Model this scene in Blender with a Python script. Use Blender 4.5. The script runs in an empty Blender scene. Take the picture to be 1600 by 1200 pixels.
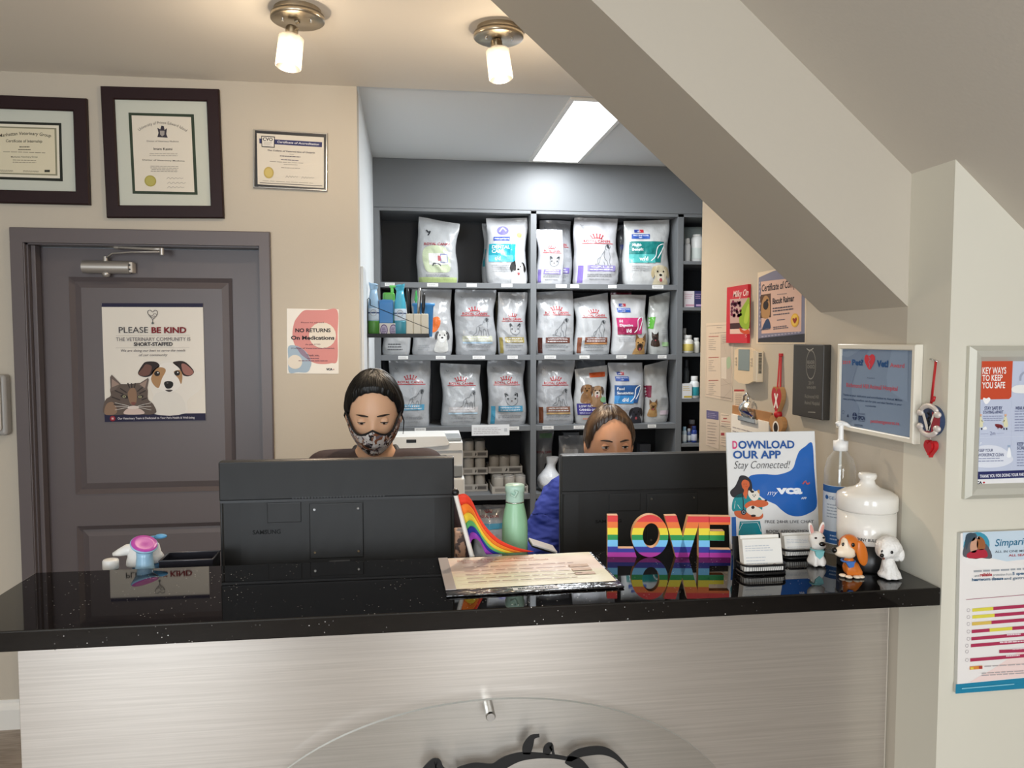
import bpy, bmesh, math, random
from mathutils import Vector, Matrix, noise
from mathutils.geometry import tessellate_polygon

S = bpy.context.scene
COL = S.collection
R = math.radians
PI = math.pi
random.seed(7)

# ------------------------------------------------------------------ camera
CAM_H, FPX, YAW, PITCH = 1.64, 1197.2, R(7.62), R(3.27)
_cd = bpy.data.cameras.new('camera')
_cd.sensor_fit = 'HORIZONTAL'
_cd.sensor_width = 36.0
_cd.lens = FPX / 1600 * 36.0
_cd.clip_start = 0.02
cam = bpy.data.objects.new('camera', _cd)
COL.objects.link(cam)
_f = Vector((math.sin(YAW) * math.cos(PITCH), math.cos(YAW) * math.cos(PITCH), -math.sin(PITCH)))
_r = Vector((math.cos(YAW), -math.sin(YAW), 0))
_u = _r.cross(_f)
cam.matrix_world = Matrix(((_r.x, _u.x, -_f.x, 0), (_r.y, _u.y, -_f.y, 0), (_r.z, _u.z, -_f.z, CAM_H), (0, 0, 0, 1)))
S.camera = cam


def at(px, py, X=None, Y=None, Z=None):
    """Point of the room seen at a pixel of the 1600x1200 photograph, on the plane x=X, y=Y or z=Z."""
    d = _f + _r * ((px - 800) / FPX) - _u * ((py - 600) / FPX)
    t = X / d.x if X is not None else (Y / d.y if Y is not None else (Z - CAM_H) / d.z)
    return d * t + Vector((0, 0, CAM_H))


# ------------------------------------------------------------------ world, daylight, exposure
S.view_settings.view_transform = 'Standard'
S.view_settings.look = 'None'
S.view_settings.gamma = 1.0
S.view_settings.exposure = 0.0
S.view_settings.use_curve_mapping = False
W = bpy.data.worlds.new('world')
S.world = W
W.use_nodes = True
W.node_tree.nodes['Background'].inputs[0].default_value = (0.80, 0.90, 1.0, 1)
W.node_tree.nodes['Background'].inputs[1].default_value = 1.0


def area_light(name, loc, target, sx, sy, power, col, spread=PI):
    l = bpy.data.lights.new(name, 'AREA')
    l.shape = 'RECTANGLE'
    l.size, l.size_y, l.energy, l.color, l.spread = sx, sy, power, col, spread
    o = bpy.data.objects.new(name, l)
    COL.objects.link(o)
    o.location = loc
    o.rotation_euler = (Vector(target) - Vector(loc)).to_track_quat('-Z', 'Y').to_euler()
    return o


# daylight through the two shop windows behind the camera, and an unseen area light added over the waiting room
area_light('window_daylight', (-1.7, -2.42, 1.55), (-1.0, 2, 1.35), 1.4, 1.7, 78, (0.86, 0.93, 1.0))
area_light('window_daylight', (0.65, -2.42, 1.55), (0.65, 2, 1.35), 1.1, 1.7, 56, (0.90, 0.95, 1.0))
area_light('waiting_room_fill', (-0.4, -0.9, 2.70), (-0.4, -0.9, 0), 1.2, 0.6, 9, (1.0, 0.96, 0.90))


# ------------------------------------------------------------------ materials
def lin(c):
    if isinstance(c, str):
        c = tuple(int(c[i:i + 2], 16) for i in (0, 2, 4))
    return tuple(((x / 255) / 12.92 if x / 255 <= 0.04045 else ((x / 255 + 0.055) / 1.055) ** 2.4) for x in c) + (1.0,)


_MC = {}


def mat(name, col, rough=0.5, metal=0.0, spec=0.5, **kw):
    key = (name, str(col), rough, metal)
    if key in _MC:
        return _MC[key]
    m = bpy.data.materials.new(name)
    m.use_nodes = True
    b = m.node_tree.nodes['Principled BSDF']
    b.inputs['Base Color'].default_value = lin(col)
    b.inputs['Roughness'].default_value = rough
    b.inputs['Metallic'].default_value = metal
    b.inputs['Specular IOR Level'].default_value = spec
    for k, v in kw.items():
        b.inputs[k.replace('_', ' ')].default_value = v
    _MC[key] = m
    return m


def nodes_of(m):
    return m.node_tree.nodes, m.node_tree.links, m.node_tree.nodes['Principled BSDF']


def add_bump(m, scale=60, strength=0.15, dist=0.01, stretch=(1, 1, 1), detail=3, kind='noise', rot=(0, 0, 0)):
    n, l, b = nodes_of(m)
    tc = n.new('ShaderNodeTexCoord')
    mp = n.new('ShaderNodeMapping')
    mp.inputs['Scale'].default_value = stretch
    mp.inputs['Rotation'].default_value = rot
    l.new(tc.outputs['Object'], mp.inputs[0])
    if kind == 'noise':
        t = n.new('ShaderNodeTexNoise')
        t.inputs['Scale'].default_value = scale
        t.inputs['Detail'].default_value = detail
        out = t.outputs[0]
    elif kind == 'wave':
        t = n.new('ShaderNodeTexWave')
        t.bands_direction = 'Z'
        t.inputs['Scale'].default_value = scale
        t.inputs['Distortion'].default_value = 0
        out = t.outputs[1]
    else:
        t = n.new('ShaderNodeTexVoronoi')
        t.inputs['Scale'].default_value = scale
        out = t.outputs[0]
    l.new(mp.outputs[0], t.inputs[0])
    bp = n.new('ShaderNodeBump')
    bp.inputs['Strength'].default_value = strength
    bp.inputs['Distance'].default_value = dist
    l.new(out, bp.inputs['Height'])
    l.new(bp.outputs[0], b.inputs['Normal'])
    return m


def add_mix(m, col2, scale=20, lo=0.45, hi=0.6, stretch=(1, 1, 1), kind='noise', detail=4):
    """Two-tone procedural colour."""
    n, l, b = nodes_of(m)
    tc = n.new('ShaderNodeTexCoord')
    mp = n.new('ShaderNodeMapping')
    mp.inputs['Scale'].default_value = stretch
    l.new(tc.outputs['Object'], mp.inputs[0])
    if kind == 'noise':
        t = n.new('ShaderNodeTexNoise')
        t.inputs['Scale'].default_value = scale
        t.inputs['Detail'].default_value = detail
    else:
        t = n.new('ShaderNodeTexVoronoi')
        t.inputs['Scale'].default_value = scale
    l.new(mp.outputs[0], t.inputs[0])
    rp = n.new('ShaderNodeValToRGB')
    rp.color_ramp.elements[0].position = lo
    rp.color_ramp.elements[1].position = hi
    rp.color_ramp.elements[0].color = b.inputs['Base Color'].default_value
    rp.color_ramp.elements[1].color = lin(col2)
    l.new(t.outputs[0], rp.inputs[0])
    l.new(rp.outputs[0], b.inputs['Base Color'])
    return m


def ink(col, rough=0.55, spec=0.3):
    c = col if isinstance(col, str) else '%02x%02x%02x' % tuple(col)
    return mat('print_' + c, c, rough, 0, spec)


def glass_mat(name, col, rough=0.0, ior=1.45):
    m = mat(name, col, rough)
    b = m.node_tree.nodes['Principled BSDF']
    b.inputs['Transmission Weight'].default_value = 1.0
    b.inputs['IOR'].default_value = ior
    return m


def emit_mat(name, col, strength):
    m = mat(name, col, 0.5)
    b = m.node_tree.nodes['Principled BSDF']
    b.inputs['Emission Color'].default_value = lin(col)
    b.inputs['Emission Strength'].default_value = strength
    return m


WALL = add_bump(mat('wall_paint_beige', 'beb5a6', 0.6, 0, 0.3), 130, 0.06, 0.004)
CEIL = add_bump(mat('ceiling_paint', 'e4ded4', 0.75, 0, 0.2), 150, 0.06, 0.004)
SLOPE = add_bump(mat('slope_shade_paint', 'c9c1b5', 0.75, 0, 0.2), 150, 0.06, 0.004)  # darker copy of the ceiling paint, the slope's shade put into the colour
CEILB = add_bump(mat('back_ceiling_paint', 'e6e8e8', 0.75, 0, 0.2), 150, 0.06, 0.004)
WHITEWALL = add_bump(mat('white_wall_paint', 'e2e6e8', 0.6, 0, 0.3), 130, 0.05, 0.004)
DOORP = add_bump(mat('door_paint_taupe', '5e5657', 0.38, 0, 0.45), 40, 0.05, 0.004, (1, 1, 0.15))
GREYB = add_bump(mat('bookcase_grey', '75787b', 0.42, 0, 0.45), 90, 0.03, 0.003)
DARKB = mat('bookcase_back_shade', '222428', 0.5, 0, 0.4)  # near-black colour carries the shade deep inside the bays
BLACKP = mat('black_plastic', '141415', 0.4, 0, 0.5)
WHITEP = mat('white_plastic', 'eceae4', 0.35, 0, 0.5)
CHROME = mat('chrome', 'd2d2d0', 0.18, 1.0)
NICKEL = add_bump(mat('brushed_nickel', 'b7ab97', 0.3, 1.0), 60, 0.08, 0.002, (1, 1, 12))
PAPER = ink('e9e6df')


# ------------------------------------------------------------------ mesh builder
class MB:
    def __init__(s):
        s.v, s.f, s.mi, s.sm, s.mats = [], [], [], [], []

    def m(s, material):
        for i, x in enumerate(s.mats):
            if x is material:
                return i
        s.mats.append(material)
        return len(s.mats) - 1

    def add(s, vs, fs, material, smooth=False, M=None):
        k, i = len(s.v), s.m(material)
        for p in vs:
            p = Vector(p)
            s.v.append(M @ p if M is not None else p)
        for f in fs:
            s.f.append([k + j for j in f])
            s.mi.append(i)
            s.sm.append(smooth)
        return s

    def box(s, x0, x1, y0, y1, z0, z1, material, bev=0.0, M=None, seg=2):
        if bev > 0:
            b = bmesh.new()
            bmesh.ops.create_cube(b, size=1)
            for v in b.verts:
                v.co = Vector(((x0 + x1) / 2 + v.co.x * (x1 - x0), (y0 + y1) / 2 + v.co.y * (y1 - y0), (z0 + z1) / 2 + v.co.z * (z1 - z0)))
            bmesh.ops.bevel(b, geom=b.edges[:], offset=bev, segments=seg, profile=0.5, affect='EDGES')
            b.verts.index_update()
            s.add([v.co.copy() for v in b.verts], [[v.index for v in f.verts] for f in b.faces], material, False, M)
            b.free()
            return s
        vs = [(x, y, z) for z in (z0, z1) for y in (y0, y1) for x in (x0, x1)]
        fs = [(0, 2, 3, 1), (4, 5, 7, 6), (0, 1, 5, 4), (2, 6, 7, 3), (0, 4, 6, 2), (1, 3, 7, 5)]
        return s.add(vs, fs, material, False, M)

    def cyl(s, p0, p1, r0, r1, material, n=20, cap=True, M=None):
        p0, p1 = Vector(p0), Vector(p1)
        q = (p1 - p0).to_track_quat('Z', 'Y').to_matrix()
        vs, fs = [], []
        for p, r in ((p0, r0), (p1, r1)):
            for i in range(n):
                a = 2 * PI * i / n
                vs.append(p + q @ Vector((r * math.cos(a), r * math.sin(a), 0)))
        for i in range(n):
            fs.append((i, (i + 1) % n, n + (i + 1) % n, n + i))
        s.add(vs, fs, material, True, M)
        if cap:
            s.add(vs[:n], [list(range(n))[::-1]], material, False, M)
            s.add(vs[n:], [list(range(n))], material, False, M)
        return s

    def tube(s, pts, r, material, n=8, M=None, closed=False, flat=None):
        pts = [Vector(p) for p in pts]
        N = len(pts)
        rs = r if isinstance(r, (list, tuple)) else [r] * N
        vs, fs, up = [], [], None
        for i, p in enumerate(pts):
            a = pts[(i - 1) % N] if (closed or i > 0) else p
            b = pts[(i + 1) % N] if (closed or i < N - 1) else p
            t = (b - a).normalized()
            if up is None:
                up = Vector((0, 0, 1)) if abs(t.z) < 0.9 else Vector((1, 0, 0))
            sd = t.cross(up).normalized()
            up = sd.cross(t).normalized()
            for k in range(n):
                an = 2 * PI * k / n
                vs.append(p + sd * (math.cos(an) * rs[i]) + up * (math.sin(an) * rs[i] * (flat or 1)))
        for i in range(N if closed else N - 1):
            for k in range(n):
                a, b = i * n + k, i * n + (k + 1) % n
                c, d = ((i + 1) % N) * n + (k + 1) % n, ((i + 1) % N) * n + k
                fs.append((a, b, c, d))
        if not closed:
            fs.append(list(range(n))[::-1])
            fs.append(list(range((N - 1) * n, N * n)))
        return s.add(vs, fs, material, True, M)

    def lathe(s, prof, material, n=32, M=None, sx=1, sy=1):
        vs, fs = [], []
        for (r, z) in prof:
            for i in range(n):
                a = 2 * PI * i / n
                vs.append((r * math.cos(a) * sx, r * math.sin(a) * sy, z))
        for j in range(len(prof) - 1):
            for i in range(n):
                fs.append((j * n + i, j * n + (i + 1) % n, (j + 1) * n + (i + 1) % n, (j + 1) * n + i))
        fs.append(list(range(n))[::-1])
        fs.append([(len(prof) - 1) * n + i for i in range(n)])
        return s.add(vs, fs, material, True, M)

    def sphere(s, c, r, material, n=16, m=10, M=None, rot=None):
        r = r if isinstance(r, (list, tuple)) else (r, r, r)
        c = Vector(c)
        vs, fs = [], []
        for j in range(m + 1):
            t = PI * j / m
            for i in range(n):
                a = 2 * PI * i / n
                p = Vector((r[0] * math.sin(t) * math.cos(a), r[1] * math.sin(t) * math.sin(a), r[2] * math.cos(t)))
                vs.append(c + (rot @ p if rot is not None else p))
        for j in range(m):
            for i in range(n):
                fs.append((j * n + i, (j + 1) * n + i, (j + 1) * n + (i + 1) % n, j * n + (i + 1) % n))
        return s.add(vs, fs, material, True, M)

    def prism(s, poly, z0, z1, material, M=None, side=None, smooth=False):
        """2-D outline in xy extruded along z."""
        n = len(poly)
        tris = tessellate_polygon([[Vector((p[0], p[1], 0)) for p in poly]])
        area = sum(poly[i][0] * poly[(i + 1) % n][1] - poly[(i + 1) % n][0] * poly[i][1] for i in range(n))
        if area < 0:
            poly = poly[::-1]
            tris = [[n - 1 - i for i in t] for t in tris]
        fs = []
        for t in tris:
            a, b, c = (poly[i] for i in t)
            ccw = (b[0] - a[0]) * (c[1] - a[1]) - (b[1] - a[1]) * (c[0] - a[0]) > 0
            fs.append(list(t) if ccw else list(t)[::-1])
        top = [(p[0], p[1], z1) for p in poly]
        bot = [(p[0], p[1], z0) for p in poly]
        s.add(top, fs, material, False, M)
        s.add(bot, [f[::-1] for f in fs], material, False, M)
        s.add(bot + top, [(i, (i + 1) % n, n + (i + 1) % n, n + i) for i in range(n)], side or material, smooth, M)
        return s

    def grid(s, fn, nu, nv, material, smooth=True, M=None, closed=False):
        vs = [fn(i / nu, j / nv) for j in range(nv + 1) for i in range(nu + (0 if closed else 1))]
        w = nu if closed else nu + 1
        fs = []
        for j in range(nv):
            for i in range(nu):
                i2 = (i + 1) % w
                fs.append((j * w + i, j * w + i2, (j + 1) * w + i2, (j + 1) * w + i))
        return s.add(vs, fs, material, smooth, M)

    def build(s, name, parent=None, T=None):
        me = bpy.data.meshes.new(name)
        me.from_pydata([tuple(v) for v in s.v], [], s.f)
        for x in s.mats:
            me.materials.append(x)
        me.polygons.foreach_set('material_index', s.mi)
        me.polygons.foreach_set('use_smooth', s.sm)
        me.update()
        o = bpy.data.objects.new(name, me)
        COL.objects.link(o)
        if parent is not None:
            o.parent = parent
        if T is not None:
            o.matrix_world = T if parent is None else o.matrix_world
            if parent is not None:
                o.matrix_local = T
        return o


def tag(o, label, cat, group=None):
    o['label'], o['category'] = label, cat
    if group:
        o['group'] = group
    return o


def struct(o):
    o['kind'] = 'structure'
    return o


def thing(name, label, cat, T, group=None):
    o = bpy.data.objects.new(name, None)
    COL.objects.link(o)
    o.empty_display_size = 0.05
    o.matrix_world = T if isinstance(T, Matrix) else Matrix.Translation(Vector(T))
    return tag(o, label, cat, group)


def dup(root, T, label=None, group=None):
    c = root.copy()
    COL.objects.link(c)
    c.matrix_world = T if isinstance(T, Matrix) else Matrix.Translation(Vector(T))
    if label:
        c['label'] = label
    if group:
        c['group'] = group
    for ch in list(root.children):
        d = ch.copy()
        COL.objects.link(d)
        d.parent = c
        for g in list(ch.children):
            e = g.copy()
            COL.objects.link(e)
            e.parent = d
    return c


def frame_T(origin, xd, yd):
    """Matrix whose local x runs along xd, y along yd, z out."""
    xd = Vector(xd).normalized()
    yd = Vector(yd)
    yd = (yd - xd * yd.dot(xd)).normalized()
    z = xd.cross(yd)
    o = Vector(origin)
    return Matrix(((xd.x, yd.x, z.x, o.x), (xd.y, yd.y, z.y, o.y), (xd.z, yd.z, z.z, o.z), (0, 0, 0, 1)))


def rotz(T, a):
    return Matrix.Translation(Vector(T)) @ Matrix.Rotation(a, 4, 'Z')


# ------------------------------------------------------------------ flat printing (text and shapes on sheets)
_TC = {}


def glyphs(s, bold=0.0, shear=0.0, res=3, space=1.0):
    key = (s, bold, shear, res, space)
    if key not in _TC:
        c = bpy.data.curves.new('t', 'FONT')
        c.body = s
        c.size = 1.0
        c.offset = bold
        c.shear = shear
        c.space_character = space
        c.resolution_u = res
        o = bpy.data.objects.new('t', c)
        me = bpy.data.meshes.new_from_object(o)
        vs = [(v.co.x, v.co.y) for v in me.vertices]
        fs = [list(p.vertices) for p in me.polygons]
        bpy.data.objects.remove(o)
        bpy.data.curves.remove(c)
        bpy.data.meshes.remove(me)
        if not vs:
            vs = [(0, 0)]
        xs, ys = [v[0] for v in vs], [v[1] for v in vs]
        _TC[key] = (vs, fs, min(xs), max(xs), min(ys), max(ys))
    return _TC[key]


class Print:
    """Draws in the xy plane of a sheet (z up out of the sheet); fmap bends it over a curved surface."""

    def __init__(s, mb, z=0.0006, dz=0.00035, fmap=None, maxedge=None, rough=0.55, spec=0.3):
        s.mb, s.z, s.dz, s.fmap, s.me, s.rough, s.spec = mb, z, dz, fmap, maxedge, rough, spec

    def up(s):
        s.z += s.dz
        return s

    def put(s, vs, fs, col):
        m = col if not isinstance(col, (str, tuple)) else ink(col, s.rough, s.spec)
        tris = []
        for f in fs:
            for i in range(1, len(f) - 1):
                a, b, c = vs[f[0]], vs[f[i]], vs[f[i + 1]]
                if (b[0] - a[0]) * (c[1] - a[1]) - (b[1] - a[1]) * (c[0] - a[0]) < 0:
                    b, c = c, b
                tris.append((a, b, c))
        if s.fmap is None:
            V = [(p[0], p[1], s.z) for t in tris for p in t]
            s.mb.add(V, [(3 * i, 3 * i + 1, 3 * i + 2) for i in range(len(tris))], m)
            return
        if s.me:
            out, todo = [], tris
            while todo:
                t = todo.pop()
                L = [((t[i][0] - t[(i + 1) % 3][0]) ** 2 + (t[i][1] - t[(i + 1) % 3][1]) ** 2, i) for i in range(3)]
                d, i = max(L)
                if d > s.me ** 2:
                    a, b, c = t[i], t[(i + 1) % 3], t[(i + 2) % 3]
                    mid = ((a[0] + b[0]) / 2, (a[1] + b[1]) / 2)
                    todo += [(a, mid, c), (mid, b, c)]
                else:
                    out.append(t)
            tris = out
        V = [s.fmap(p[0], p[1], s.z) for t in tris for p in t]
        s.mb.add(V, [(3 * i, 3 * i + 1, 3 * i + 2) for i in range(len(tris))], m)

    def poly(s, pts, col):
        tr = tessellate_polygon([[Vector((p[0], p[1], 0)) for p in pts]])
        s.put(pts, [list(t) for t in tr], col)

    def rect(s, x0, y0, x1, y1, col):
        s.put([(x0, y0), (x1, y0), (x1, y1), (x0, y1)], [(0, 1, 2, 3)], col)

    def frame(s, x0, y0, x1, y1, w, col):
        s.rect(x0, y0, x1, y0 + w, col)
        s.rect(x0, y1 - w, x1, y1, col)
        s.rect(x0, y0 + w, x0 + w, y1 - w, col)
        s.rect(x1 - w, y0 + w, x1, y1 - w, col)

    def ell(s, cx, cy, rx, ry, col, rot=0, n=20, a0=0, a1=360):
        pts = []
        full = a1 - a0 >= 360
        for i in range(n + (0 if full else 1)):
            a = R(a0 + (a1 - a0) * i / n)
            x, y = rx * math.cos(a), ry * math.sin(a)
            pts.append((cx + x * math.cos(rot) - y * math.sin(rot), cy + x * math.sin(rot) + y * math.cos(rot)))
        s.poly(pts, col)

    def ring(s, cx, cy, r0, r1, col, a0=0, a1=360, n=24, sy=1.0):
        vs, fs = [], []
        for i in range(n + 1):
            a = R(a0 + (a1 - a0) * i / n)
            vs += [(cx + r0 * math.cos(a), cy + r0 * sy * math.sin(a)), (cx + r1 * math.cos(a), cy + r1 * sy * math.sin(a))]
        for i in range(n):
            fs.append((2 * i, 2 * i + 1, 2 * i + 3, 2 * i + 2))
        s.put(vs, fs, col)

    def line(s, pts, w, col, close=False):
        vs, fs = [], []
        n = len(pts)
        for i, p in enumerate(pts):
            a = pts[i - 1] if i > 0 else (pts[-1] if close else p)
            b = pts[i + 1] if i < n - 1 else (pts[0] if close else p)
            dx, dy = b[0] - a[0], b[1] - a[1]
            L = math.hypot(dx, dy) or 1
            nx, ny = -dy / L * w / 2, dx / L * w / 2
            vs += [(p[0] + nx, p[1] + ny), (p[0] - nx, p[1] - ny)]
        for i in range(n if close else n - 1):
            j = (i + 1) % n
            fs.append((2 * i, 2 * i + 1, 2 * j + 1, 2 * j))
        s.put(vs, fs, col)

    def smooth(s, pts, w, col, close=False, fill=False, k=6):
        """Catmull-Rom through pts, stroked or filled."""
        q = crom(pts, k, close or fill)
        if fill:
            s.poly(q, col)
        else:
            s.line(q, w, col, close)

    def text(s, t, x, y, col, h=None, w=None, al='c', bold=0.0, it=0.0, res=3, space=1.0, rot=0.0, arc=None):
        """h: height of the ink box of the string; w: fits the width (both: stretched)."""
        vs, fs, x0, x1, y0, y1 = glyphs(t, bold, it, res, space)
        capy = glyphs('H', bold, 0, res)[5]
        sy = h / capy if h else w / (x1 - x0)
        sx = w / (x1 - x0) if w else sy
        W_ = (x1 - x0) * sx
        ox = {'c': -W_ / 2, 'l': 0, 'r': -W_}[al]
        P = []
        for (a, b) in vs:
            a, b = (a - x0) * sx + ox, b * sy
            if arc:
                an = a / arc
                a, b = (arc + b) * math.sin(an), (arc + b) * math.cos(an) - arc
            if rot:
                a, b = a * math.cos(rot) - b * math.sin(rot), a * math.sin(rot) + b * math.cos(rot)
            P.append((x + a, y + b))
        s.put(P, fs, col)

    def lines(s, x0, x1, y, n, dy, h, col, al='l', rag=0.25, gap=True):
        """Rows of print too small to read: short strokes broken into words."""
        rnd = random.Random(int(abs(x0 * 7919 + y * 104729 + n) * 1000))
        for i in range(n):
            L = (x1 - x0) * (1 - rag * rnd.random())
            a = x0 if al == 'l' else (x0 + x1) / 2 - L / 2
            e = a + L
            while a < e:
                k = min((x1 - x0) * rnd.uniform(0.06, 0.16), e - a) if gap else e - a
                s.rect(a, y - i * dy - h / 2, a + k, y - i * dy + h / 2, col)
                a += k + (x1 - x0) * 0.02


def crom(pts, k=6, close=False):
    n = len(pts)
    out = []
    for i in range(n if close else n - 1):
        p = [pts[(i + j) % n] if close else pts[min(max(i + j, 0), n - 1)] for j in (-1, 0, 1, 2)]
        for q in range(k):
            t = q / k
            out.append(tuple(0.5 * (2 * p[1][d] + (p[2][d] - p[0][d]) * t + (2 * p[0][d] - 5 * p[1][d] + 4 * p[2][d] - p[3][d]) * t * t + (3 * p[1][d] - p[0][d] - 3 * p[2][d] + p[3][d]) * t ** 3) for d in range(len(p[0]))))
    if not close:
        out.append(tuple(pts[-1]))
    return out


def blob(parts, voxel, material, smooth_it=6, smooth_f=0.5):
    """One continuous mesh fused from overlapping solids. parts: MB; returns (verts, faces)."""
    o = parts.build('fused')
    md = o.modifiers.new('r', 'REMESH')
    md.mode = 'VOXEL'
    md.voxel_size = voxel
    if smooth_it:
        sm = o.modifiers.new('s', 'SMOOTH')
        sm.iterations = smooth_it
        sm.factor = smooth_f
    dg = bpy.context.evaluated_depsgraph_get()
    me = bpy.data.meshes.new_from_object(o.evaluated_get(dg))
    vs = [v.co.copy() for v in me.vertices]
    fs = [list(p.vertices) for p in me.polygons]
    old = o.data
    bpy.data.objects.remove(o)
    bpy.data.meshes.remove(old)
    bpy.data.meshes.remove(me)
    return vs, fs


# ------------------------------------------------------------------ the room
DW = 3.41          # wall with the door
SW = 1.042         # side wall with the notices
FW = 1.367          # wall on the right that faces us
BK = 4.88          # front of the bookcase
ZC = 2.726         # front ceiling
ZB = 2.768         # back ceiling
SX = -0.216        # end of the door wall
BKX = 2.55

floor_m = add_mix(mat('floor_planks', 'a0958a', 0.45, 0, 0.4), '80756a', 9, 0.35, 0.7, (1, 9, 1))
struct(MB().box(-3.0, 3.0, -2.6, 5.6, -0.06, 0, floor_m).build('floor'))

# ceilings
c = MB().box(-3.0, 0.0, -2.6, 1.497, ZC, ZC + 0.2, CEIL).box(-3.0, 3.0, 1.497, DW, ZC, ZC + 0.2, CEIL).box(0.0, 0.45, -2.6, 1.497, ZC, ZC + 0.2, CEIL)
struct(c.build('ceiling'))
struct(MB().box(-3.0, 3.0, DW, 5.6, ZB, ZB + 0.2, CEILB).build('ceiling_back'))


def zs(x):
    return 1.9866 - 0.866 * (x - SW)     # sloped ceiling under the stairs


def zo(x):
    return 1.7105 - 0.861 * (x - SW)     # underside of the stair beam


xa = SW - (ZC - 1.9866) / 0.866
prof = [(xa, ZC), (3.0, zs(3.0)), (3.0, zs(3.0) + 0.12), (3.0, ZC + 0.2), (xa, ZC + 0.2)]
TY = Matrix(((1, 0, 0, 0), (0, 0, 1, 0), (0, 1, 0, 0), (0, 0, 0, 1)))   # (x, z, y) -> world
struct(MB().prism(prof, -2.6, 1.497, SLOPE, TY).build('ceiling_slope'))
xb = SW - (ZC - 1.7105) / 0.861
prof = [(xb, ZC), (SW, zo(SW)), (SW, ZC + 0.1), (xb, ZC + 0.1)]
struct(MB().prism(prof, 1.497, 1.842, WALL, TY).build('trim_1'))

# walls
t = 0.12
DX0, DX1, DZ = -1.562, -0.622, 2.045
w = MB()
w.box(-3.0, DX0, DW, DW + t, 0, ZC, WALL)
w.box(DX1, SX, DW, DW + t, 0, ZC, WALL)
w.box(DX0, DX1, DW, DW + t, DZ, ZC, WALL)
struct(w.build('wall_door'))
w = MB().box(SX - 0.12, SX, DW + t, 5.45, 0, ZB, WHITEWALL)
w.box(SX - 0.12, SX - 0.0005, DW, DW + t, ZC, ZB, WHITEWALL)
struct(w.build('wall_return'))
struct(MB().box(SX - 0.12, 3.0, 5.45, 5.6, 0, ZB, WHITEWALL).build('wall_back'))
w = MB().box(SW, SW + 0.13, FW + 0.13, 2.655, 0, ZC, WALL)
struct(w.build('wall_right'))
struct(MB().box(SW, 3.0, FW, FW + 0.13, 0, zs(SW) + 0.02, mat('front_wall_paint', 'd6d1c2', 0.6, 0, 0.3)).build('wall_front'))
struct(MB().box(-3.1, -3.0, -2.6, 5.6, 0, ZC, WALL).build('wall_left'))
struct(MB().box(3.0, 3.1, -2.6, 5.6, 0, ZB, WALL).build('wall_east'))
w = MB()
w.box(-3.0, -2.4, -2.7, -2.5, 0, ZC, WALL)
w.box(-1.0, 0.1, -2.7, -2.5, 0, ZC, WALL)
w.box(1.2, 3.0, -2.7, -2.5, 0, ZC, WALL)
for a, b in ((-2.4, -1.0), (0.1, 1.2)):
    w.box(a, b, -2.7, -2.5, 0, 0.65, WALL)
    w.box(a, b, -2.7, -2.5, 2.4, ZC, WALL)
struct(w.build('wall_rear'))
pane = mat('window_pane_daylight', 'dfe8f2', 0.1)
for i, (a, b) in enumerate(((-2.4, -1.0), (0.1, 1.2))):
    fr = MB()
    for q in ((a, a + .06), (b - .06, b), ((a + b) / 2 - .025, (a + b) / 2 + .025)):
        fr.box(q[0], q[1], -2.64, -2.56, 0.65, 2.4, WHITEP)
    fr.box(a, b, -2.64, -2.56, 0.65, 0.71, WHITEP).box(a, b, -2.64, -2.56, 2.34, 2.4, WHITEP)
    fo = struct(fr.build('window_%d' % (i + 1)))
BBM = mat('baseboard_white', 'e6e4de', 0.4)
bp = [(0, 0), (0.016, 0), (0.016, 0.085), (0.012, 0.1), (0.006, 0.112), (0.004, 0.125), (0, 0.125)]
BT = Matrix(((0, 0, 1, 0), (-1, 0, 0, DW), (0, 1, 0, 0), (0, 0, 0, 1)))
struct(MB().prism(bp, -3.0, -1.612, BBM, BT).build('baseboard_left'))
struct(MB().prism(bp, -0.583, SX, BBM, BT).build('baseboard_right'))


# ------------------------------------------------------------------ door
DD = 3.485         # face of the door slab
dr = bpy.data.objects.new('door_1', None)
COL.objects.link(dr)
dr.location = ((DX0 + DX1) / 2, DW, 0)
struct(dr)
DT = Matrix.Translation((-(DX0 + DX1) / 2, -DW, 0))
cs = MB()
cz = 2.1
for x0, x1, z0, z1 in ((-1.612, DX0 + 0.006, 0, DZ - 0.006), (DX1 - 0.006, -0.583, 0, DZ - 0.006), (-1.612, -0.583, DZ - 0.006, cz)):
    cs.box(x0, x1, DW - 0.018, DW, z0, z1, DOORP, 0.003)
    cs.box(x0 + (.004 if x0 < -1.6 else 0), x1 - .004, DW - 0.022, DW - 0.017, z0, z1 - (.004 if z1 > 2.06 else 0), DOORP)
cs.box(DX0, DX0 + 0.012, DW, DD + 0.05, 0, DZ, DOORP).box(DX1 - 0.012, DX1, DW, DD + 0.05, 0, DZ, DOORP).box(DX0, DX1, DW, DD + 0.05, DZ - 0.012, DZ, DOORP)
cs.box(DX0 + 0.012, DX0 + 0.03, DW + 0.02, DD - 0.01, 0, DZ - .012, DOORP, 0.003)
cs.build('door_frame', dr, DT)
sl = MB()
X0, X1, Z1 = DX0 + 0.015, DX1 - 0.015, DZ - 0.016
sl.box(X0, X1, DD + 0.014, DD + 0.045, 0.008, Z1, DOORP)
pl = at(110, 500, Y=DD).x
pr = at(364, 500, Y=DD).x
pz = [(at(240, 769, Y=DD).z, at(240, 434, Y=DD).z), (0.22, at(240, 819, Y=DD).z)]
sl.box(X0, pl, DD, DD + 0.015, 0.008, Z1, DOORP).box(pr, X1, DD, DD + 0.015, 0.008, Z1, DOORP)
for a, b in ((0.008, pz[1][0]), (pz[1][1], pz[0][0]), (pz[0][1], Z1)):
    sl.box(pl, pr, DD, DD + 0.015, a, b, DOORP)
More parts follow.
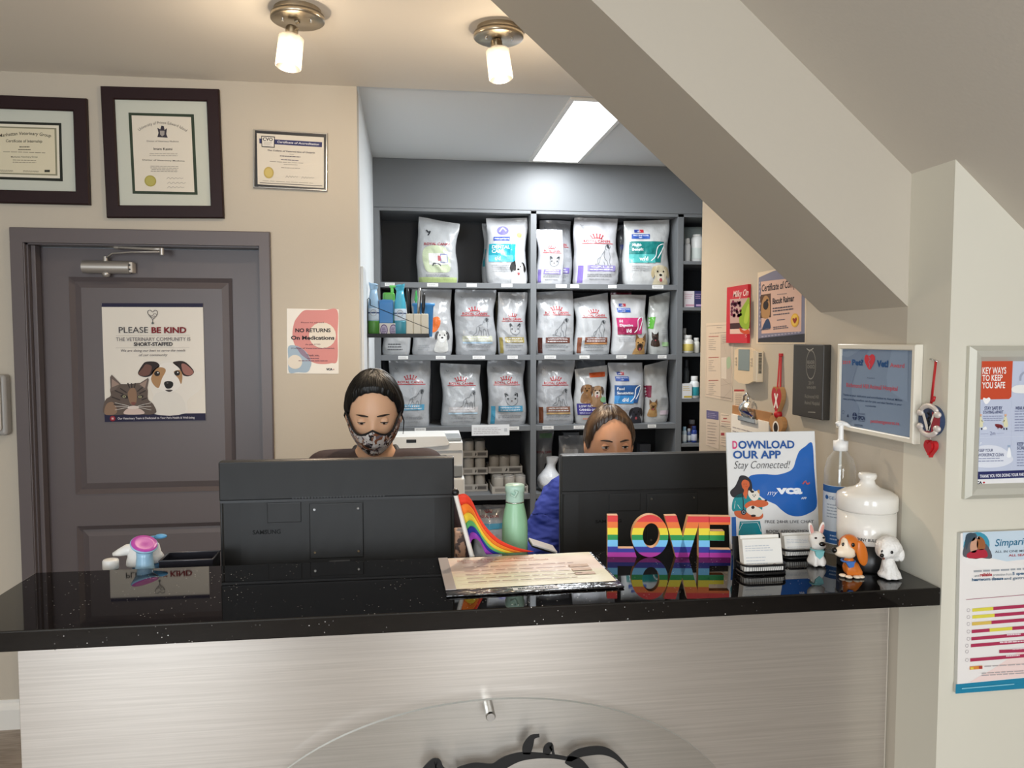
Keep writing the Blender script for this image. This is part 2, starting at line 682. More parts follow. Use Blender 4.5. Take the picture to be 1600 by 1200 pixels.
for a, b in pz:
    for q, (o0, o1, y0, y1) in enumerate(((0, 0.018, DD - 0.004, DD + 0.012), (0.018, 0.045, DD + 0.012, DD + 0.003), (0.045, 0.3, DD + 0.003, DD + 0.003))):
        A = [(pl + o0, y0, a + o0), (pr - o0, y0, a + o0), (pr - o0, y0, b - o0), (pl + o0, y0, b - o0)]
        if q == 2:
            sl.add(A, [(0, 1, 2, 3)], DOORP)
            continue
        B = [(pl + o1, y1, a + o1), (pr - o1, y1, a + o1), (pr - o1, y1, b - o1), (pl + o1, y1, b - o1)]
        sl.add(A + B, [(i, (i + 1) % 4, 4 + (i + 1) % 4, 4 + i) for i in range(4)], DOORP)
sl.build('door_slab', dr, DT)

# hydraulic closer on the door
cl = thing('door_closer', 'silver hydraulic door closer with folding arm at top of the dark door', 'door closer', at(167, 418, Y=DD))
O = Matrix.Translation(-at(167, 418, Y=DD))
SILV = mat('closer_silver', 'b9b5b0', 0.35, 0.7)
a, b = at(130, 417, Y=DD - .035), at(203, 418, Y=DD - .035)
m = MB().cyl(a, b, 0.027, 0.027, SILV, 24)
m.box(a.x + .01, b.x - .01, DD - .03, DD, a.z - .022, a.z + .022, SILV, .004)
m.build('body', cl, O)
m = MB().box(b.x, b.x + .014, DD - .05, DD - .004, b.z - .022, b.z + .022, mat('closer_cap', 'cfc8bf', 0.4), .003)
m.cyl((b.x + .004, DD - .0505, b.z - .009), (b.x + .004, DD - .049, b.z - .009), .004, .004, BLACKP, 10).cyl((b.x + .004, DD - .0505, b.z + .009), (b.x + .004, DD - .049, b.z + .009), .004, .004, BLACKP, 10)
m.build('end_cap', cl, O)
k = at(166, 428, Y=DD - .035)
MB().lathe([(0, -.014), (.012, -.012), (.016, -.004), (.016, .01)], SILV, 16, Matrix.Translation(k)).build('spindle_cap', cl, O)
p0, p1, p2 = at(165, 406, Y=DD - .035), at(253, 394, Y=DD - .09), at(158, 383, Y=DD - .02)
m = MB().cyl(p0 - Vector((0, 0, .02)), p0 + Vector((0, 0, .014)), .011, .009, SILV, 14)
m.tube([p0 + Vector((0, 0, .006)), at(176, 396, Y=DD - .05), at(205, 394, Y=DD - .06), p1], .007, SILV, 8, flat=.5)
m.build('main_arm', cl, O)
m = MB().cyl(p1 - Vector((0, 0, .012)), p1 + Vector((0, 0, .016)), .009, .009, SILV, 12)
m.tube([p1 + Vector((0, 0, .012)), at(240, 389, Y=DD - .08), at(185, 386, Y=DD - .05), p2], .007, SILV, 8)
m.cyl(at(180, 386, Y=DD - .047), at(186, 386, Y=DD - .05), .01, .01, SILV, 12)
m.box(p2.x - .014, p2.x + .014, DD - .03, DD + .0, p2.z - .006, p2.z + .02, SILV, .003)
m.build('forearm', cl, O)

# ------------------------------------------------------------------ lamps on the ceiling
BULB = emit_mat('bulb_glow', 'fff1d6', 7)
SHADE = bpy.data.materials.new('frosted_glass_shade')
SHADE.use_nodes = True
_n, _l = SHADE.node_tree.nodes, SHADE.node_tree.links
_n.remove(_n['Principled BSDF'])
_t = _n.new('ShaderNodeBsdfTranslucent')
_t.inputs[0].default_value = (0.95, 0.9, 0.82, 1)
_g = _n.new('ShaderNodeBsdfGlossy')
_g.inputs['Roughness'].default_value = 0.25
_p = _n.new('ShaderNodeBsdfTransparent')
_m1 = _n.new('ShaderNodeMixShader')
_m1.inputs[0].default_value = 0.66
_m2 = _n.new('ShaderNodeMixShader')
_m2.inputs[0].default_value = 0.08
_l.new(_t.outputs[0], _m1.inputs[1])
_l.new(_p.outputs[0], _m1.inputs[2])
_l.new(_m1.outputs[0], _m2.inputs[1])
_l.new(_g.outputs[0], _m2.inputs[2])
_l.new(_m2.outputs[0], _n['Material Output'].inputs[0])


def spot(cx, cy, Y, tilt, label, power, gx, gtop, gbot, glow):
    c0 = Vector((at(cx, cy, Y=Y).x, Y, ZC))
    t = thing('ceiling_lamp', label, 'lamp', c0, 'spot lamps on the ceiling')
    m = MB().cyl((0, 0, -.018), (0, 0, 0), .076, .076, NICKEL, 40)
    m.lathe([(.06, -.018), (.087, -.019), (.087, -.034), (.083, -.037), (0.0, -.037)], NICKEL, 48)
    m.build('canopy', t)
    for sx in (-.045, .045):
        MB().cyl((sx, -.02, -.036), (sx, -.02, -.046), .005, .004, CHROME, 12).build('screw', t)
    top = at(gx + 2, gtop - 14, Y=Y) - c0
    gt = at(gx, gtop, Y=Y) - c0
    gb = at(gx + 1, gbot - 3, Y=Y) - c0
    ax = (gb - gt).normalized()
    ax = (ax + Vector((tilt * .1, -.10, 0))).normalized()
    L = (gb - gt).length
    MB().cyl((0.004, -.004, -.036), (top.x * .6 + .004, top.y, top.z + .02), .0085, .0085, NICKEL, 14).build('stem', t)
    q = ax.to_track_quat('Z', 'Y').to_matrix().to_4x4()
    Tg = Matrix.Translation(gt) @ q
    MB().lathe([(.0, -.034), (.018, -.034), (.021, -.028), (.021, .0), (.017, .012), (0, .012)], NICKEL, 24, Tg).cyl((0, 0, -.022), (.03, 0, -.022), .004, .004, NICKEL, 10, True, Tg).build('socket', t)
    MB().lathe([(.020, .0), (.038, .001), (.041, .004), (.041, L - .002), (.039, L), (.0375, L - .002), (.0375, .006), (.02, .004)], SHADE, 36, Tg).build('glass_shade', t)
    MB().lathe([(.0, .01), (.012, .012), (.017, .03), (.027, .058), (.0285, L - .03), (.024, L - .022), (0, L - .019)], BULB, 24, Tg).build('bulb', t)
    for kind, pw, dz in (('SPOT', power, .03), ('POINT', power * glow, .014)):
        l = bpy.data.lights.new('bulb_light', kind)
        l.energy, l.color, l.shadow_soft_size = pw, (1.0, 0.80, 0.58), 0.02
        if kind == 'SPOT':
            l.spot_size, l.spot_blend = R(128), .75
        o = bpy.data.objects.new('bulb_light', l)
        COL.objects.link(o)
        o.location = c0 + (Tg @ Vector((0, 0, L + dz)))
    return t


spot(465, 18, 2.66, -1, 'left ceiling spot lamp glowing brightest above the left monitor', 9, 455, 58, 111, .85)
spot(779, 40, 2.72, 1, 'right ceiling spot lamp beside the sloping stair beam', 52, 777, 78, 129, .15)

# fluorescent panel in the back ceiling
pt = thing('ceiling_light_panel', 'long white fluorescent light panel in the ceiling before the bookcase', 'light', (0.915, 4.19, ZB))
fr = MB()
for q in ((-.165, -.142, -.63, .63), (.142, .165, -.63, .63), (-.142, .142, -.63, -.607), (-.142, .142, .607, .63)):
    fr.box(q[0], q[1], q[2], q[3], -.012, 0, WHITEP, .002)
fr.build('frame', pt)
MB().box(-.142, .142, -.607, .607, -.008, -.002, emit_mat('panel_diffuser', 'f6fbff', 3.0)).build('diffuser', pt)
area_light('panel_light', (0.915, 4.12, ZB - .016), (0.915, 4.12, 0), .27, .95, 38, (.94, .975, 1.0))

# ------------------------------------------------------------------ bookcase
BD = 0.42
bc = thing('bookcase', 'tall grey built-in bookcase of open bays filled with pet food', 'bookcase', (SX, BK, 0))
BO = Matrix.Translation((-SX, -BK, 0))
FZ0, FZ1 = 2.466, 2.7675
b0, b1, b2, b3, b4, b5 = SX, -.178, .773, .811, 1.749, 1.79
ROWS = [2.004, 1.546, 1.088, .641, .12]      # tops of the shelves
ST = .034
MB().box(b0, BKX, BK - .004, BK + .03, FZ0, FZ1, GREYB, .003).build('header_panel', bc, BO)
for a, b in ((b0 + .001, b1), (b2, b3), (b4, b5), (2.10, 2.138)):
    MB().box(a, b, BK, BK + BD, 0, FZ0 - .001, GREYB, .0015).build('upright', bc, BO)
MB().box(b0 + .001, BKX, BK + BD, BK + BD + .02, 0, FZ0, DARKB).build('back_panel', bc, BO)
MB().box(b1, BKX, BK, BK + BD, FZ0 - .02, FZ0 - .001, GREYB).build('top_board', bc, BO)
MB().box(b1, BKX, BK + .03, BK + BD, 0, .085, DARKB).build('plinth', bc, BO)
LABEL = ink('f4f4f2', .4)
rl = random.Random(3)
BAY3 = [at(1080, y, Y=BK).z for y in (408, 480, 552, 623, 693, 780)]
lab_px = {0: ([609, 676, 737, 792], [877, 898, 957, 1028]), 1: ([629, 688, 748, 801], [860, 914, 972, 1036]), 2: ([655, 785, 803], [857, 906, 1021]), 3: ([], [])}
for i, z in enumerate(ROWS):
    for bay, (a, b) in enumerate(((b1, b2), (b3, b4))):
        sh = MB().box(a, b, BK + .002, BK + BD, z - ST, z, GREYB, .0015).build('shelf', bc, BO)
        if i < 4:
            for lx in lab_px[i][bay]:
                X = at(lx, 440, Y=BK).x
                wd = rl.uniform(.028, .04)
                p = MB()
                q = frame_T((X, BK + .0015, z - ST * .45), (1, 0, 0), (0, 0, 1))
                p.box(-wd, wd, -.0105, .0105, 0, .0012, LABEL, M=q)
                pp = Print(MB(), .0016)
                pp.lines(-wd * .8, wd * .8, .003, 2, .006, .002, '8a8a8a')
                p.add(pp.mb.v, pp.mb.f, ink('8a8a8a'), M=q)
                p.build('shelf_label', sh)
for z in BAY3:
    MB().box(b5, 2.10, BK + .002, BK + BD, z - .022, z, GREYB, .0015).build('shelf', bc, BO)

# ------------------------------------------------------------------ reception counter
CT = 1.15
GRAN = mat('black_granite', '0c0a0a', 0.025, 0, 0.5)
n_, l_, b_ = nodes_of(GRAN)
tc = n_.new('ShaderNodeTexCoord')
vo = n_.new('ShaderNodeTexVoronoi')
vo.inputs['Scale'].default_value = 100
rp = n_.new('ShaderNodeValToRGB')
rp.color_ramp.elements[0].position, rp.color_ramp.elements[0].color = 0.085, (.75, .72, .68, 1)
rp.color_ramp.elements[1].position, rp.color_ramp.elements[1].color = 0.115, (.0035, .003, .003, 1)
n2 = n_.new('ShaderNodeTexNoise')
n2.inputs['Scale'].default_value = 11
r2 = n_.new('ShaderNodeValToRGB')
r2.color_ramp.elements[0].position, r2.color_ramp.elements[1].position = .46, .66
mx = n_.new('ShaderNodeMixRGB')
mx.inputs[1].default_value = (.0035, .003, .003, 1)
l_.new(tc.outputs['Object'], vo.inputs[0])
l_.new(tc.outputs['Object'], n2.inputs[0])
l_.new(vo.outputs[0], rp.inputs[0])
l_.new(n2.outputs[0], r2.inputs[0])
l_.new(r2.outputs[0], mx.inputs[0])
l_.new(rp.outputs[0], mx.inputs[2])
l_.new(mx.outputs[0], b_.inputs['Base Color'])
m = MB().box(-.787, SW - .001, FW, 1.713, 1.114, CT, GRAN, .0025)
ct = m.build('counter_worktop', None)
tag(ct, 'glossy black speckled stone worktop across the reception counter', 'worktop')

STEEL = mat('brushed_steel_panel', 'cdc7c0', 0.34, 0.65)
n_, l_, b_ = nodes_of(STEEL)
b_.inputs['Anisotropic'].default_value = 0.8
b_.inputs['Anisotropic Rotation'].default_value = 0.25
tg_ = n_.new('ShaderNodeTangent')
tg_.direction_type = 'RADIAL'
tg_.axis = 'Z'
l_.new(tg_.outputs[0], b_.inputs['Tangent'])
add_bump(STEEL, 34, 0.03, 0.004, (1, 1, 60), 2)
tcx = n_.new('ShaderNodeTexCoord')
mp = n_.new('ShaderNodeMapping')
mp.inputs['Scale'].default_value = (1.5, 1, 110)
nz = n_.new('ShaderNodeTexNoise')
nz.inputs['Scale'].default_value = 3
nz.inputs['Detail'].default_value = 5
rp = n_.new('ShaderNodeValToRGB')
rp.color_ramp.elements[0].position, rp.color_ramp.elements[0].color = .35, lin('bcb4ab')
rp.color_ramp.elements[1].position, rp.color_ramp.elements[1].color = .68, lin('c8c0b7')
l_.new(tcx.outputs['Object'], mp.inputs[0])
l_.new(mp.outputs[0], nz.inputs[0])
l_.new(nz.outputs[0], rp.inputs[0])
l_.new(rp.outputs[0], b_.inputs['Base Color'])
PF = 1.524
pxl = at(27, 1020, Y=PF).x
cb = thing('reception_counter', 'reception counter base faced with a brushed steel panel', 'counter', ((pxl + SW) / 2, PF, 0))
O = Matrix.Translation((-(pxl + SW) / 2, -PF, 0))
MB().box(pxl, SW - .006, PF, PF + .004, 0.03, 1.1135, STEEL, .001).build('front_panel', cb, O)
MB().box(pxl + .003, SW - .001, PF + .0042, 1.68, 0.0, 1.1135, WALL).build('carcass', cb, O)
HOOK = mat('hook_metal', 'b8b3ad', .3, .9)
for hx, hy in ((86, 1019), (1245, 957)):
    p = at(hx, hy, Y=1.41)
    MB().tube([(p.x, p.y, 1.1135), (p.x, p.y - .002, 1.106), (p.x + .003, p.y - .006, 1.1015), (p.x + .008, p.y - .006, 1.105)], .002, HOOK, 8).build('hook', ct)

# clear oval sign plate with black brush-drawn pets, standing off the panel
ACR = glass_mat('clear_acrylic', 'f4f6f5', 0.0, 1.49)
n_, l_, b_ = nodes_of(ACR)
tr = n_.new('ShaderNodeBsdfTransparent')
tr.inputs[0].default_value = (.965, .97, .97, 1)
gl = n_.new('ShaderNodeBsdfGlossy')
gl.inputs['Roughness'].default_value = .02
ms = n_.new('ShaderNodeMixShader')
ms.inputs[0].default_value = .05
l_.new(tr.outputs[0], ms.inputs[1])
l_.new(gl.outputs[0], ms.inputs[2])
l_.new(ms.outputs[0], n_['Material Output'].inputs[0])
SY = PF - .035
oc = at(770, 1092, Y=SY)
EA, EB = .52, .31
sg = thing('oval_sign', 'clear oval plate with black brush-drawn animals on the counter front', 'sign', (oc.x, SY, oc.z - EB))
TS = frame_T((0, 0, 0), (1, 0, 0), (0, 0, 1))
ell_ = [(EA * math.cos(2 * PI * i / 96), EB * math.sin(2 * PI * i / 96)) for i in range(96)]
edge = mat('acrylic_edge', 'd8dcd8', 0.15)
MB().prism(ell_, -.004, .004, ACR, TS, edge).build('plate', sg)
sp = at(765, 1112, Y=SY)
lo = Vector((sp.x - oc.x, 0, sp.z - oc.z + EB))
for q in (lo, Vector((-lo.x - .36, 0, -.02)), Vector((.36, 0, -.02)), Vector((lo.x, 0, -lo.z))):
    MB().cyl(q + Vector((0, .035, 0)), q + Vector((0, -.02, 0)), .010, .010, CHROME, 20).cyl(q + Vector((0, -.02, 0)), q + Vector((0, -.024, 0)), .010, .008, CHROME, 20).build('standoff', sg)
em = MB()
INKB = mat('black_lettering', '101011', .5)


def brush(pts, w):
    q = crom([(at(x, y, Y=SY).x - oc.x, at(x, y, Y=SY).z - oc.z + EB) for x, y in pts], 6)
    n = len(q)
    L, Rr = [], []
    for i in range(n):
        a, b = q[max(i - 1, 0)], q[min(i + 1, n - 1)]
        d = math.hypot(b[0] - a[0], b[1] - a[1]) or 1
        ww = w * (.75 + .4 * math.sin(i * 1.7 / n * PI)) / 2
        nx, ny = -(b[1] - a[1]) / d * ww, (b[0] - a[0]) / d * ww
        L.append((q[i][0] + nx, q[i][1] + ny))
        Rr.append((q[i][0] - nx, q[i][1] - ny))
    for i in range(n - 1):
        em.prism([L[i], Rr[i], Rr[i + 1], L[i + 1]], .0045, .007, INKB, TS)


brush([(662, 1204), (676, 1192), (683, 1190), (692, 1200), (720, 1215)], .018)
brush([(715, 1203), (740, 1198), (770, 1200), (790, 1188), (812, 1180), (840, 1178), (868, 1180), (890, 1184)], .022)
brush([(822, 1176), (824, 1164), (831, 1150), (842, 1147)], .018)
brush([(852, 1176), (856, 1166), (860, 1163), (864, 1176)], .016)
brush([(888, 1184), (905, 1174), (935, 1170), (955, 1176), (972, 1190), (984, 1206)], .016)
brush([(884, 1184), (900, 1190), (915, 1200), (930, 1216)], .02)
brush([(690, 1240), (720, 1228), (770, 1250), (790, 1300)], .02)
brush([(930, 1216), (950, 1260), (940, 1330)], .02)
em.build('animal_drawing', sg)

# desk behind the counter
dk = thing('desk', 'work desk behind the counter carrying the two monitors', 'desk', (0.1, 1.95, 0))
DKM = mat('desk_laminate', '4a4644', .5)
MB().box(-.86, .92, -.25, .17, .72, .75, DKM, .002).build('desk_top', dk)
for x in (-.84, .88):
    MB().box(x, x + .03, -.24, .16, 0, .72, DKM).build('leg', dk)


# ------------------------------------------------------------------ sheets, frames and signs on the walls
DOORW = dict(Y=DW)


class PP(Print):
    """Printing laid out with the coordinates of an enlarged crop of the photo, measured on the sheet's own plane."""

    def __init__(s, mb, T, plane, crop, **kw):
        Print.__init__(s, mb, **kw)
        s.Ti, s.plane, s.crop = T.inverted(), plane, crop

    def q(s, x, y):
        a, b, k = s.crop
        p = s.Ti @ at(a + x / k, b + y / k, **s.plane)
        return (p.x, p.y)

    def u(s, d):
        a = s.q(500, 500)
        b = s.q(500, 500 + d)
        return abs(a[1] - b[1])

    def zr(s, x0, y0, x1, y1, col, y0r=None, y1r=None):
        s.poly([s.q(x0, y0), s.q(x1, y0 if y0r is None else y0r), s.q(x1, y1 if y1r is None else y1r), s.q(x0, y1)], col)

    def zp(s, pts, col):
        s.poly([s.q(*p) for p in pts], col)

    def zs(s, pts, col, k=5):
        s.smooth([s.q(*p) for p in pts], 0, col, fill=True, k=k)

    def zl(s, pts, w, col, close=False, sm=False):
        f = s.smooth if sm else s.line
        f([s.q(*p) for p in pts], s.u(w), col, close)

    def ze(s, x, y, rx, ry, col, rot=0):
        c = s.q(x, y)
        a = s.q(x + rx, y)
        b = s.q(x, y + ry)
        s.ell(c[0], c[1], math.hypot(a[0] - c[0], a[1] - c[1]), math.hypot(b[0] - c[0], b[1] - c[1]), col, rot)

    def zt(s, t, x0, x1, yb, yt, col, bold=0.0, it=0.0, dy=0.0, res=3, space=1.0, arc=None):
        """Text from x0 to x1, baseline yb, cap top yt; dy: how much lower the right end sits in the crop."""
        a, b = s.q(x0, yb), s.q(x1, yb + dy)
        tp = s.q(x0, yt)
        rot = math.atan2(b[1] - a[1], b[0] - a[0])
        s.text(t, (a[0] + b[0]) / 2, (a[1] + b[1]) / 2, col, h=abs(tp[1] - a[1]), w=math.hypot(b[0] - a[0], b[1] - a[1]), bold=bold, it=it, res=res, space=space, rot=rot, arc=arc)

    def zlines(s, x0, x1, y, n, dy, h, col, slope=0.0, seed=1, al='l', rag=.25):
        rnd = random.Random(seed)
        for i in range(n):
            L = (x1 - x0) * (1 - rag * rnd.random())
            a = x0 if al == 'l' else (x0 + x1) / 2 - L / 2
            e = a + L
            while a < e:
                k = min((x1 - x0) * rnd.uniform(.07, .17), e - a)
                yy = y + i * dy + slope * (a - x0)
                s.zr(a, yy - h / 2, a + k, yy + h / 2, col, yy - h / 2 + slope * k, yy + h / 2 + slope * k)
                a += k + (x1 - x0) * .02


def quad_T(tl, tr, bl, br, plane):
    """Frame of a rectangle hanging on a plane, from its four corners in the photo."""
    A, B, C_, D = (at(*p, **plane) for p in (tl, tr, bl, br))
    xd = (B - A) + (D - C_)
    yd = (A - C_) + (B - D)
    c = (A + B + C_ + D) / 4
    T = frame_T(c, xd, yd)
    return T, xd.length / 2, yd.length / 2


def bars(m, w, h, b, d0, d1, material, bev=0.004, lip=0.0):
    """Mitred moulding around w x h (outer)."""
    O_ = [(-w / 2, -h / 2), (w / 2, -h / 2), (w / 2, h / 2), (-w / 2, h / 2)]
    I_ = [(-w / 2 + b, -h / 2 + b), (w / 2 - b, -h / 2 + b), (w / 2 - b, h / 2 - b), (-w / 2 + b, h / 2 - b)]
    O2 = [(x * (1 - 2 * bev / w), y * (1 - 2 * bev / h)) for x, y in O_]
    I2 = [(x + (bev if x < 0 else -bev) * -1, y + (bev if y < 0 else -bev) * -1) for x, y in I_]
    for i in range(4):
        j = (i + 1) % 4
        vs = [(*O_[i], d0), (*O_[j], d0), (*O_[j], d1 - bev), (*O_[i], d1 - bev), (*O2[i], d1), (*O2[j], d1), (*I2[i], d1 - lip), (*I2[j], d1 - lip), (*I_[i], d1 - bev - lip), (*I_[j], d1 - bev - lip), (*I_[i], d0), (*I_[j], d0)]
        m.add(vs, [(0, 1, 2, 3), (3, 2, 5, 4), (4, 5, 7, 6), (6, 7, 9, 8), (8, 9, 11, 10), (10, 11, 1, 0)], material)


MAHO = add_bump(mat('mahogany_frame', '210a0d', 0.5, 0, .3), 30, .06, .003, (1, 1, 8))
MATB = mat('mat_board', 'c3c6bb', .8, 0, .2)


# framed certificates over the door
def certificate(tl, tr, bl, br, bar, label, draw, inset, matcol, depth=.022):
    T, w, h = quad_T(tl, tr, bl, br, DOORW)
    t = thing('framed_certificate', label, 'framed certificate', T, 'framed certificates on the wall')
    m = MB()
    bars(m, w, h, bar, .001, depth, MAHO)
    m.build('frame', t)
    MB().box(-w / 2 + bar * .8, w / 2 - bar * .8, -h / 2 + bar * .8, h / 2 - bar * .8, .001, .010, MATB).build('mat_board', t)
    draw(t, T)
    return t


def cert_a(t, T):
    m = MB()
    p = PP(m, T, DOORW, (0, 130, 6.0), z=.0105)
    L = -500
    p.zp([(L, 348), (585, 380), (600, 925), (L, 890)], '1d2018')
    p.up()
    p.zp([(L, 372), (562, 403), (573, 898), (L, 868)], 'ded8c6')
    p.up()
    p.zp([(L, 394), (540, 428), (550, 872), (L, 842)], '8d8a72')
    p.up()
    p.zp([(L, 410), (523, 440), (533, 858), (L, 830)], 'd8cfb4')
    p.up()
    p.zt('Manhattan Veterinary Group', 5, 490, 492, 462, '4a4638', .01, .15, arc=.50)
    p.zt('Certificate of Internship', 70, 410, 560, 534, '4a4638', .01, .15, dy=4)
    p.zlines(180, 305, 604, 2, 25, 9, '6d6756', seed=2, al='c')
    p.zlines(45, 450, 648, 1, 20, 5, '7d7766', .03)
    p.zt('Manhattan Veterinary Group', 118, 366, 703, 690, '3e3a2e', .01)
    p.zlines(130, 355, 726, 2, 20, 5, '7d7766', .02, al='c')
    p.zlines(5, 140, 820, 2, 9, 4, '7d7766', .03)
    p.zlines(230, 380, 826, 2, 9, 4, '7d7766', .03)
    p.zr(430, 818, 480, 840, '33332a')
    m.build('certificate', t)


def cert_b(t, T):
    m = MB()
    p = PP(m, T, DOORW, (150, 130, 5.4545), z=.0105)
    p.zp([(284, 257), (840, 271), (872, 955), (320, 946)], '2d3a2a')
    p.up()
    p.zp([(311, 280), (816, 295), (845, 933), (342, 922)], 'd9d2c4')
    p.up()
    p.zt('University of Prince Edward Island', 360, 785, 350, 326, '57524c', arc=.155, dy=8)
    p.zp([(530, 385), (555, 400), (565, 368), (585, 372), (592, 405), (612, 388), (606, 440), (618, 470), (530, 466), (540, 430)], '35303a')
    p.up()
    p.zp([(552, 410), (592, 412), (590, 445), (572, 460), (554, 444)], '9a948e')
    p.zt('Doctor of Veterinary Medicine', 442, 712, 505, 492, '5d5750', dy=4)
    p.zt('Imam Kasmi', 498, 658, 574, 554, '3a3632', .015, dy=3)
    p.zlines(460, 705, 604, 2, 16, 5, '9b958c', .02, al='c')
    p.zt('Doctor of Veterinary Medicine', 404, 762, 664, 652, '4a4540', .01, dy=10)
    p.zlines(470, 710, 712, 4, 14, 5, '8e8880', .02, al='c', rag=.1)
    p.ze(471, 838, 50, 48, 'a39a4c')
    p.up()
    p.ze(471, 838, 40, 38, 'b0a75a')
    for y, x0, x1 in ((815, 610, 750), (855, 615, 770), (892, 615, 760)):
        p.zl([(x0 + i * (x1 - x0) / 9, y + (-8 if i % 2 else 7) * (1 - i / 14)) for i in range(10)], 3, '8f8a86', sm=True)
    m.build('certificate', t)


certificate((-64, 149), (139, 155), (-62, 316), (142, 322), .053, 'dark wooden certificate frame with landscape paper, cut off at the left', cert_a, 0, MATB)
certificate((160, 137), (343, 141), (169, 341), (352, 342), .051, 'dark wooden certificate frame with upright diploma above the door', cert_b, 0, MATB)

T, w, h = quad_T((396, 203), (512, 209), (397, 294), (512, 300), DOORW)
t = thing('framed_certificate', 'small black and silver certificate frame with blue banner, nearest the bookcase', 'framed certificate', T, 'framed certificates on the wall')
m = MB()
bars(m, w, h, .0065, .001, .014, CHROME, .002)
m.build('frame', t)
MB().box(-w / 2 + .005, w / 2 - .005, -h / 2 + .005, h / 2 - .005, .001, .008, mat('black_mat', '100e10', .4)).build('mat_board', t)
m = MB()
p = PP(m, T, DOORW, (385, 190, 10.0), z=.0085)
p.zp([(168, 190), (1213, 255), (1213, 1045), (183, 985)], 'd3ccbf')
p.up()
p.zp([(207, 272), (1187, 330), (1183, 408), (210, 348)], '2d3160')
p.up()
p.zp([(238, 230), (452, 243), (447, 418), (243, 404)], '26252b')
p.up()
p.zp([(250, 245), (438, 256), (434, 404), (254, 392)], 'ddd8cf')
p.up()
p.zt('CVO', 262, 418, 305, 255, '1b1a1e', .03, dy=8)
p.zlines(275, 410, 325, 4, 16, 5, '8f8a88', .05)
p.zt('Certificate of Accreditation', 488, 1140, 340, 308, 'd8d6da', .02, .2, dy=40)
p.zt('The College of Veterinarians of Ontario', 335, 1075, 465, 443, '4a4750', .02, .2, dy=42)
p.zlines(680, 750, 518, 1, 10, 6, '8a8580', .05)
p.zlines(530, 870, 545, 1, 10, 12, '5d5860', .05, seed=4)
p.zlines(545, 870, 600, 1, 10, 12, '7d7880', .06, seed=5)
p.zlines(370, 1030, 630, 1, 10, 7, '8d8880', .055, seed=6)
p.zlines(590, 820, 675, 1, 10, 8, '8d8880', .055, seed=7)
p.zlines(550, 860, 725, 1, 10, 8, '8d8880', .055, seed=8)
p.ze(355, 805, 78, 90, 'b5a05a')
p.up()
p.ze(355, 805, 58, 68, 'c4b069')
for x0, x1, y in ((620, 810, 870), (865, 1060, 885)):
    p.zl([(x0 + i * (x1 - x0) / 9, y + (-18 if i % 2 else 14) * (1 - i / 14)) for i in range(10)], 4, '8f8a86', sm=True)
p.zl([(215, 962), (1190, 1012)], 9, '5d5a58')
p.zlines(260, 1150, 930, 1, 10, 6, '9d988f', .05, seed=9)
m.build('certificate', t)

# NO RETURNS sheet on the door wall
T, w, h = quad_T((447.5, 482), (528.5, 483.5), (449.5, 583.5), (530, 584), DOORW)
m = MB().box(-w / 2, w / 2, -h / 2, h / 2, .0003, .0012, PAPER)
p = PP(m, T, DOORW, (435, 475, 10.438), z=.0016)
PK, BL = 'cf8b88', '9fb4c6'
p.zs([(420, 106), (560, 100), (760, 100), (962, 104), (966, 500), (962, 920), (860, 965), (740, 980), (600, 965), (480, 905), (330, 770), (250, 620), (230, 480), (260, 300), (330, 190)], PK)
p.up()
p.zs([(165, 690), (320, 690), (460, 790), (535, 930), (525, 1030), (470, 1112), (320, 1114), (175, 1112), (165, 900)], BL, 4)
p.up()
p.zs([(290, 695), (400, 740), (490, 850), (535, 940), (480, 905), (380, 830), (320, 750)], '8f7d92', 4)
p.ze(720, 510, 220, 210, 'ddd5c8')
p.ze(272, 945, 118, 115, 'ddd5c8')
p.up()
p.zt('Please be advised', 370, 740, 312, 290, '7a4f52', .01)
p.zt('NO RETURNS', 277, 852, 458, 398, '1c1a20', .03)
p.zt('On Medications', 208, 915, 580, 518, '1c1a20', .03)
p.zt('As per CVO', 440, 685, 668, 646, '6a4a50', .01)
p.zt('(College of Veterinarians Ontario)', 208, 912, 730, 710, '5c4650', .01)
p.zt('Thank you,', 460, 672, 850, 820, '5c3f46', .01)
p.zlines(475, 680, 886, 1, 10, 14, '7c5560', seed=3)
p.zlines(330, 805, 926, 1, 10, 12, '7c5560', seed=4, rag=.02)
p.zt('VCA', 780, 885, 1078, 1046, '1f1d2c', .05)
p.ze(903, 1066, 10, 8, 'a44a55')
nr = m.build('notice_sheet', None, T)
tag(nr, 'pink and blue no returns notice taped to the beige wall', 'notice')

# PLEASE BE KIND poster on the door
PLD = dict(Y=DD - .0005)
T, w, h = quad_T((159.3, 474), (317.3, 474.5), (164.5, 659), (321.5, 656.5), PLD)
m = MB().box(-w / 2, w / 2, -h / 2, h / 2, .0, .0009, ink('e0d9cd', .35))
p = PP(m, T, PLD, (150, 465, 6.0), z=.0013)
NAVY = '1b1838'
p.zr(54, 52, 1003, 88, NAVY, 54, 90)
p.zp([(80, 1094), (1028, 1084), (1030, 1150), (84, 1166)], NAVY)
p.up()
p.zs([(520, 1085), (545, 940), (500, 800), (540, 640), (640, 590), (760, 590), (850, 700), (1000, 700), (985, 850), (860, 960), (840, 1085)], 'e2ddd4', 4)   # light dog body
p.up()
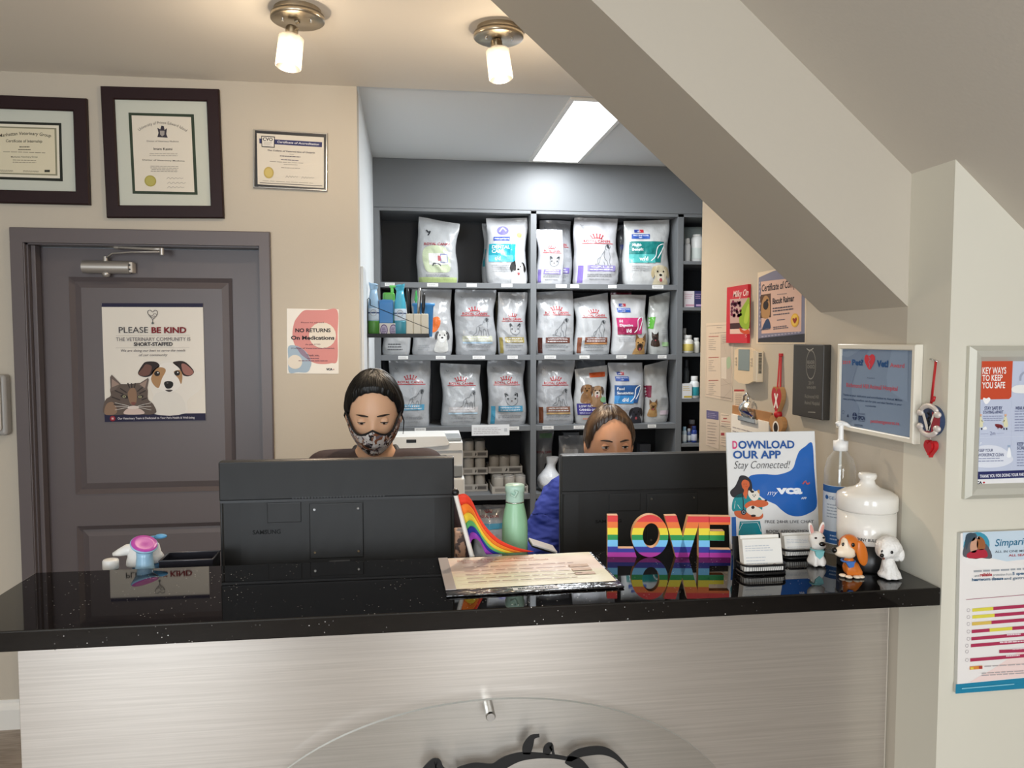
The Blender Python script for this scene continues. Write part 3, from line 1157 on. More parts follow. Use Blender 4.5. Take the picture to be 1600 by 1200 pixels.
# dog
p.zs([(545, 1085), (560, 900), (780, 900), (830, 1083)], 'dcd8d0', 4)
p.up()
p.zs([(590, 640), (640, 612), (720, 612), (780, 650), (812, 730), (800, 810), (760, 860), (690, 885), (620, 870), (560, 840), (520, 780), (525, 700)], 'e6e2db', 5)
p.zs([(598, 640), (560, 602), (470, 602), (430, 640), (395, 710), (440, 742), (510, 735), (560, 680)], '2a1d1a', 5)
p.zs([(722, 612), (760, 596), (830, 600), (890, 650), (920, 700), (880, 735), (820, 728), (780, 660)], '2a1d1a', 5)
p.up()
p.zs([(520, 640), (470, 625), (440, 660), (400, 712), (440, 735), (495, 725), (520, 680)], '6d4a40', 5)
p.zs([(805, 620), (850, 630), (915, 697), (880, 728), (830, 715), (808, 670)], '9b6a60', 5)
p.zs([(548, 690), (590, 655), (640, 660), (655, 690), (620, 760), (590, 845), (545, 820), (518, 760)], 'a8825a', 5)
p.zs([(735, 690), (790, 680), (812, 730), (800, 810), (775, 760), (740, 720)], 'a8825a', 5)
p.up()
p.ze(575, 712, 27, 24, '18120f')
p.ze(762, 708, 27, 24, '18120f')
p.zs([(640, 810), (650, 788), (690, 782), (722, 795), (724, 825), (700, 850), (662, 850)], '15110f', 5)
p.zs([(650, 868), (690, 862), (722, 868), (690, 884)], '4a4240', 4)
p.up()
p.ze(583, 704, 6, 6, 'f0f0ee')
p.ze(769, 701, 6, 6, 'f0f0ee')
p.ze(672, 800, 10, 7, '5a5450')
# cat
p.zs([(85, 1094), (88, 965), (140, 920), (135, 860), (170, 815), (320, 810), (430, 800), (485, 850), (490, 950), (540, 1000), (555, 1088), (320, 1092)], '5d5048', 4)
p.up()
p.zp([(140, 880), (135, 745), (150, 722), (235, 808), (190, 860)], '6a5c55')
p.zp([(395, 812), (490, 752), (497, 770), (478, 880)], '6a5c55')
p.zs([(85, 1092), (100, 1000), (160, 980), (200, 1050), (180, 1092)], '8a6f5a', 4)
p.zs([(270, 1092), (290, 1045), (360, 1030), (430, 1050), (450, 1090)], 'cdb8ae', 4)
p.up()
p.zp([(150, 842), (152, 760), (222, 812)], '9a8478')
p.zp([(412, 812), (482, 772), (462, 848)], '9a8478')
p.zs([(300, 900), (330, 850), (365, 850), (385, 900), (380, 985), (350, 1005), (320, 985)], '8a6c55', 4)
for pts in ([(300, 800), (318, 845)], [(335, 802), (340, 848)], [(372, 800), (362, 845)], [(180, 870), (260, 905)], [(150, 930), (230, 960)], [(170, 1000), (250, 1000)], [(470, 870), (410, 900)], [(480, 940), (430, 960)], [(470, 1010), (420, 1000)], [(230, 850), (290, 890)], [(440, 840), (390, 880)]):
    p.zl(pts, 11, '332b28')
p.up()
p.zs([(232, 922), (262, 908), (298, 922), (300, 945), (265, 942)], '2b2422', 4)
p.zs([(392, 930), (412, 914), (448, 918), (440, 938), (410, 945)], '2b2422', 4)
p.zs([(330, 985), (355, 978), (378, 985), (356, 1010)], '7a4a42', 4)
p.zs([(300, 1025), (350, 1008), (405, 1022), (390, 1040), (320, 1042)], 'd8cbc2', 4)
p.up()
p.ze(268, 927, 15, 12, 'b8b48a')
p.ze(416, 930, 15, 11, 'b8b48a')
p.zl([(300, 1020), (352, 1010), (405, 1016)], 4, '4a302c', sm=True)
for s_ in (-1, 1):
    for k_ in range(3):
        p.zl([(352 + s_ * 40, 1014 + k_ * 6), (352 + s_ * 170, 985 + k_ * 34)], 3, 'e8e2da')
p.up()
p.ze(268, 927, 6, 10, '171312')
p.ze(416, 930, 6, 9, '171312')
# emblem and words
G = '4c4a50'
p.zl([(535, 205), (500, 165), (487, 140), (495, 122), (515, 120), (533, 135), (552, 121), (572, 124), (580, 142), (570, 170), (535, 205)], 5, G, sm=True)
p.zl([(500, 160), (530, 172), (548, 150), (575, 160)], 4, G, sm=True)
p.zl([(510, 175), (535, 185), (555, 172)], 4, G, sm=True)
p.zl([(535, 205), (535, 236)], 5, G)
p.ze(535, 240, 12, 10, '5d6866')
p.zt('PLEASE', 218, 492, 331, 277, '2a2833', dy=-1)
p.zt('BE KIND', 524, 850, 331, 277, '7d0f1c', .035, dy=-1)
p.zl([(190, 358), (880, 352)], 2.5, 'b5afa6')
p.zl([(190, 472), (880, 466)], 2.5, 'b5afa6')
p.zt('THE VETERINARY COMMUNITY IS', 192, 888, 408, 374, '6a6870', dy=-3)
p.zt('SHORT-STAFFED', 358, 722, 453, 420, '29272f', .03, dy=-2)
p.zt('We are doing our best to serve the needs', 238, 842, 508, 486, '6a6870', .005, .3, dy=-3)
p.zt('of our community', 405, 675, 548, 526, '6a6870', .005, .3, dy=-2)
p.zt('Our Veterinary Team is Dedicated to Your Pet\'s Health & Well-being', 208, 928, 1142, 1122, 'd8d4d8', .01, dy=-10)
p.ze(160, 1133, 26, 26, '8c1f2e')
p.up()
p.zr(150, 1124, 170, 1142, 'd8a8a8')
pk = m.build('poster', None, T)
tag(pk, 'please be kind poster with cat and dog on the dark door', 'poster')

# pale box at the far left edge
dpx = at(-6, 632, Y=DW)
T = frame_T((dpx.x, DW, dpx.z), (1, 0, 0), (0, 0, 1))
t = thing('wall_dispenser', 'white wall box with grey casing, cut off at the left edge', 'dispenser', T)
MB().box(-.08, at(19, 632, Y=DW).x - dpx.x, -.125, .125, .0005, .05, mat('dispenser_grey', '9d9a96', .4), .014, seg=4).build('casing', t)
MB().box(-.078, at(13, 632, Y=DW).x - dpx.x, -.105, .12, .0495, .075, WHITEP, .012, seg=4).build('cover', t)

# ------------------------------------------------------------------ notices on the side wall
SWP = dict(X=SW)
CR = (1060, 400, 4.2857)
CR2 = (1090, 480, 5.7167)


def wall_sheet(name, tl, br, label, cat, base, th=.0008, crop=CR, off=0.0):
    pl = dict(X=SW - off)
    A, B = at(*tl, **pl), at(*br, **pl)
    T = frame_T(((SW - off), (A.y + B.y) / 2, (A.z + B.z) / 2), (0, -1, 0), (0, 0, 1))
    w, h = abs(A.y - B.y), abs(A.z - B.z)
    m = MB().box(-w / 2, w / 2, -h / 2, h / 2, .0003, .0003 + th, base)
    p = PP(m, T, pl, crop, z=.0006 + th, dz=.0003)
    return m, p, T, w, h


def zpx(x, y, c=CR):
    return (c[0] + x / c[2], c[1] + y / c[2])


# map sheet
m, p, T, w, h = wall_sheet('', zpx(188, 452), zpx(362, 975), '', '', ink('cdbfae'), crop=CR2)
p.frame(-w / 2 + .006, -h / 2 + .008, w / 2 - .006, h / 2 - .008, .0012, '9a9088')
p.zt('Directions', 175, 218, 186, 178, '6a6460', dy=-2)
p.zlines(110, 270, 236, 1, 9, 4, '8a837c', -.08, 3)
p.zp([(208, 245), (300, 232), (306, 835), (208, 822)], 'b9ada0')
p.up()
p.zp([(215, 450), (262, 446), (262, 640), (215, 636)], 'cfc6ba')
p.zs([(262, 470), (285, 440), (300, 470), (296, 530), (270, 550)], '9fb598', 4)
for pts in ([(210, 330), (300, 300)], [(230, 640), (300, 700)], [(215, 700), (300, 680)], [(225, 820), (300, 740)], [(230, 290), (260, 420)]):
    p.zl(pts, 3, 'a09488')
for k, y in enumerate((262, 450, 655)):
    p.zlines(102, 195, y, 1, 8, 7, 'b06a60', -.03, k + 3, rag=.1)
    p.zlines(102, 170, y + 28, 6, 18, 4, '9a928a', -.03, k + 9, rag=.6)
p.zlines(225, 290, 270, 3, 20, 4, '8a7f80', -.05, 31)
o = m.build('map_sheet', None, T)
tag(o, 'tall cream directions sheet with small map, nearest the bookcase on the side wall', 'notice')

# small sheets below it
m, p, T, w, h = wall_sheet('', zpx(80, 915, CR2), zpx(193, 1270, CR2), '', '', ink('c8bcae'), crop=CR2)
p.zp([(82, 918), (190, 933), (190, 1008), (82, 994)], '5d5a86')
p.up()
p.zlines(95, 178, 945, 3, 16, 5, '9d9ab8', .12, 2)
p.zlines(92, 178, 1030, 8, 26, 5, '958c84', .1, 5)
tag(m.build('notice_sheet', None, T), 'small cream sheet with purple heading, low on the side wall', 'notice')
m, p, T, w, h = wall_sheet('', zpx(206, 945, CR2), zpx(308, 1085, CR2), '', '', ink('d3c6b6'), crop=CR2)
p.zr(232, 988, 265, 1000, 'a0564e')
p.zlines(216, 300, 1018, 1, 10, 6, 'b06a60', .1, 3)
p.zlines(216, 300, 1040, 2, 18, 5, '8a827a', .1, 4)
p.zlines(216, 300, 962, 1, 18, 5, '8a827a', .1, 6)
tag(m.build('notice_card', None, T), 'small cream card with red line beside the purple-headed sheet', 'notice')
m, p, T, w, h = wall_sheet('', zpx(205, 1100, CR2), zpx(300, 1260, CR2), '', '', ink('cdbfb0'), crop=CR2)
p.zr(212, 1122, 242, 1146, '9d3038')
p.zlines(215, 290, 1165, 3, 22, 5, '8a827a', .1, 4)
tag(m.build('notice_card', None, T), 'cream card with dark red block, half hidden by the app sign', 'notice')
m, p, T, w, h = wall_sheet('', zpx(328, 735, CR2), zpx(422, 900, CR2), '', '', ink('d3c4b0'), crop=CR2)
p.zr(330, 735, 421, 752, 'a8403c')
p.zlines(340, 410, 775, 7, 16, 5, '8f8478', .0, 4)
p.zl([(352, 760), (352, 880)], 2, 'b0a498')
p.zl([(375, 760), (375, 880)], 2, 'b0a498')
tag(m.build('notice_card', None, T), 'narrow card with red top strip below the thermostat', 'notice')

# red wall booklet
m, p, T, w, h = wall_sheet('', zpx(345, 212), zpx(480, 583), '', '', ink('c2202c', .3), th=.010)
BKP = dict(X=SW - .0105)
p = PP(m, T, BKP, CR, z=.0108, dz=.0003)
RB = ink('a9101f', .3)
p.zr(346, 290, 478, 452, 'b89a94', 280, 440)
p.zr(346, 452, 478, 490, '3d2022', 445, 482)
p.zr(346, 490, 478, 522, 'd8b8ac', 485, 520)
p.up()
p.zt('Milky On', 366, 470, 277, 236, 'f0d8d4', .01, .3, dy=-14)
rb_ = random.Random(5)
for i in range(26):
    p.ze(358 + rb_.random() * 62, 300 + rb_.random() * 105, 8, 11, ['5d1a38', '7a2a4c', '4a1230'][i % 3])
p.zs([(408, 430), (415, 370), (450, 310), (476, 285), (476, 470), (450, 490), (420, 470)], '8aa828', 5)
p.zs([(412, 480), (440, 500), (470, 492), (476, 520), (440, 520), (415, 505)], 'c4481e', 4)
p.up()
p.zs([(440, 440), (455, 360), (474, 320), (474, 400), (460, 450)], 'a8c040', 4)
p.zt('5', 446, 460, 545, 525, 'd8a0a0')
bk_ = m.build('booklet', None, T)
tag(bk_, 'thick red booklet with purple and green cover on the side wall', 'booklet')

# dog certificate, slightly curled sheet
m, p, T, w, h = wall_sheet('', zpx(533, 112), zpx(852, 590), '', '', ink('e0d0b8'), th=.0006)
p.zp([(540, 145), (640, 100), (850, 60), (848, 578), (535, 577)], '7f7f95')
p.up()
p.zp([(555, 172), (830, 140), (826, 505), (560, 520)], 'd6b3a4')
p.zp([(540, 552), (850, 520), (848, 578), (535, 578)], '33343c')
p.up()
p.zt('Certificate of Completion', 562, 862, 238, 192, '2b2830', .02, .1, dy=-42)
p.zlines(665, 735, 258, 1, 10, 6, '8a7a78', -.1, 3)
p.zt('Biscuit Raimar', 634, 780, 322, 284, '25232b', .03, .0, dy=-22)
p.zp([(552, 262), (622, 250), (624, 410), (554, 416)], '5d4436')
p.up()
p.zs([(565, 410), (560, 330), (580, 270), (605, 275), (618, 330), (612, 408)], 'b08658', 4)
p.up()
p.ze(590, 330, 18, 30, '2e2420')
p.ze(600, 296, 8, 8, '2e2420')
p.zlines(636, 775, 352, 2, 18, 8, '4a4450', -.12, 7, rag=.1)
p.zlines(640, 755, 395, 1, 18, 7, '5a5460', -.12, 8)
p.zlines(665, 725, 430, 1, 18, 6, '6a6470', -.12, 9)
p.zlines(640, 745, 478, 2, 12, 6, '5a5460', -.12, 10)
p.zs([(565, 490), (590, 430), (610, 425), (622, 480), (600, 485), (585, 488)], '2f4468', 4)
p.zlines(558, 625, 495, 1, 9, 5, '4a5470', -.12, 11)
p.ze(785, 430, 28, 46, 'd9a838')
p.up()
p.ze(785, 430, 22, 37, 'e6bf56')
p.up()
p.zs([(785, 452), (772, 428), (774, 414), (784, 420), (796, 410), (800, 424), (794, 440)], '8c2a22', 4)
for i in range(12):
    p.ze(550 + (i % 2) * 4, 180 + i * 28, 4, 8, 'a9a6b8')
    p.ze(570 + i * 22, 540 - i * 2.6, 8, 5, 'a9a6b8')
tag(m.build('certificate_sheet', None, T), 'pink and grey paper certificate with dog photo on the side wall', 'certificate')

# thermostat
THB = mat('thermostat_beige', 'd6c2a4', .45)
pc = at(*zpx(455, 740), X=SW)
q0, q1 = at(*zpx(500, 740), X=SW - .03), at(*zpx(392, 740), X=SW - .03)
zt_, zb_ = at(*zpx(455, 617), X=SW - .03).z, at(*zpx(455, 857), X=SW - .03).z
y0, y1 = q0.y, q1.y
yb0 = at(*zpx(577, 740), X=SW).y
T = frame_T((SW, (y0 + y1) / 2, (zt_ + zb_) / 2), (0, -1, 0), (0, 0, 1))
t = thing('thermostat', 'beige wall thermostat with grey screen on the side wall', 'thermostat', T)
hw, hh = abs(y1 - y0) / 2 + .01, (zt_ - zb_) / 2
m = MB().box(-hw, hw, -hh * .86, hh * .86, .0005, .026, THB, .004)
m.build('housing', t)
bw = [(-hw, -hh * .8), (-hw * .5, -hh * .97), (0, -hh), (hw * .5, -hh * .97), (hw, -hh * .8), (hw, hh * .88), (hw * .6, hh), (-hw * .6, hh), (-hw, hh * .88)]
MB().prism(bw, .026, .034, THB).build('faceplate', t)
MB().box(-hw * .55, hw * .62, -hh * .25, hh * .93, .034, .0352, mat('lcd_screen', '7f8c8c', .2), .001).build('screen', t)
m = MB()
for k in range(3):
    for s_ in (-1, 1):
        MB().box(s_ * hw * .82 - .005, s_ * hw * .82 + .005, hh * (.42 - k * .17) - .003, hh * (.42 - k * .17) + .003, .034, .0365, mat('thermostat_button', 'bfae94', .5), .001).build('button', t)
m = MB()
for k in range(14):
    m.box(hw - .0002, hw + .0006, hh * (.7 - k * .08) - .0015, hh * (.7 - k * .08) + .0015, .008, .018, BLACKP)
m.build('vent', t)

# black plaque
q0, q1 = zpx(822, 592), zpx(985, 1105)
PLQ = SW - .022
A, B = at(*zpx(822, 592), X=SW - .0), at(*zpx(972, 592), X=PLQ)
zt_, zb_ = at(*zpx(972, 594), X=PLQ).z, at(*zpx(972, 1103), X=PLQ).z
T = frame_T((SW, (A.y + B.y) / 2, (zt_ + zb_) / 2), (0, -1, 0), (0, 0, 1))
w, h = abs(A.y - B.y), zt_ - zb_
m = MB().box(-w / 2, w / 2, -h / 2, h / 2, .0005, .022, mat('plaque_black', '35322e', .4), .002)
p = PP(m, T, dict(X=PLQ), CR, z=.0224, dz=.0003)
LG = '8d8982'
p.zl([(860, 620), (880, 632), (905, 618)], 6, 'b0aca4', sm=True)
p.ring(*p.q(888, 728), .0225, .0245, LG, sy=1.55)
p.zt('READER', 864, 914, 722, 700, LG, .02)
p.zt('CHOICE', 864, 914, 752, 730, LG, .02)
p.zt('2019', 873, 906, 860, 840, LG)
p.zt('WINNER', 860, 922, 890, 872, LG)
p.zt('Richmond Hill', 848, 940, 950, 926, LG, dy=6)
p.zt('Animal Hospital', 845, 946, 992, 968, LG, dy=8)
p.zlines(870, 920, 1045, 1, 10, 7, LG, .05)
tag(m.build('plaque', None, T), 'tall black award plaque hanging on the side wall', 'plaque')

# heart ornament on red ribbon
HP = SW - .011
c0 = at(*zpx(663, 960), X=HP)
T = frame_T((SW, c0.y, c0.z), (0, -1, 0), (0, 0, 1))
t = thing('heart_ornament', 'red heart with white letter hanging from ribbon above wooden heart', 'ornament', T)
WOOD = add_mix(mat('pale_wood', 'b98d5e', .6, 0, .3), 'a87a4c', 6, .4, .65, (1, 1, 6))
REDW = mat('red_paint', 'b3222a', .45)
S1 = .048


def heart(s, n=32):
    out = []
    for i in range(n):
        a = 2 * PI * i / n
        out.append((s * .0625 * 16 * math.sin(a) ** 3, s * .0625 * (13 * math.cos(a) - 5 * math.cos(2 * a) - 2 * math.cos(3 * a) - math.cos(4 * a))))
    return out


hh = abs(at(*zpx(663, 868), X=HP).z - at(*zpx(663, 1055), X=HP).z) / 2
hw = abs(at(*zpx(630, 960), X=HP).y - at(*zpx(700, 960), X=HP).y) / 2
hs = [(x * hw, y * hh / .82) for x, y in heart(1.0)]
m = MB().prism(hs, .001, .014, WOOD).prism([(x * .92, y * .92) for x, y in hs], .014, .0146, REDW)
pr_ = Print(m, .0149)
pr_.line([(-hw * .32, hh * .42), (hw * .28, -hh * .62)], .007, 'f2ece6')
pr_.up()
pr_.line([(hw * .28, hh * .42), (-hw * .32, -hh * .62)], .007, 'f2ece6')
m.build('heart', t)
rt = at(*zpx(693, 662), X=SW) - Vector((0, c0.y, c0.z))
ry, rz_ = -(at(*zpx(693, 662), X=SW).y - c0.y), at(*zpx(693, 662), X=SW).z - c0.z
RIB = mat('red_ribbon', 'b8161e', .5)
m = MB()
for s_ in (-1, 1):
    m.add([(ry + s_ * .004 - .005, rz_, .004), (ry + s_ * .004 + .004, rz_, .004), (s_ * .008 + .006, hh * .75, .008), (s_ * .008 - .004, hh * .75, .008)], [(0, 1, 2, 3)], RIB)
m.box(ry - .008, ry + .008, rz_ - .004, rz_ + .004, .0, .006, RIB, .001)
m.build('ribbon', t)
wz = at(*zpx(660, 1140), X=HP).z - c0.z
ws = [(x * hw * 1.35, y * hh * 1.0 + wz) for x, y in heart(1.0)]
m = MB().prism(ws, .001, .014, WOOD)
m.build('wooden_heart', t)
m = MB()
pr_ = Print(m, .0145)
pr_.ring(0, wz - .004, .013, .019, 'f2ece6')
pr_.up()
pr_.ell(0, wz - .004, .012, .014, '2a2220')
m.build('letter_mark', t)
MB().sphere((0, wz + hh * .86, .008), .012, RIB, 12, 8).build('knot', t)

# clipboard hanging below the thermostat
BWD = mat('clipboard_brown', 'a3764a', .6)
A, B = at(*zpx(370, 1010), X=SW), at(*zpx(612, 1060), X=SW - .01)
zb_ = at(*zpx(480, 1330), X=SW).z
zt_ = at(*zpx(612, 1045), X=SW).z
T = frame_T((SW, (A.y + B.y) / 2, (zt_ + zb_) / 2), (0, -1, 0), (0, 0, 1))
w, h = abs(A.y - B.y), zt_ - zb_
t = thing('clipboard', 'brown clipboard with papers and chrome clip low on the side wall', 'clipboard', T)
MB().box(-w / 2, w / 2, -h / 2, h / 2, .001, .005, BWD, .001).build('board', t)
m = MB().box(-w / 2 + .008, w / 2 - .004, -h / 2 + .01, h / 2 - .028, .0052, .011, PAPER)
pr_ = Print(m, .0114)
pr_.lines(-w / 2 + .02, w / 2 - .02, h / 2 - .07, 9, .012, .003, 'a0989a')
m.build('papers', t)
ch = h / 2 - .03
m = MB().box(-.062, .062, ch - .012, ch + .004, .008, .020, CHROME, .003).build('clip_bar', t)
m = MB().grid(lambda u, v: ((u - .5) * .09 * (1 - .55 * v), ch + .004 + v * .05, .018 + .022 * math.sin(v * PI * .9) - .01 * (2 * u - 1) ** 2), 8, 8, CHROME).build('clip_lever', t)
m = MB().cyl((-.03, ch + .012, .014), (.03, ch + .012, .014), .009, .009, CHROME, 14).build('clip_spring', t)
m = MB().tube([(-.012, ch + .05, .022), (-.016, ch + .068, .02), (0, ch + .076, .018), (.016, ch + .068, .02), (.012, ch + .05, .022)], .0035, CHROME, 8).build('hang_loop', t)

# award frame
AP = SW - .018
CA = (1300, 530, 7.057)
A, B = at(1308.5, 539, X=AP), at(1430.5, 539, X=AP)
zt_, zb_ = at(1430, 538.5, X=AP).z, at(1429, 695, X=AP).z
T = frame_T((SW, (A.y + B.y) / 2, (zt_ + zb_) / 2), (0, -1, 0), (0, 0, 1))
w, h = abs(A.y - B.y), zt_ - zb_
t = thing('framed_award', 'white framed blue pet and vet award on the right side wall', 'framed award', T)
m = MB()
WF = mat('white_frame', 'e2dccd', .35)
bars(m, w, h, .012, .001, .018, WF, .002)
m.build('frame', t)
m = MB().box(-w / 2 + .011, w / 2 - .011, -h / 2 + .011, h / 2 - .011, .001, .012, ink('7c8fa8', .3))
p = PP(m, T, dict(X=SW - .0125), CA, z=.0125, dz=.0003)
p.zs([(85, 240), (180, 200), (330, 110), (420, 105), (300, 260), (240, 420), (220, 600), (300, 780), (220, 900), (90, 960)], '7587a1', 4)
p.zp([(660, 105), (842, 105), (835, 700), (620, 560), (600, 420)], '8699b2')
p.up()
p.zt('2019', 118, 205, 272, 238, 'c9525c', .02)
p.zt('Pet?', 222, 345, 283, 222, '1d4f86', .05, dy=4)
p.zt('Vet!', 494, 620, 302, 232, '1d4f86', .05, dy=4)
p.zt('Award', 640, 798, 308, 262, 'c9525c', .015, dy=8)
p.zs([(412, 335), (365, 255), (360, 200), (380, 170), (412, 185), (440, 165), (468, 180), (476, 225), (450, 290)], 'd03a46', 5)
p.up()
p.zl([(405, 190), (425, 220), (405, 250), (420, 280), (412, 320)], 9, '7c8fa8')
p.zt('Presented to', 390, 474, 432, 418, '3d4d66', dy=5)
p.zt('Richmond Hill Animal Hospital', 160, 725, 525, 480, 'c4525e', .015, dy=45)
p.zt('Thanks to your dedication and contribution to Annual Million', 122, 775, 620, 598, '2e4568', .01, dy=65)
p.zt('visits providing excellent care for pets and their families in your', 125, 772, 665, 645, '2e4568', .01, dy=68)
p.zt('community.', 370, 490, 742, 722, '2e4568', .01, dy=8)
p.zl([(125, 785), (140, 795), (135, 820), (115, 818), (112, 795)], 4, '2e3d5c', True)
p.zp([(165, 855), (178, 820), (188, 860)], '2e3d5c')
p.zlines(112, 180, 912, 1, 8, 7, '3d4d66', .1)
p.ze(252, 850, 26, 44, '22345a')
p.up()
p.zl([(252, 800), (252, 895)], 7, '7c8fa8')
p.zl([(228, 848), (276, 855)], 8, '7c8fa8')
p.zt('ONTARIO', 292, 370, 830, 812, '22345a', dy=8)
p.zt('SPCA', 290, 368, 885, 842, '22345a', .04, dy=8)
p.zlines(292, 365, 900, 1, 8, 6, '3d4d66', .1)
p.zlines(250, 348, 938, 2, 11, 6, '3d4d66', .12, 3)
p.zt('petsbestgenerat.ca', 428, 745, 918, 882, 'c4525e', .015, dy=30)
m.build('award_print', t)

# round hanging ornament with heart
OP = SW - .012
c0 = at(1451.5, 657, X=OP)
T = frame_T((SW, c0.y, c0.z), (0, -1, 0), (0, 0, 1))
t = thing('hanging_ornament', 'round veterinary ornament on red ribbon with a red heart below', 'ornament', T)
lx = lambda x, y: (T.inverted() @ at(x, y, X=OP)).to_2d()
ra, rb = abs(lx(1469, 657).x), abs(lx(1451, 681).y)
m = MB().prism([(ra * math.cos(2 * PI * i / 32), rb * math.sin(2 * PI * i / 32)) for i in range(32)], .001, .012, mat('ornament_navy', '2f3f5e', .4))
m.prism([(ra * .25, -rb * .75), (ra * .95, -rb * .4), (ra * 1.0, rb * .35), (ra * .3, rb * .6)], .012, .013, mat('ornament_red', '9a2230', .4))
m.build('disc', t)
SILW = mat('ornament_silver', 'd8cfc8', .35, .2)
m = MB()
for a0 in (40, 220):
    pts = [(ra * .96 * math.cos(R(a0 + 10 * i)), rb * .96 * math.sin(R(a0 + 10 * i)), .013) for i in range(11)]
    m.tube(pts, .0055, SILW, 8, flat=.6)
for a0 in (30, 150, 210, 330):
    m.sphere((ra * .9 * math.cos(R(a0)), rb * .9 * math.sin(R(a0)), .013), (.010, .007, .005), SILW, 10, 6)
m.build('banner', t)
m = MB()
pr_ = Print(m, .0134)
pr_.text('VETERINARY', 0, rb * .80, 'a8323c', h=.007, w=ra * 1.2, bold=.02, arc=ra * 1.2)
pr_.text('HOSPITAL', 0, -rb * .92, 'a8323c', h=.007, w=ra * .9, bold=.02)
pr_.line([(-ra * .5, rb * .42), (-ra * .02, -rb * .66)], .008, 'e6e0d8')
pr_.line([(ra * .46, rb * .42), (ra * .02, -rb * .66)], .005, 'e6e0d8')
pr_.up()
pr_.line([(ra * .05, rb * .7), (ra * .05, -rb * .6)], .003, '23222a')
pr_.smooth([(-ra * .15, rb * .5), (ra * .22, rb * .3), (-ra * .12, rb * .05), (ra * .2, -rb * .15), (0, -rb * .4)], .004, '23222a')
m.build('emblem', t)
a, b = lx(1456.5, 563), lx(1453.5, 630)
m = MB().tube([(a.x, a.y, .004), (b.x, b.y, .010)], .004, RIB, 6, flat=.4)
m.tube([(b.x, b.y + .004, .010), (b.x + .008, b.y + .006, .011), (b.x + .010, b.y + .014, .011)], .003, RIB, 6)
m.tube([(b.x, b.y, .010), (b.x, rb, .010)], .002, RIB, 6)
m.build('ribbon', t)
MB().tube([(a.x - .02, a.y + .002, .002), (a.x, a.y, .006), (a.x + .004, a.y - .003, .003)], .0015, CHROME, 6).build('wall_hook', t)
hc = lx(1452.5, 696)
hq = [(hc.x + x * .016, hc.y - .004 + y * .019) for x, y in heart(1.0, 40)]
hq2 = [(hc.x + x * .012, hc.y - .004 + y * .0145) for x, y in heart(1.0, 40)]
m = MB().prism(hq, .004, .013, RIB, None, None, True).prism(hq2, .013, .0165, RIB, None, None, True)
m.tube([(hc.x, hc.y + .012, .010), (hc.x, -rb, .010)], .0012, SILW, 6)
m.build('heart', t)

# snap frame poster on the front wall
FP = dict(Y=FW - .0)
CK = (1490, 530, 4.618)
A, D = at(1510, 541, Y=FW), at(1502, 783, Y=FW)
xl, zt_, zb_ = (A.x + D.x) / 2, at(1511, 541, Y=FW - .018).z, at(1501, 782, Y=FW - .018).z
w = .30
h = zt_ - zb_
T = frame_T((xl + w / 2, FW, (zt_ + zb_) / 2), (1, 0, 0), (0, 0, 1))
t = thing('framed_poster', 'silver snap frame with blue key ways poster on the right wall', 'framed poster', T)
m = MB()
SNAP = mat('snap_frame_silver', 'cbc9bd', .4, .3)
bw = abs(at(1527, 660, Y=FW).x - at(1505.5, 660, Y=FW).x)
bars(m, w, h, bw, .001, .018, SNAP, .009, .003)
m.build('frame', t)
m = MB().box(-w / 2 + bw * .8, w / 2 - bw * .8, -h / 2 + bw * .8, h / 2 - bw * .8, .001, .006, ink('c2c9dc', .3))
p = PP(m, T, dict(Y=FW - .0063), CK, z=.0064, dz=.0003)
RT = 900
p.zp([(172, 140), (428, 144), (416, 415), (400, 432), (165, 436)], 'c64a2c')
p.zr(140, 958, RT, 1012, '252a5c', 930, 985)
p.zr(138, 1014, RT, 1066, 'e6e4e4', 988, 1040)
p.zs([(150, 800), (220, 765), (330, 775), (410, 830), (425, 880), (340, 920), (200, 925), (150, 900)], 'dde0ea', 4)
p.up()
p.zt('KEY WAYS', 207, 378, 250, 203, 'f4eee8', .02, dy=-2)
p.zt('TO KEEP', 206, 352, 300, 258, 'f4eee8', .02, dy=-2)
p.zt('YOU SAFE', 204, 370, 354, 310, 'f4eee8', .02, dy=-2)
p.zs([(235, 470), (212, 442), (216, 422), (235, 428), (254, 420), (264, 438)], 'f4f2f2', 5)
p.zt('STAY SAFE BY', 222, 350, 510, 486, '4d5478', .02, dy=-2)
p.zt('STAYING APART', 213, 358, 538, 516, '4d5478', .02, dy=-2)
p.zlines(210, 355, 556, 3, 15, 5, '8a90ac', -.01, 3, 'c', .15)
for x0, f_ in ((194, 1), (374, -1)):
    p.zs([(x0 - 12, 630), (x0 - 14, 580), (x0, 552), (x0 + 12, 580), (x0 + 16, 630)], 'ddd8b4', 4)
    p.zl([(x0 + f_ * 6, 585), (x0 + f_ * 24, 600)], 6, 'ddd8b4')
    p.ze(x0, 548, 9, 9, 'e0b090')
    p.zr(x0 - 16, 640, x0 - 7, 654, '23222c')
    p.zr(x0 + 3, 640, x0 + 12, 654, '23222c')
p.zs([(300, 612), (345, 618), (356, 640), (310, 636)], '7a2a30', 4)
p.zr(316, 630, 322, 648, '7a2a30')
p.zr(340, 630, 346, 648, '7a2a30')
p.zs([(212, 640), (232, 630), (238, 650), (215, 652)], 'f0f0f0', 4)
p.zt('2m', 262, 300, 692, 666, '7d84a4', dy=-1)
p.zl([(195, 684), (250, 682)], 2.5, '9aa0bc')
p.zl([(308, 680), (364, 678)], 2.5, '9aa0bc')
p.zt('KEEP YOUR', 178, 284, 812, 792, '4d5478', .02, dy=-2)
p.zt('WORKSPACE CLEAN', 176, 360, 846, 824, '4d5478', .02, dy=-3)
p.zlines(176, 360, 862, 2, 18, 6, '8a90ac', -.02, 5)
p.zs([(384, 850), (388, 810), (395, 780), (403, 780), (412, 815), (412, 850)], 'f2f4f6', 4)
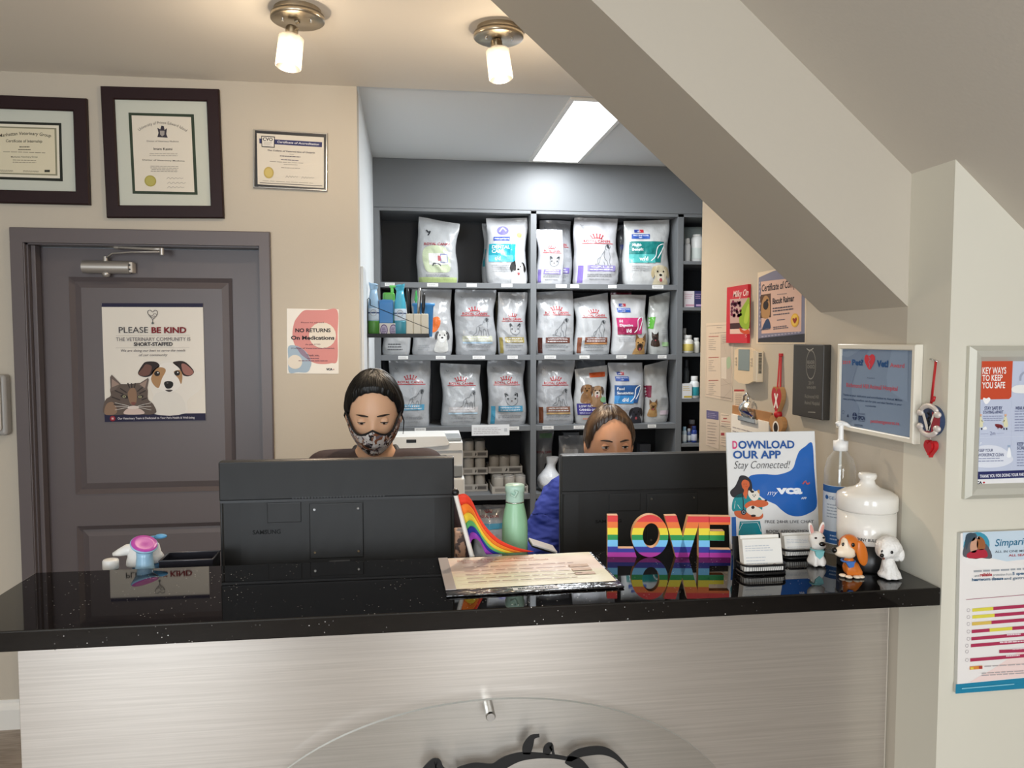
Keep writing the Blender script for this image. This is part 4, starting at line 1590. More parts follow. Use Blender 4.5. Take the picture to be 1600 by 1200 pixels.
p.zr(388, 764, 410, 780, '9fb0c8')
p.zt('WEAR A MASK', 445, 560, 508, 486, '4d5478', .03, dy=-2)
p.zlines(440, 640, 520, 8, 20, 7, '8a90ac', -.02, 6, rag=.1)
p.zt('KEEP YOUR', 458, 570, 768, 744, '4d5478', .02, dy=-2)
p.zt('SCREENS', 456, 560, 796, 774, '4d5478', .02, dy=-2)
p.zlines(456, 640, 812, 6, 20, 7, '8a90ac', -.02, 8, rag=.1)
p.zs([(420, 350), (460, 332), (520, 330), (600, 345), (600, 385), (480, 390), (425, 380)], 'ecebe8', 4)
p.zl([(480, 300), (486, 262), (510, 240), (540, 240)], 16, 'a2a8bc', sm=True)
p.zl([(150, 710), (600, 700)], 2, 'd4d9e6')
p.zl([(420, 450), (418, 940)], 2, 'd4d9e6')
p.zt('THANK YOU FOR DOING YOUR PART IN KEEPING EVERYONE SAFE', 188, 760, 1000, 978, 'e8e8f0', .02, dy=-26)
p.zt('VCA', 143, 205, 1046, 1026, '1c1c30', .05, dy=-2)
p.ze(218, 1034, 8, 7, 'b0303c')
p.zl([(190, 760), (196, 745), (204, 752)], 4, 'f0f2f6')
m.build('poster', t)

# parasite chart pad on the front wall
CS = (1440, 780, 3.53)
PLP = dict(Y=FW - .012)
xl = at(1500, 960, Y=FW - .012).x
A, D = at(1504, 832, Y=FW - .012), at(1494, 1083, Y=FW - .012)
zt_, zb_ = A.z, D.z
w, h = .30, zt_ - zb_
T = frame_T(((A.x + D.x) / 2 + w / 2, FW, (zt_ + zb_) / 2), (1, 0, 0), (0, 0, 1))
T = T @ Matrix.Rotation(R(.7), 4, 'Z')
t = thing('chart_pad', 'white parasite prevention chart pad hanging below the silver snap frame', 'chart', T)
MB().box(-w / 2, w / 2, -h / 2, h / 2, .001, .010, mat('pad_edge', 'c9c8c2', .6), .001).build('pad', t)
m = MB().box(-w / 2, w / 2, -h / 2, h / 2, .0102, .0110, ink('ebe6e2', .4))
p = PP(m, T, PLP, CS, z=.0113, dz=.0003)
RT = 900
p.zp([(228, 185), (RT, 160), (RT, 300), (450, 345), (232, 318)], 'c6d6e2')
p.zp([(190, 1022), (RT, 955), (RT, 1020), (188, 1074)], '1f7fa0')
p.zp([(390, 940), (RT, 600), (RT, 950), (260, 1012)], 'efd6d0')
p.up()
p.zs([(228, 318), (300, 322), (380, 325), (480, 345), (600, 360), (RT, 320), (RT, 420), (500, 420), (300, 370), (228, 345)], 'ece8e4', 3)
p.ze(304, 256, 72, 74, '3f93ac')
p.up()
p.zs([(232, 316), (238, 250), (262, 196), (300, 190), (320, 240), (360, 250), (388, 324), (310, 322)], '5a5a60', 4)
p.up()
p.zs([(268, 250), (290, 210), (312, 240), (300, 290), (272, 290)], 'c99a80', 4)
p.zs([(304, 260), (312, 205), (345, 225), (350, 270), (320, 280)], '9a5f38', 4)
p.zs([(245, 200), (270, 185), (298, 195), (292, 225), (262, 240), (248, 280), (240, 250)], '3a4c58', 4)
p.zs([(252, 300), (300, 280), (350, 278), (362, 318), (300, 326), (256, 324)], 'b02a3c', 4)
p.zs([(305, 215), (314, 203), (322, 222)], 'e6ded8', 3)
p.zt('Simparica TRIO', 405, 740, 260, 222, '1b6a8c', .005, .2, dy=-22)
p.zt('ALL IN ONE MONTHLY PROTECTION', 405, 800, 296, 284, '5d6a72', .01, dy=-14)
p.zt('ALL SEASON LONG', 480, 700, 316, 304, 'b04a50', .02, dy=-8)
p.zlines(288, 640, 398, 1, 10, 10, 'a0a4a8', -.05, 3, rag=.02)
p.zt('and', 292, 316, 428, 416, '7d848a', dy=0)
p.zt('reliable', 322, 388, 426, 408, 'b0303c', .03, dy=-3)
p.zt('protection from', 394, 496, 424, 410, '8a9096', dy=-4)
p.zt('5 species of ticks', 500, 690, 418, 402, '2c5a7c', .03, dy=-8)
p.zt('heartworm disease', 278, 450, 452, 436, '2c5a7c', .03, dy=-8)
p.zt('and gastrointestinal worms', 455, 760, 445, 430, '5d7488', .01, dy=-14)
p.zl([(245, 554), (RT, 500)], 3, 'a86a7c')
CR_, YE = 'ad3355', 'dcd04c'
rows = [(612, 280, [(280, 395, YE), (395, RT, CR_)]), (650, 280, [(280, 402, YE), (402, RT, CR_)]), (688, 278, [(278, 385, 'd9b85a'), (385, RT, CR_)]), (730, 276, [(276, 375, CR_), (375, 500, YE), (500, RT, CR_)]), (770, 274, [(274, RT, CR_)]), (808, 272, [(272, RT, CR_)]), (840, 428, [(428, RT, CR_)]), (887, 268, [(268, RT, CR_)])]
for y, xs, segs in rows:
    for a, b, col in segs:
        sl_ = -.078 if y < 760 else -.08
        y0_ = y + sl_ * (a - xs) if xs != 428 else y + sl_ * (a - 428) * .5
        y1_ = y + sl_ * (b - xs) if xs != 428 else y + sl_ * (b - 428) * .5
        p.zp([(a, y0_ - 9), (b, y1_ - 9), (b, y1_ + 9), (a, y0_ + 9)], col)
    p.ring(*p.q(258 if y < 780 else 250, y), p.u(8), p.u(9.5), '8d7d88')
p.up()
for a, b, y in ((470, 545, 748), (430, 600, 790), (500, 640, 826), (465, 540, 865)):
    p.zlines(a, b, y, 1, 9, 7, 'ead4d8', -.06, 3, rag=.0)
p.zp([(265, 923), (335, 917), (335, 935), (265, 941)], 'd98a3c')
p.up()
p.zr(268, 926, 285, 938, 'e0cc50')
p.zr(315, 920, 333, 934, 'a83a3c')
p.zlines(345, 650, 922, 1, 9, 5, 'b0a8a8', -.06, 3)
p.zlines(330, 650, 960, 2, 12, 5, 'b0a8a8', -.06, 4)
p.zl([(220, 1044), (510, 1019)], 6, '7fc0d4')
m.build('chart_sheet', t)


# ------------------------------------------------------------------ bags of pet food
FILM = {}


def film(col, rough=.3):
    if (col, rough) not in FILM:
        m = mat('bag_film_' + col, tuple(int(col[i:i + 2], 16) * .90 for i in (0, 2, 4)), rough, 0.0, .6)
        b = m.node_tree.nodes['Principled BSDF']
        b.inputs['Coat Weight'].default_value = .5
        b.inputs['Coat Roughness'].default_value = .12
        add_bump(m, 22, .5, .012, (1, 1, .7), 3)
        FILM[(col, rough)] = m
    return FILM[(col, rough)]


BAGINK = {}


def bink(col):
    """Print on film: glossy and creased like the bag itself."""
    if col not in BAGINK:
        m = mat('bag_print_' + col, col, .32, 0, .5)
        add_bump(m, 22, .5, .012, (1, 1, .7), 3)
        BAGINK[col] = m
    return BAGINK[col]


class Bag:
    def __init__(s, w, h, d, seed, skew=0, slant=0, lean=0, top=None, waist=.05):
        s.w, s.h, s.d, s.seed, s.skew, s.slant, s.lean, s.waist = w, h, d, seed, skew, slant, lean, waist
        s.off = Vector((seed * 3.71, seed * 1.3, seed * 7.7))

    def hw(s, v):
        k = 1 - s.waist * math.sin(min(max((v - .35) / .5, 0), 1) * PI)
        k *= 1 + .02 * noise.noise(Vector((v * 5, s.seed * 2.3, 0)))
        if v < .05:
            k *= .96 + .04 * v / .05
        return s.w / 2 * k

    def hd(s, v):
        if v < .06:
            return s.d / 2 * (.9 + .1 * v / .06)
        if v < .5:
            return s.d / 2 * (1.0 + .06 * math.sin((v - .06) / .44 * PI))
        return s.d / 2 * max(.03, 1 - ((v - .5) / .47) ** 1.7)

    def pt(s, a, v, off=0.0):
        """a: angle round the bag, -pi/2 is the front; v: height 0..1"""
        c, q = math.cos(a), math.sin(a)
        n = 2 / (3.2 - 1.2 * v)
        x = s.hw(v) * math.copysign(abs(c) ** n, c)
        y = s.hd(v) * math.copysign(abs(q) ** n, q)
        return s.fin(x, y, v, math.copysign(1, q), off)

    def fin(s, x, y, v, sg, off=0.0):
        z = v * s.h
        k = noise.noise(Vector((x * 13, z * 9, 0)) + s.off) * .0065 + (.28 - abs(noise.noise(Vector((x * 15 + z * 6, z * 11, 5)) + s.off))) * .014 + noise.noise(Vector((x * 32, z * 26, 3)) + s.off) * .003
        edge = max(0, 1 - abs(x / (s.w / 2)) ** 4)
        y2 = y + sg * (k * edge * min(1, v * 6) + off)
        u = x / (s.w / 2)
        z2 = z + s.slant * u * max(0, (v - .6) / .4) ** 1.5
        bend = s.lean * max(0, v - .55) ** 2 * 4
        x2 = x + s.skew * v * v + .006 * math.sin(v * 7 + s.seed)
        return Vector((x2, y2 + bend + .012 * math.sin(u * 3 + s.seed) * max(0, v - .8) * 4, z2))

    def front(s, x, z, off):
        v = min(max(z / s.h, 0), 1)
        hw = s.hw(v)
        u = min(abs(x) / hw, .999)
        n = 2 / (3.2 - 1.2 * v)
        y = -s.hd(v) * (1 - u ** (2 / n)) ** (n / 2)
        return s.fin(x, y, v, -1, off)

    def mesh(s, m, material, topmat=None):
        N, K = 64, 46
        m.grid(lambda a, v: s.pt(a * 2 * PI, v), N, K, material, True, closed=True)
        m.add([s.pt(2 * PI * i / N, 0) for i in range(N)], [list(range(N))[::-1]], material)
        m.add([s.pt(2 * PI * i / N, 1) for i in range(N)], [list(range(N))], topmat or material)


DOGL = [
    [(-.30, -.5), (-.38, -.42), (-.22, -.38), (-.12, -.1), (.02, .1), (.12, .25), (.18, .42), (.3, .5), (.42, .42), (.36, .32), (.30, .2), (.34, -.05), (.30, -.3), (.34, -.5), (.22, -.5), (.18, -.28), (.1, -.2)],
    [(-.12, -.1), (-.25, -.2), (-.25, -.42), (-.05, -.5), (.06, -.48), (.02, -.3)],
    [(.2, .42), (.16, .3), (.22, .22)], [(.1, .2), (.05, -.05), (.1, -.2)],
]
DOGSIT = [
    [(-.45, -.5), (-.36, -.4), (-.25, -.3), (-.2, -.05), (-.02, .08), (.1, .12), (.2, .3), (.28, .45), (.4, .48), (.46, .38), (.4, .28), (.38, .1), (.36, -.2), (.4, -.5), (.28, -.5), (.24, -.2), (.14, -.15), (.1, -.5), (0, -.5), (.02, -.25), (-.1, -.2), (-.2, -.45), (-.45, -.5)],
    [(.26, .42), (.2, .28), (.24, .2)], [(-.1, .04), (-.05, -.1), (-.1, -.2)],
]
CATF = [
    [(-.42, .1), (-.38, .5), (-.2, .28)], [(.2, .3), (.36, .5), (.44, .1)], [(-.42, .05), (-.4, -.2), (-.2, -.42), (0, -.48), (.2, -.42), (.42, -.2), (.42, .05)],
]


def sketch(p, cx, cy, s, strokes, col='6f7276', wd=.0042):
    for st in strokes:
        p.smooth([(cx + x * s, cy + y * s) for x, y in st], wd, col, k=4)


def crown(p, cx, cy, w, col):
    for i in range(5):
        a = (i - 2) * .42
        x = cx + math.sin(a) * w * .55
        y = cy + math.cos(a) * w * .30
        p.line([(cx + math.sin(a) * w * .36, cy), (x, y)], w * .06, col)
        p.ell(x, y, w * .05, w * .05, col, n=8)
    p.smooth([(cx - w * .36, cy - w * .02), (cx, cy + w * .05), (cx + w * .36, cy - w * .02)], w * .05, col)


def royal(p, w, h, band, animal, words='', band2=None, side=None, yb=.26, red='b23038', top=.62):
    """Silver bag: crown, red name with a rule, a pencil animal, coloured band."""
    red_, k = bink(red), w
    crown(p, 0, h * (top + .055), w * .34, red_)
    p.text('ROYAL CANIN', 0, h * top, red_, h=h * .036, w=w * .60, bold=.02, res=2)
    p.rect(-w * .34, h * (top - .022), w * .36, h * (top - .012), red_)
    p.smooth([(-w * .36, h * .9), (-w * .33, h * .87), (-w * .29, h * .885)], .004, bink('8d9095'))
    p.lines(-w * .40, -w * .24, h * .855, 2, h * .015, h * .006, bink('9da0a4'))
    gr = bink('85888c')
    if animal == 'dog':
        sketch(p, w * .12, h * .43, w * .46, DOGSIT, gr)
        p.ell(w * .29, h * .43 + w * .16, w * .035, w * .055, bink('45484c'), .3)
    elif animal == 'run':
        sketch(p, w * .10, h * .43, w * .48, DOGL, gr)
        p.ell(w * .24, h * .43 + w * .19, w * .03, w * .05, bink('3f4246'), .3)
    elif animal == 'cat':
        sketch(p, w * .10, h * .40, w * .36, CATF, gr)
        for sx in (-.05, .15):
            p.ell(w * (.05 + sx), h * .41, w * .025, w * .02, bink('33363a'))
        p.ell(w * .10, h * .375, w * .02, w * .015, bink('5a4a4a'))
        p.smooth([(w * -.05, h * .44), (w * -.06, h * .49), (w * .0, h * .46)], .008, bink('2f3236'))
        p.smooth([(w * .20, h * .46), (w * .26, h * .49), (w * .26, h * .44)], .008, bink('2f3236'))
    if band:
        b0 = -w * .26 if side else -w * .34
        p.rect(b0, h * yb, w * .38, h * (yb + .088), bink(band))
        p.up()
        p.text(words or 'GASTROINTESTINAL', (b0 + w * .38) / 2, h * (yb + .052), bink('e8e8ea'), h=h * .022, w=w * .52, bold=.02, res=1)
        p.lines(b0 + w * .05, w * .33, h * (yb + .025), 1, h * .02, h * .014, bink('dcdde0'), rag=.05)
    if band2:
        p.rect(-w * .26 if side else -w * .34, h * (yb - .03), w * .38, h * (yb - .004), bink(band2))
    if side:
        p.rect(-w * .45, h * .02, -w * .34, h * (yb + .085), bink(side))
    p.lines(-w * .26, w * .36, h * .145, 2, h * .025, h * .008, bink('84878c'), rag=.15)
    p.lines(-w * .2, w * .3, h * .075, 1, h * .02, h * .012, bink('9a9da2'), rag=.1)


def pet(p, cx, cy, s, fur, dark, tongue=True, muzzle=None, body=None, ear='drop'):
    """Painted pet face with chest, about s wide."""
    f, d = bink(fur), bink(dark)
    p.smooth([(cx - s * .5, cy - s * 1.25), (cx - s * .55, cy - s * .7), (cx - s * .3, cy - s * .2), (cx + s * .3, cy - s * .2), (cx + s * .52, cy - s * .7), (cx + s * .48, cy - s * 1.25)], 0, bink(body or fur), fill=True)
    p.up()
    p.smooth([(cx - s * .42, cy + s * .1), (cx - s * .3, cy + s * .48), (cx, cy + s * .56), (cx + s * .3, cy + s * .48), (cx + s * .42, cy + s * .1), (cx + s * .3, cy - s * .3), (cx, cy - s * .5), (cx - s * .3, cy - s * .3)], 0, f, fill=True)
    for sx in (-1, 1):
        if ear == 'drop':
            p.smooth([(cx + sx * s * .28, cy + s * .46), (cx + sx * s * .5, cy + s * .4), (cx + sx * s * .62, cy), (cx + sx * s * .5, cy - s * .25), (cx + sx * s * .38, cy + s * .05)], 0, d, fill=True)
        else:
            p.poly([(cx + sx * s * .1, cy + s * .48), (cx + sx * s * .42, cy + s * .95), (cx + sx * s * .46, cy + s * .2)], d)
    p.up()
    p.smooth([(cx - s * .22, cy - s * .02), (cx, cy + s * .12), (cx + s * .22, cy - s * .02), (cx + s * .2, cy - s * .36), (cx, cy - s * .48), (cx - s * .2, cy - s * .36)], 0, bink(muzzle or fur), fill=True)
    p.up()
    for sx in (-1, 1):
        p.ell(cx + sx * s * .2, cy + s * .16, s * .06, s * .06, bink('1a1514'), n=10)
    p.ell(cx, cy - s * .06, s * .1, s * .075, bink('17130f'), n=12)
    if tongue:
        p.ell(cx, cy - s * .36, s * .1, s * .12, bink('b0585c'), n=12)


def hills(p, w, h, col, title, code, fur, dark, col2=None, ban='2f55a4', px_=.24, py_=.16, muz=None, ear='drop', ttop=.66):
    p.rect(-w * .30, h * .80, -w * .20, h * .85, bink('2c3f8f'))
    p.rect(-w * .19, h * .80, -w * .10, h * .85, bink('b5303c'))
    p.up()
    p.text('Hill\'s', -w * .2, h * .812, bink('e8e8ee'), h=h * .02, bold=.02, res=1)
    p.rect(-w * .36, h * .70, w * .02, h * .775, bink(ban))
    p.up()
    p.text('PRESCRIPTION', -w * .17, h * .745, bink('e6e8f0'), h=h * .018, w=w * .32, bold=.02, res=1)
    p.text('DIET', -w * .17, h * .712, bink('e6e8f0'), h=h * .018, bold=.02, res=1)
    p.poly([(-w * .40, h * .34), (-w * .40, h * ttop), (w * .34, h * ttop), (w * .26, h * .34)], bink(col))
    if col2:
        p.up()
        p.rect(-w * .40, h * .33, w * .14, h * .46, bink(col2))
    p.up()
    for i, tline in enumerate(title):
        p.text(tline, -w * .34, h * (ttop - .075 - i * .07), bink('eef2f4'), h=h * .042, al='l', bold=.025, res=2)
    p.text(code, -w * .1, h * .365, bink('f2f6f8'), h=h * .06, bold=.03, res=2)
    p.smooth([(w * .05, h * .36), (w * .16, h * .44), (w * .2, h * .58), (w * .34, h * .62), (w * .28, h * .5), (w * .2, h * .4)], .006, bink('eef0f2'))
    p.lines(-w * .36, w * .1, h * .28, 3, h * .03, h * .008, bink('a2a5aa'), rag=.2)
    p.up()
    pet(p, w * px_, h * py_, w * .34, fur, dark, muzzle=muz, ear=ear)


nbag = [0]


def bag(px0, px1, pyt, z0, label, base='c9ccd0', draw=None, Y=None, d=None, skew=0, slant=0, lean=0, pyb=None, yaw=0, group=None, topcol=None, waist=.05):
    Y = Y or BK + .10
    nbag[0] += 1
    yr = {2.004: 441, 1.546: 554, 1.088: 666, .641: 790}.get(z0, pyt + 100)
    xa_, xb_ = at(px0, yr - 15, Y=Y - .05).x, at(px1, yr - 15, Y=Y - .05).x
    w = xb_ - xa_
    h = at((px0 + px1) / 2, pyt, Y=Y).z - z0
    d = d or min(.15, w * .5)
    if yaw:
        w = w / (math.cos(yaw) + d / w * abs(math.sin(yaw)) * .8)
    b = Bag(w, h, d, nbag[0], skew, slant, lean, waist=waist)
    m = MB()
    b.mesh(m, film(base), film(topcol) if topcol else None)
    # keep the bag clear of the uprights, the shelf above and the back board
    cx_ = (xa_ + xb_) / 2
    lo_, hi_ = (b1 + .004, b2 - .004) if cx_ < b2 else (b3 + .004, b4 - .004)
    cy_, sy_ = math.cos(yaw), math.sin(yaw)
    xs_ = [cx_ + v.x * cy_ - v.y * sy_ for v in m.v]
    ys_ = [Y + v.x * sy_ + v.y * cy_ for v in m.v]
    if min(xs_) < lo_:
        cx_ += lo_ - min(xs_)
    if max(xs_) > hi_:
        cx_ -= max(xs_) - hi_
    if max(ys_) > BK + BD - .004:
        Y -= max(ys_) - (BK + BD - .004)
    up_ = {2.004: FZ0 - .02, 1.546: Z1 - ST, 1.088: Z2 - ST, .641: Z3 - ST, .12: Z4 - ST}.get(z0, 9)
    top_ = max(v.z for v in m.v) + z0 + .0015
    fit_ = min(1, (up_ - .003 - z0) / (top_ - z0))
    if draw:
        p = Print(m, .0022, .0006, b.front, .016)
        draw(p, w, h)
    o = m.build('pet_food_bag', None, rotz((cx_, Y, z0 + .0012), yaw))
    o.scale = (1, 1, fit_)
    tag(o, label, 'pet food bag', group or 'bags of pet food on the bookcase')
    return o


def d_satiety(p, w, h):
    p.smooth([(-w * .3, h * .54), (w * .22, h * .54), (w * .3, h * .2), (0, h * .16), (-w * .3, h * .2)], 0, bink('c3cfae'), fill=True)
    p.rect(-w * .47, 0, w * .46, h * .085, bink('b3c486'))
    p.up()
    p.text('ROYAL CANIN', 0, h * .585, bink('a02c3a'), h=h * .04, w=w * .62, bold=.02, res=2)
    p.smooth([(-w * .30, h * .82), (-w * .24, h * .79), (-w * .2, h * .80), (-w * .24, h * .74)], .008, bink('2f3236'))
    p.rect(-w * .2, h * .28, w * .24, h * .46, bink('e4e4e2'))
    p.up()
    p.rect(w * .02, h * .34, w * .1, h * .42, bink('c86a70'))
    p.frame(w * .08, h * .31, w * .26, h * .45, .005, bink('7d86b8'))
    p.smooth([(-w * .12, h * .26), (-w * .08, h * .30), (w * .04, h * .29), (w * .08, h * .26)], .007, bink('3a3d44'))
    p.lines(-w * .3, w * .3, h * .12, 2, h * .02, h * .008, bink('7d8086'), rag=.15)


def d_td(p, w, h):
    p.ell(-w * .12, h * .80, w * .14, h * .07, bink('7d78b8'))
    p.rect(-w * .34, h * .64, w * .05, h * .70, bink('2f4aa0'))
    p.rect(w * .18, h * .67, w * .38, h * .82, bink('d8cc98'))
    p.rect(-w * .43, h * .32, w * .20, h * .59, bink('1f9db0'))
    p.up()
    p.smooth([(-w * .2, h * .78), (-w * .12, h * .84), (-w * .04, h * .79)], .008, bink('d8d6ee'))
    p.text('PRESCRIPTION', -w * .145, h * .66, bink('e6e8f0'), h=h * .02, w=w * .34, bold=.02, res=1)
    p.ell(w * .28, h * .73, w * .06, h * .04, bink('8a9a50'))
    p.rect(-w * .43, h * .32, w * .14, h * .42, bink('5fb8cc'))
    p.up()
    p.text('DENTAL', -w * .36, h * .52, bink('e8f4f6'), h=h * .05, al='l', bold=.02, res=2)
    p.text('CARE', -w * .36, h * .455, bink('e8f4f6'), h=h * .05, al='l', bold=.02, res=2)
    p.text('t/d', -w * .22, h * .345, bink('e8f4f6'), h=h * .055, bold=.02, res=2)
    p.lines(-w * .36, w * .1, h * .27, 4, h * .03, h * .008, bink('a2a5aa'), rag=.2)
    pet(p, w * .26, h * .22, w * .32, 'e8e6e4', '1f1d1e', muzzle='eceae8')
    p.smooth([(w * .12, h * .29), (w * .2, h * .33), (w * .2, h * .2), (w * .13, h * .2)], 0, bink('1f1d1e'), fill=True)


def d_wd(p, w, h):
    hills(p, w, h, '1d7a78', ['Multi-', 'Benefit'], 'w/d', 'd8cdb0', 'c4b48e', '4fb0ae', muz='e4dcc8')


def d_pink(p, w, h):
    hills(p, w, h, 'c23a72', ['i/d', 'Digestive'], 'i/d', 'c49a64', '7a5a3c', '9a2450', muz='4a3a30', ear='up', ttop=.61)


def d_dd(p, w, h):
    hills(p, w, h, '2f5a92', ['Food', 'Sensitivities'], 'd/d', '3a3a42', '26262c', '3f8fd0', muz='30303a', ttop=.63)


def d_orange(p, w, h):
    p.smooth([(-w * .08, h * .36), (-w * .05, h * .52), (w * .14, h * .58), (w * .2, h * .50), (w * .08, h * .36)], 0, bink('e2702a'), fill=True)
    p.lines(-w * .36, -w * .05, h * .14, 3, h * .03, h * .01, bink('a2a5aa'), rag=.2)
    p.up()
    pet(p, w * .22, h * .27, w * .30, 'dcdcd8', '4a4a4c', False, muzzle='ececea')


def d_lowfat(p, w, h):
    p.rect(-w * .08, h * .82, w * .40, h * .90, bink('c8582c'))
    p.rect(-w * .44, h * .16, w * .44, h * .36, bink('3a3484'))
    p.up()
    p.text('LOW FAT', -w * .38, h * .295, bink('e4e4f0'), h=h * .04, al='l', bold=.03, res=2)
    p.text('CANNED DIET', -w * .38, h * .235, bink('e4e4f0'), h=h * .035, al='l', bold=.03, res=2)
    p.lines(-w * .38, w * .3, h * .2, 2, h * .02, h * .008, bink('b8b6d8'))
    p.lines(-w * .3, w * .2, h * .09, 1, h * .02, h * .03, bink('d89a80'))
    pet(p, w * .16, h * .56, w * .34, '9a7a5c', '4a3a30', True, muzzle='c8bcb0')
    pet(p, -w * .16, h * .60, w * .30, '8a6440', '5a3c24', False)
    p.ell(w * .36, h * .43, w * .1, h * .05, bink('8ac090'))


def d_side(col, fur, dark, cband):
    def f(p, w, h):
        p.poly([(-w * .48, h * .42), (-w * .48, h * .62), (-w * .26, h * .62), (-w * .32, h * .42)], bink(col))
        pet(p, -w * .24, h * .27, w * .32, fur, dark, True, muzzle=dark, ear='up')
        p.lines(w * .05, w * .42, h * .42, 6, h * .03, h * .008, bink('a8aaae'), rag=.3)
        p.rect(w * .06, h * .13, w * .44, h * .20, bink(cband))
    return f


Rr = lambda *a, **k: (lambda p, w, h: royal(p, w, h, *a, **k))
Z1, Z2, Z3, Z4 = ROWS[0], ROWS[1], ROWS[2], ROWS[3]
# top row
bag(651, 715, 344, Z1, 'silver bag with pale green base standing alone on the top left shelf', 'c6c9cb', d_satiety, slant=-.02, skew=.012, lean=.02)
bag(762.5, 827, 341, Z1, 'teal dental bag with black and white dog on the top left shelf', 'd3d5d8', d_td, Y=BK + .09, slant=.004, lean=.015, topcol='1f6a62')
bag(755, 800, 350, Z1, 'teal dental bag half hidden behind the one with black and white dog', 'c3c6c9', lambda p, w, h: p.rect(-w * .48, h * .3, w * .4, h * .58, bink('2f8a96')), Y=BK + .27)
bag(838.5, 881, 359, Z1, 'small silver cat food bag with purple foot, front of the top middle shelf', 'd2d4d9', Rr('8a80b8', 'cat', 'ADULT', yb=.17, top=.58, side='7a6cae'), Y=BK + .06, d=.09)
bag(846, 895, 345, Z1, 'silver bag behind the small cat food bag on the top shelf', 'bfc2c8', Rr('7a6cae', '', 'DENTAL', yb=.18, top=.60), Y=BK + .22)
bag(898, 967, 341, Z1, 'large silver bag with purple side in the middle of the top shelf', 'd2d3d8', Rr('8f86bc', 'run', 'CALM', yb=.19, side='7a68b0', top=.62), skew=.004)
bag(900, 935, 345, Z1, 'purple bag hidden behind the large purple-sided bag', '8d86ae', None, Y=BK + .28)
bag(976, 1048, 343, Z1, 'white and dark teal weight bag with cream dog on the top right', 'd9dbdb', d_wd, slant=.008, lean=.012)
bag(994, 1044, 340, Z1, 'dark green topped bag hidden behind the cream dog bag', '2f5a56', None, Y=BK + .29)
bag(966, 980, 352, Z1, 'narrow grey bag in the dark gap beside the cream dog bag', '8f9298', lambda p, w, h: p.rect(-w * .3, h * .6, w * .4, h * .68, bink('2c3f8f')), Y=BK + .30, d=.05)
# second row
bag(597, 641, 472, Z2, 'white bag under the wire rack at the left of the second shelf', 'cfd1d3', lambda p, w, h: p.lines(-w * .3, w * .3, h * .2, 3, h * .05, h * .02, bink('5a5c60')), d=.1)
bag(644, 707, 450, Z2, 'white bag with orange shape and grey-eared dog on the second shelf', 'c9cbce', d_orange, lean=.01, topcol='a8522f')
bag(711, 775.5, 451, Z2, 'large silver bag with sitting dog sketch, middle of the left second shelf', 'b9bcc0', Rr('c6c8b4', 'dog', 'HYPOALLERGENIC', band2='a8c0d4', yb=.20, top=.61))
bag(779.5, 826, 457, Z2, 'slim silver bag with mustard band beside the upright on the second shelf', 'c0c2c5', Rr('a8985a', 'cat', 'URINARY', yb=.19, side='9a8a48', top=.55), d=.10)
bag(774, 800, 462, Z2, 'olive-edged bag just visible behind the mustard band bag', 'a8a68c', None, Y=BK + .27)
bag(838, 898, 450, Z2, 'silver bag with dark brown band, left of the middle second shelf', 'c9ccd0', Rr('6a3f35', 'run', 'GASTROINTESTINAL', side='4a241c', yb=.18, top=.64), slant=.006, lean=.02)
bag(900, 955.5, 462, Z2, 'silver bag with brown and tan band and folded top on the second shelf', 'ced1d4', Rr('7a4a3a', 'run', 'GASTROINTESTINAL', band2='c08a58', side='7a4630', yb=.20, top=.64), slant=.022, lean=.03)
bag(958, 1013, 461, Z2, 'white bag with pink block and german shepherd on the second shelf', 'dadbdd', d_pink, Y=BK + .09)
bag(955, 988, 457, Z2, 'red topped bag hidden behind the pink block bag', '9a2440', None, Y=BK + .28)
bag(893, 912, 475, Z2, 'brown patterned bag in the gap between the two brown band bags', '8a7a6a', None, Y=BK + .28, d=.05)
bag(1015.5, 1051.5, 453, Z2, 'white bag turned aside with green corner and dark dog on the second shelf', 'd3d6d3', d_side('58a838', '3a2a22', '2a1c16', 'a8cc98'), Y=BK + .125, skew=.012, slant=.02, yaw=.12, d=.12)
# third row
bag(606, 672, 561, Z3, 'silver bag with blue band behind the woman in the mask', 'c3c6ca', Rr('5aa2c4', 'dog', 'HYDROLYZED', yb=.25, top=.66), skew=.01)
bag(640, 676, 563, Z3, 'dark grey bag behind the blue band bag on the third shelf', '6a6e74', None, Y=BK + .28)
bag(690, 753, 569, Z3, 'silver bag with pale band standing alone in the third shelf', 'c6c9cc', Rr('c8c4c4', 'dog', 'HYPOALLERGENIC', band2='b4ccdc', yb=.22, top=.67), slant=-.006, lean=.008)
bag(763, 822, 561, Z3, 'silver bag with blue band and blue side strip by the upright', 'c0c3c7', Rr('4a92b4', 'cat', 'HYDROLYZED', side='3f8fae', yb=.21, top=.64), lean=.02)
bag(838, 896.5, 560, Z3, 'silver bag with brown band, left of the middle third shelf', 'c3c6cb', Rr('8a6250', 'dog', 'GASTROINTESTINAL', band2='c8a878', side='6a3a24', yb=.19, top=.63), skew=.012, lean=.012)
bag(899.5, 951, 574, Z3, 'white bag with purple low fat band and two dogs', 'd3d5d6', d_lowfat, slant=.014, lean=.02)
bag(900, 948, 563, Z3, 'grey bag behind the purple low fat bag', '9a9da2', None, Y=BK + .28)
bag(954, 1008, 567, Z3, 'white and blue bag with black dog on the third shelf', 'cfd3da', d_dd, Y=BK + .09)
bag(952.5, 962, 568, Z3, 'pale grey bag edge behind the black dog bag', 'a4a8b2', None, Y=BK + .27, d=.05)
bag(1010.5, 1052, 562, Z3, 'white bag turned aside with maroon corner and tan dog on the third shelf', 'd0d1d0', d_side('7a1f3c', 'b08a58', '6a4a30', 'd8c8d0'), Y=BK + .125, skew=.014, slant=.02, yaw=.12, d=.12)
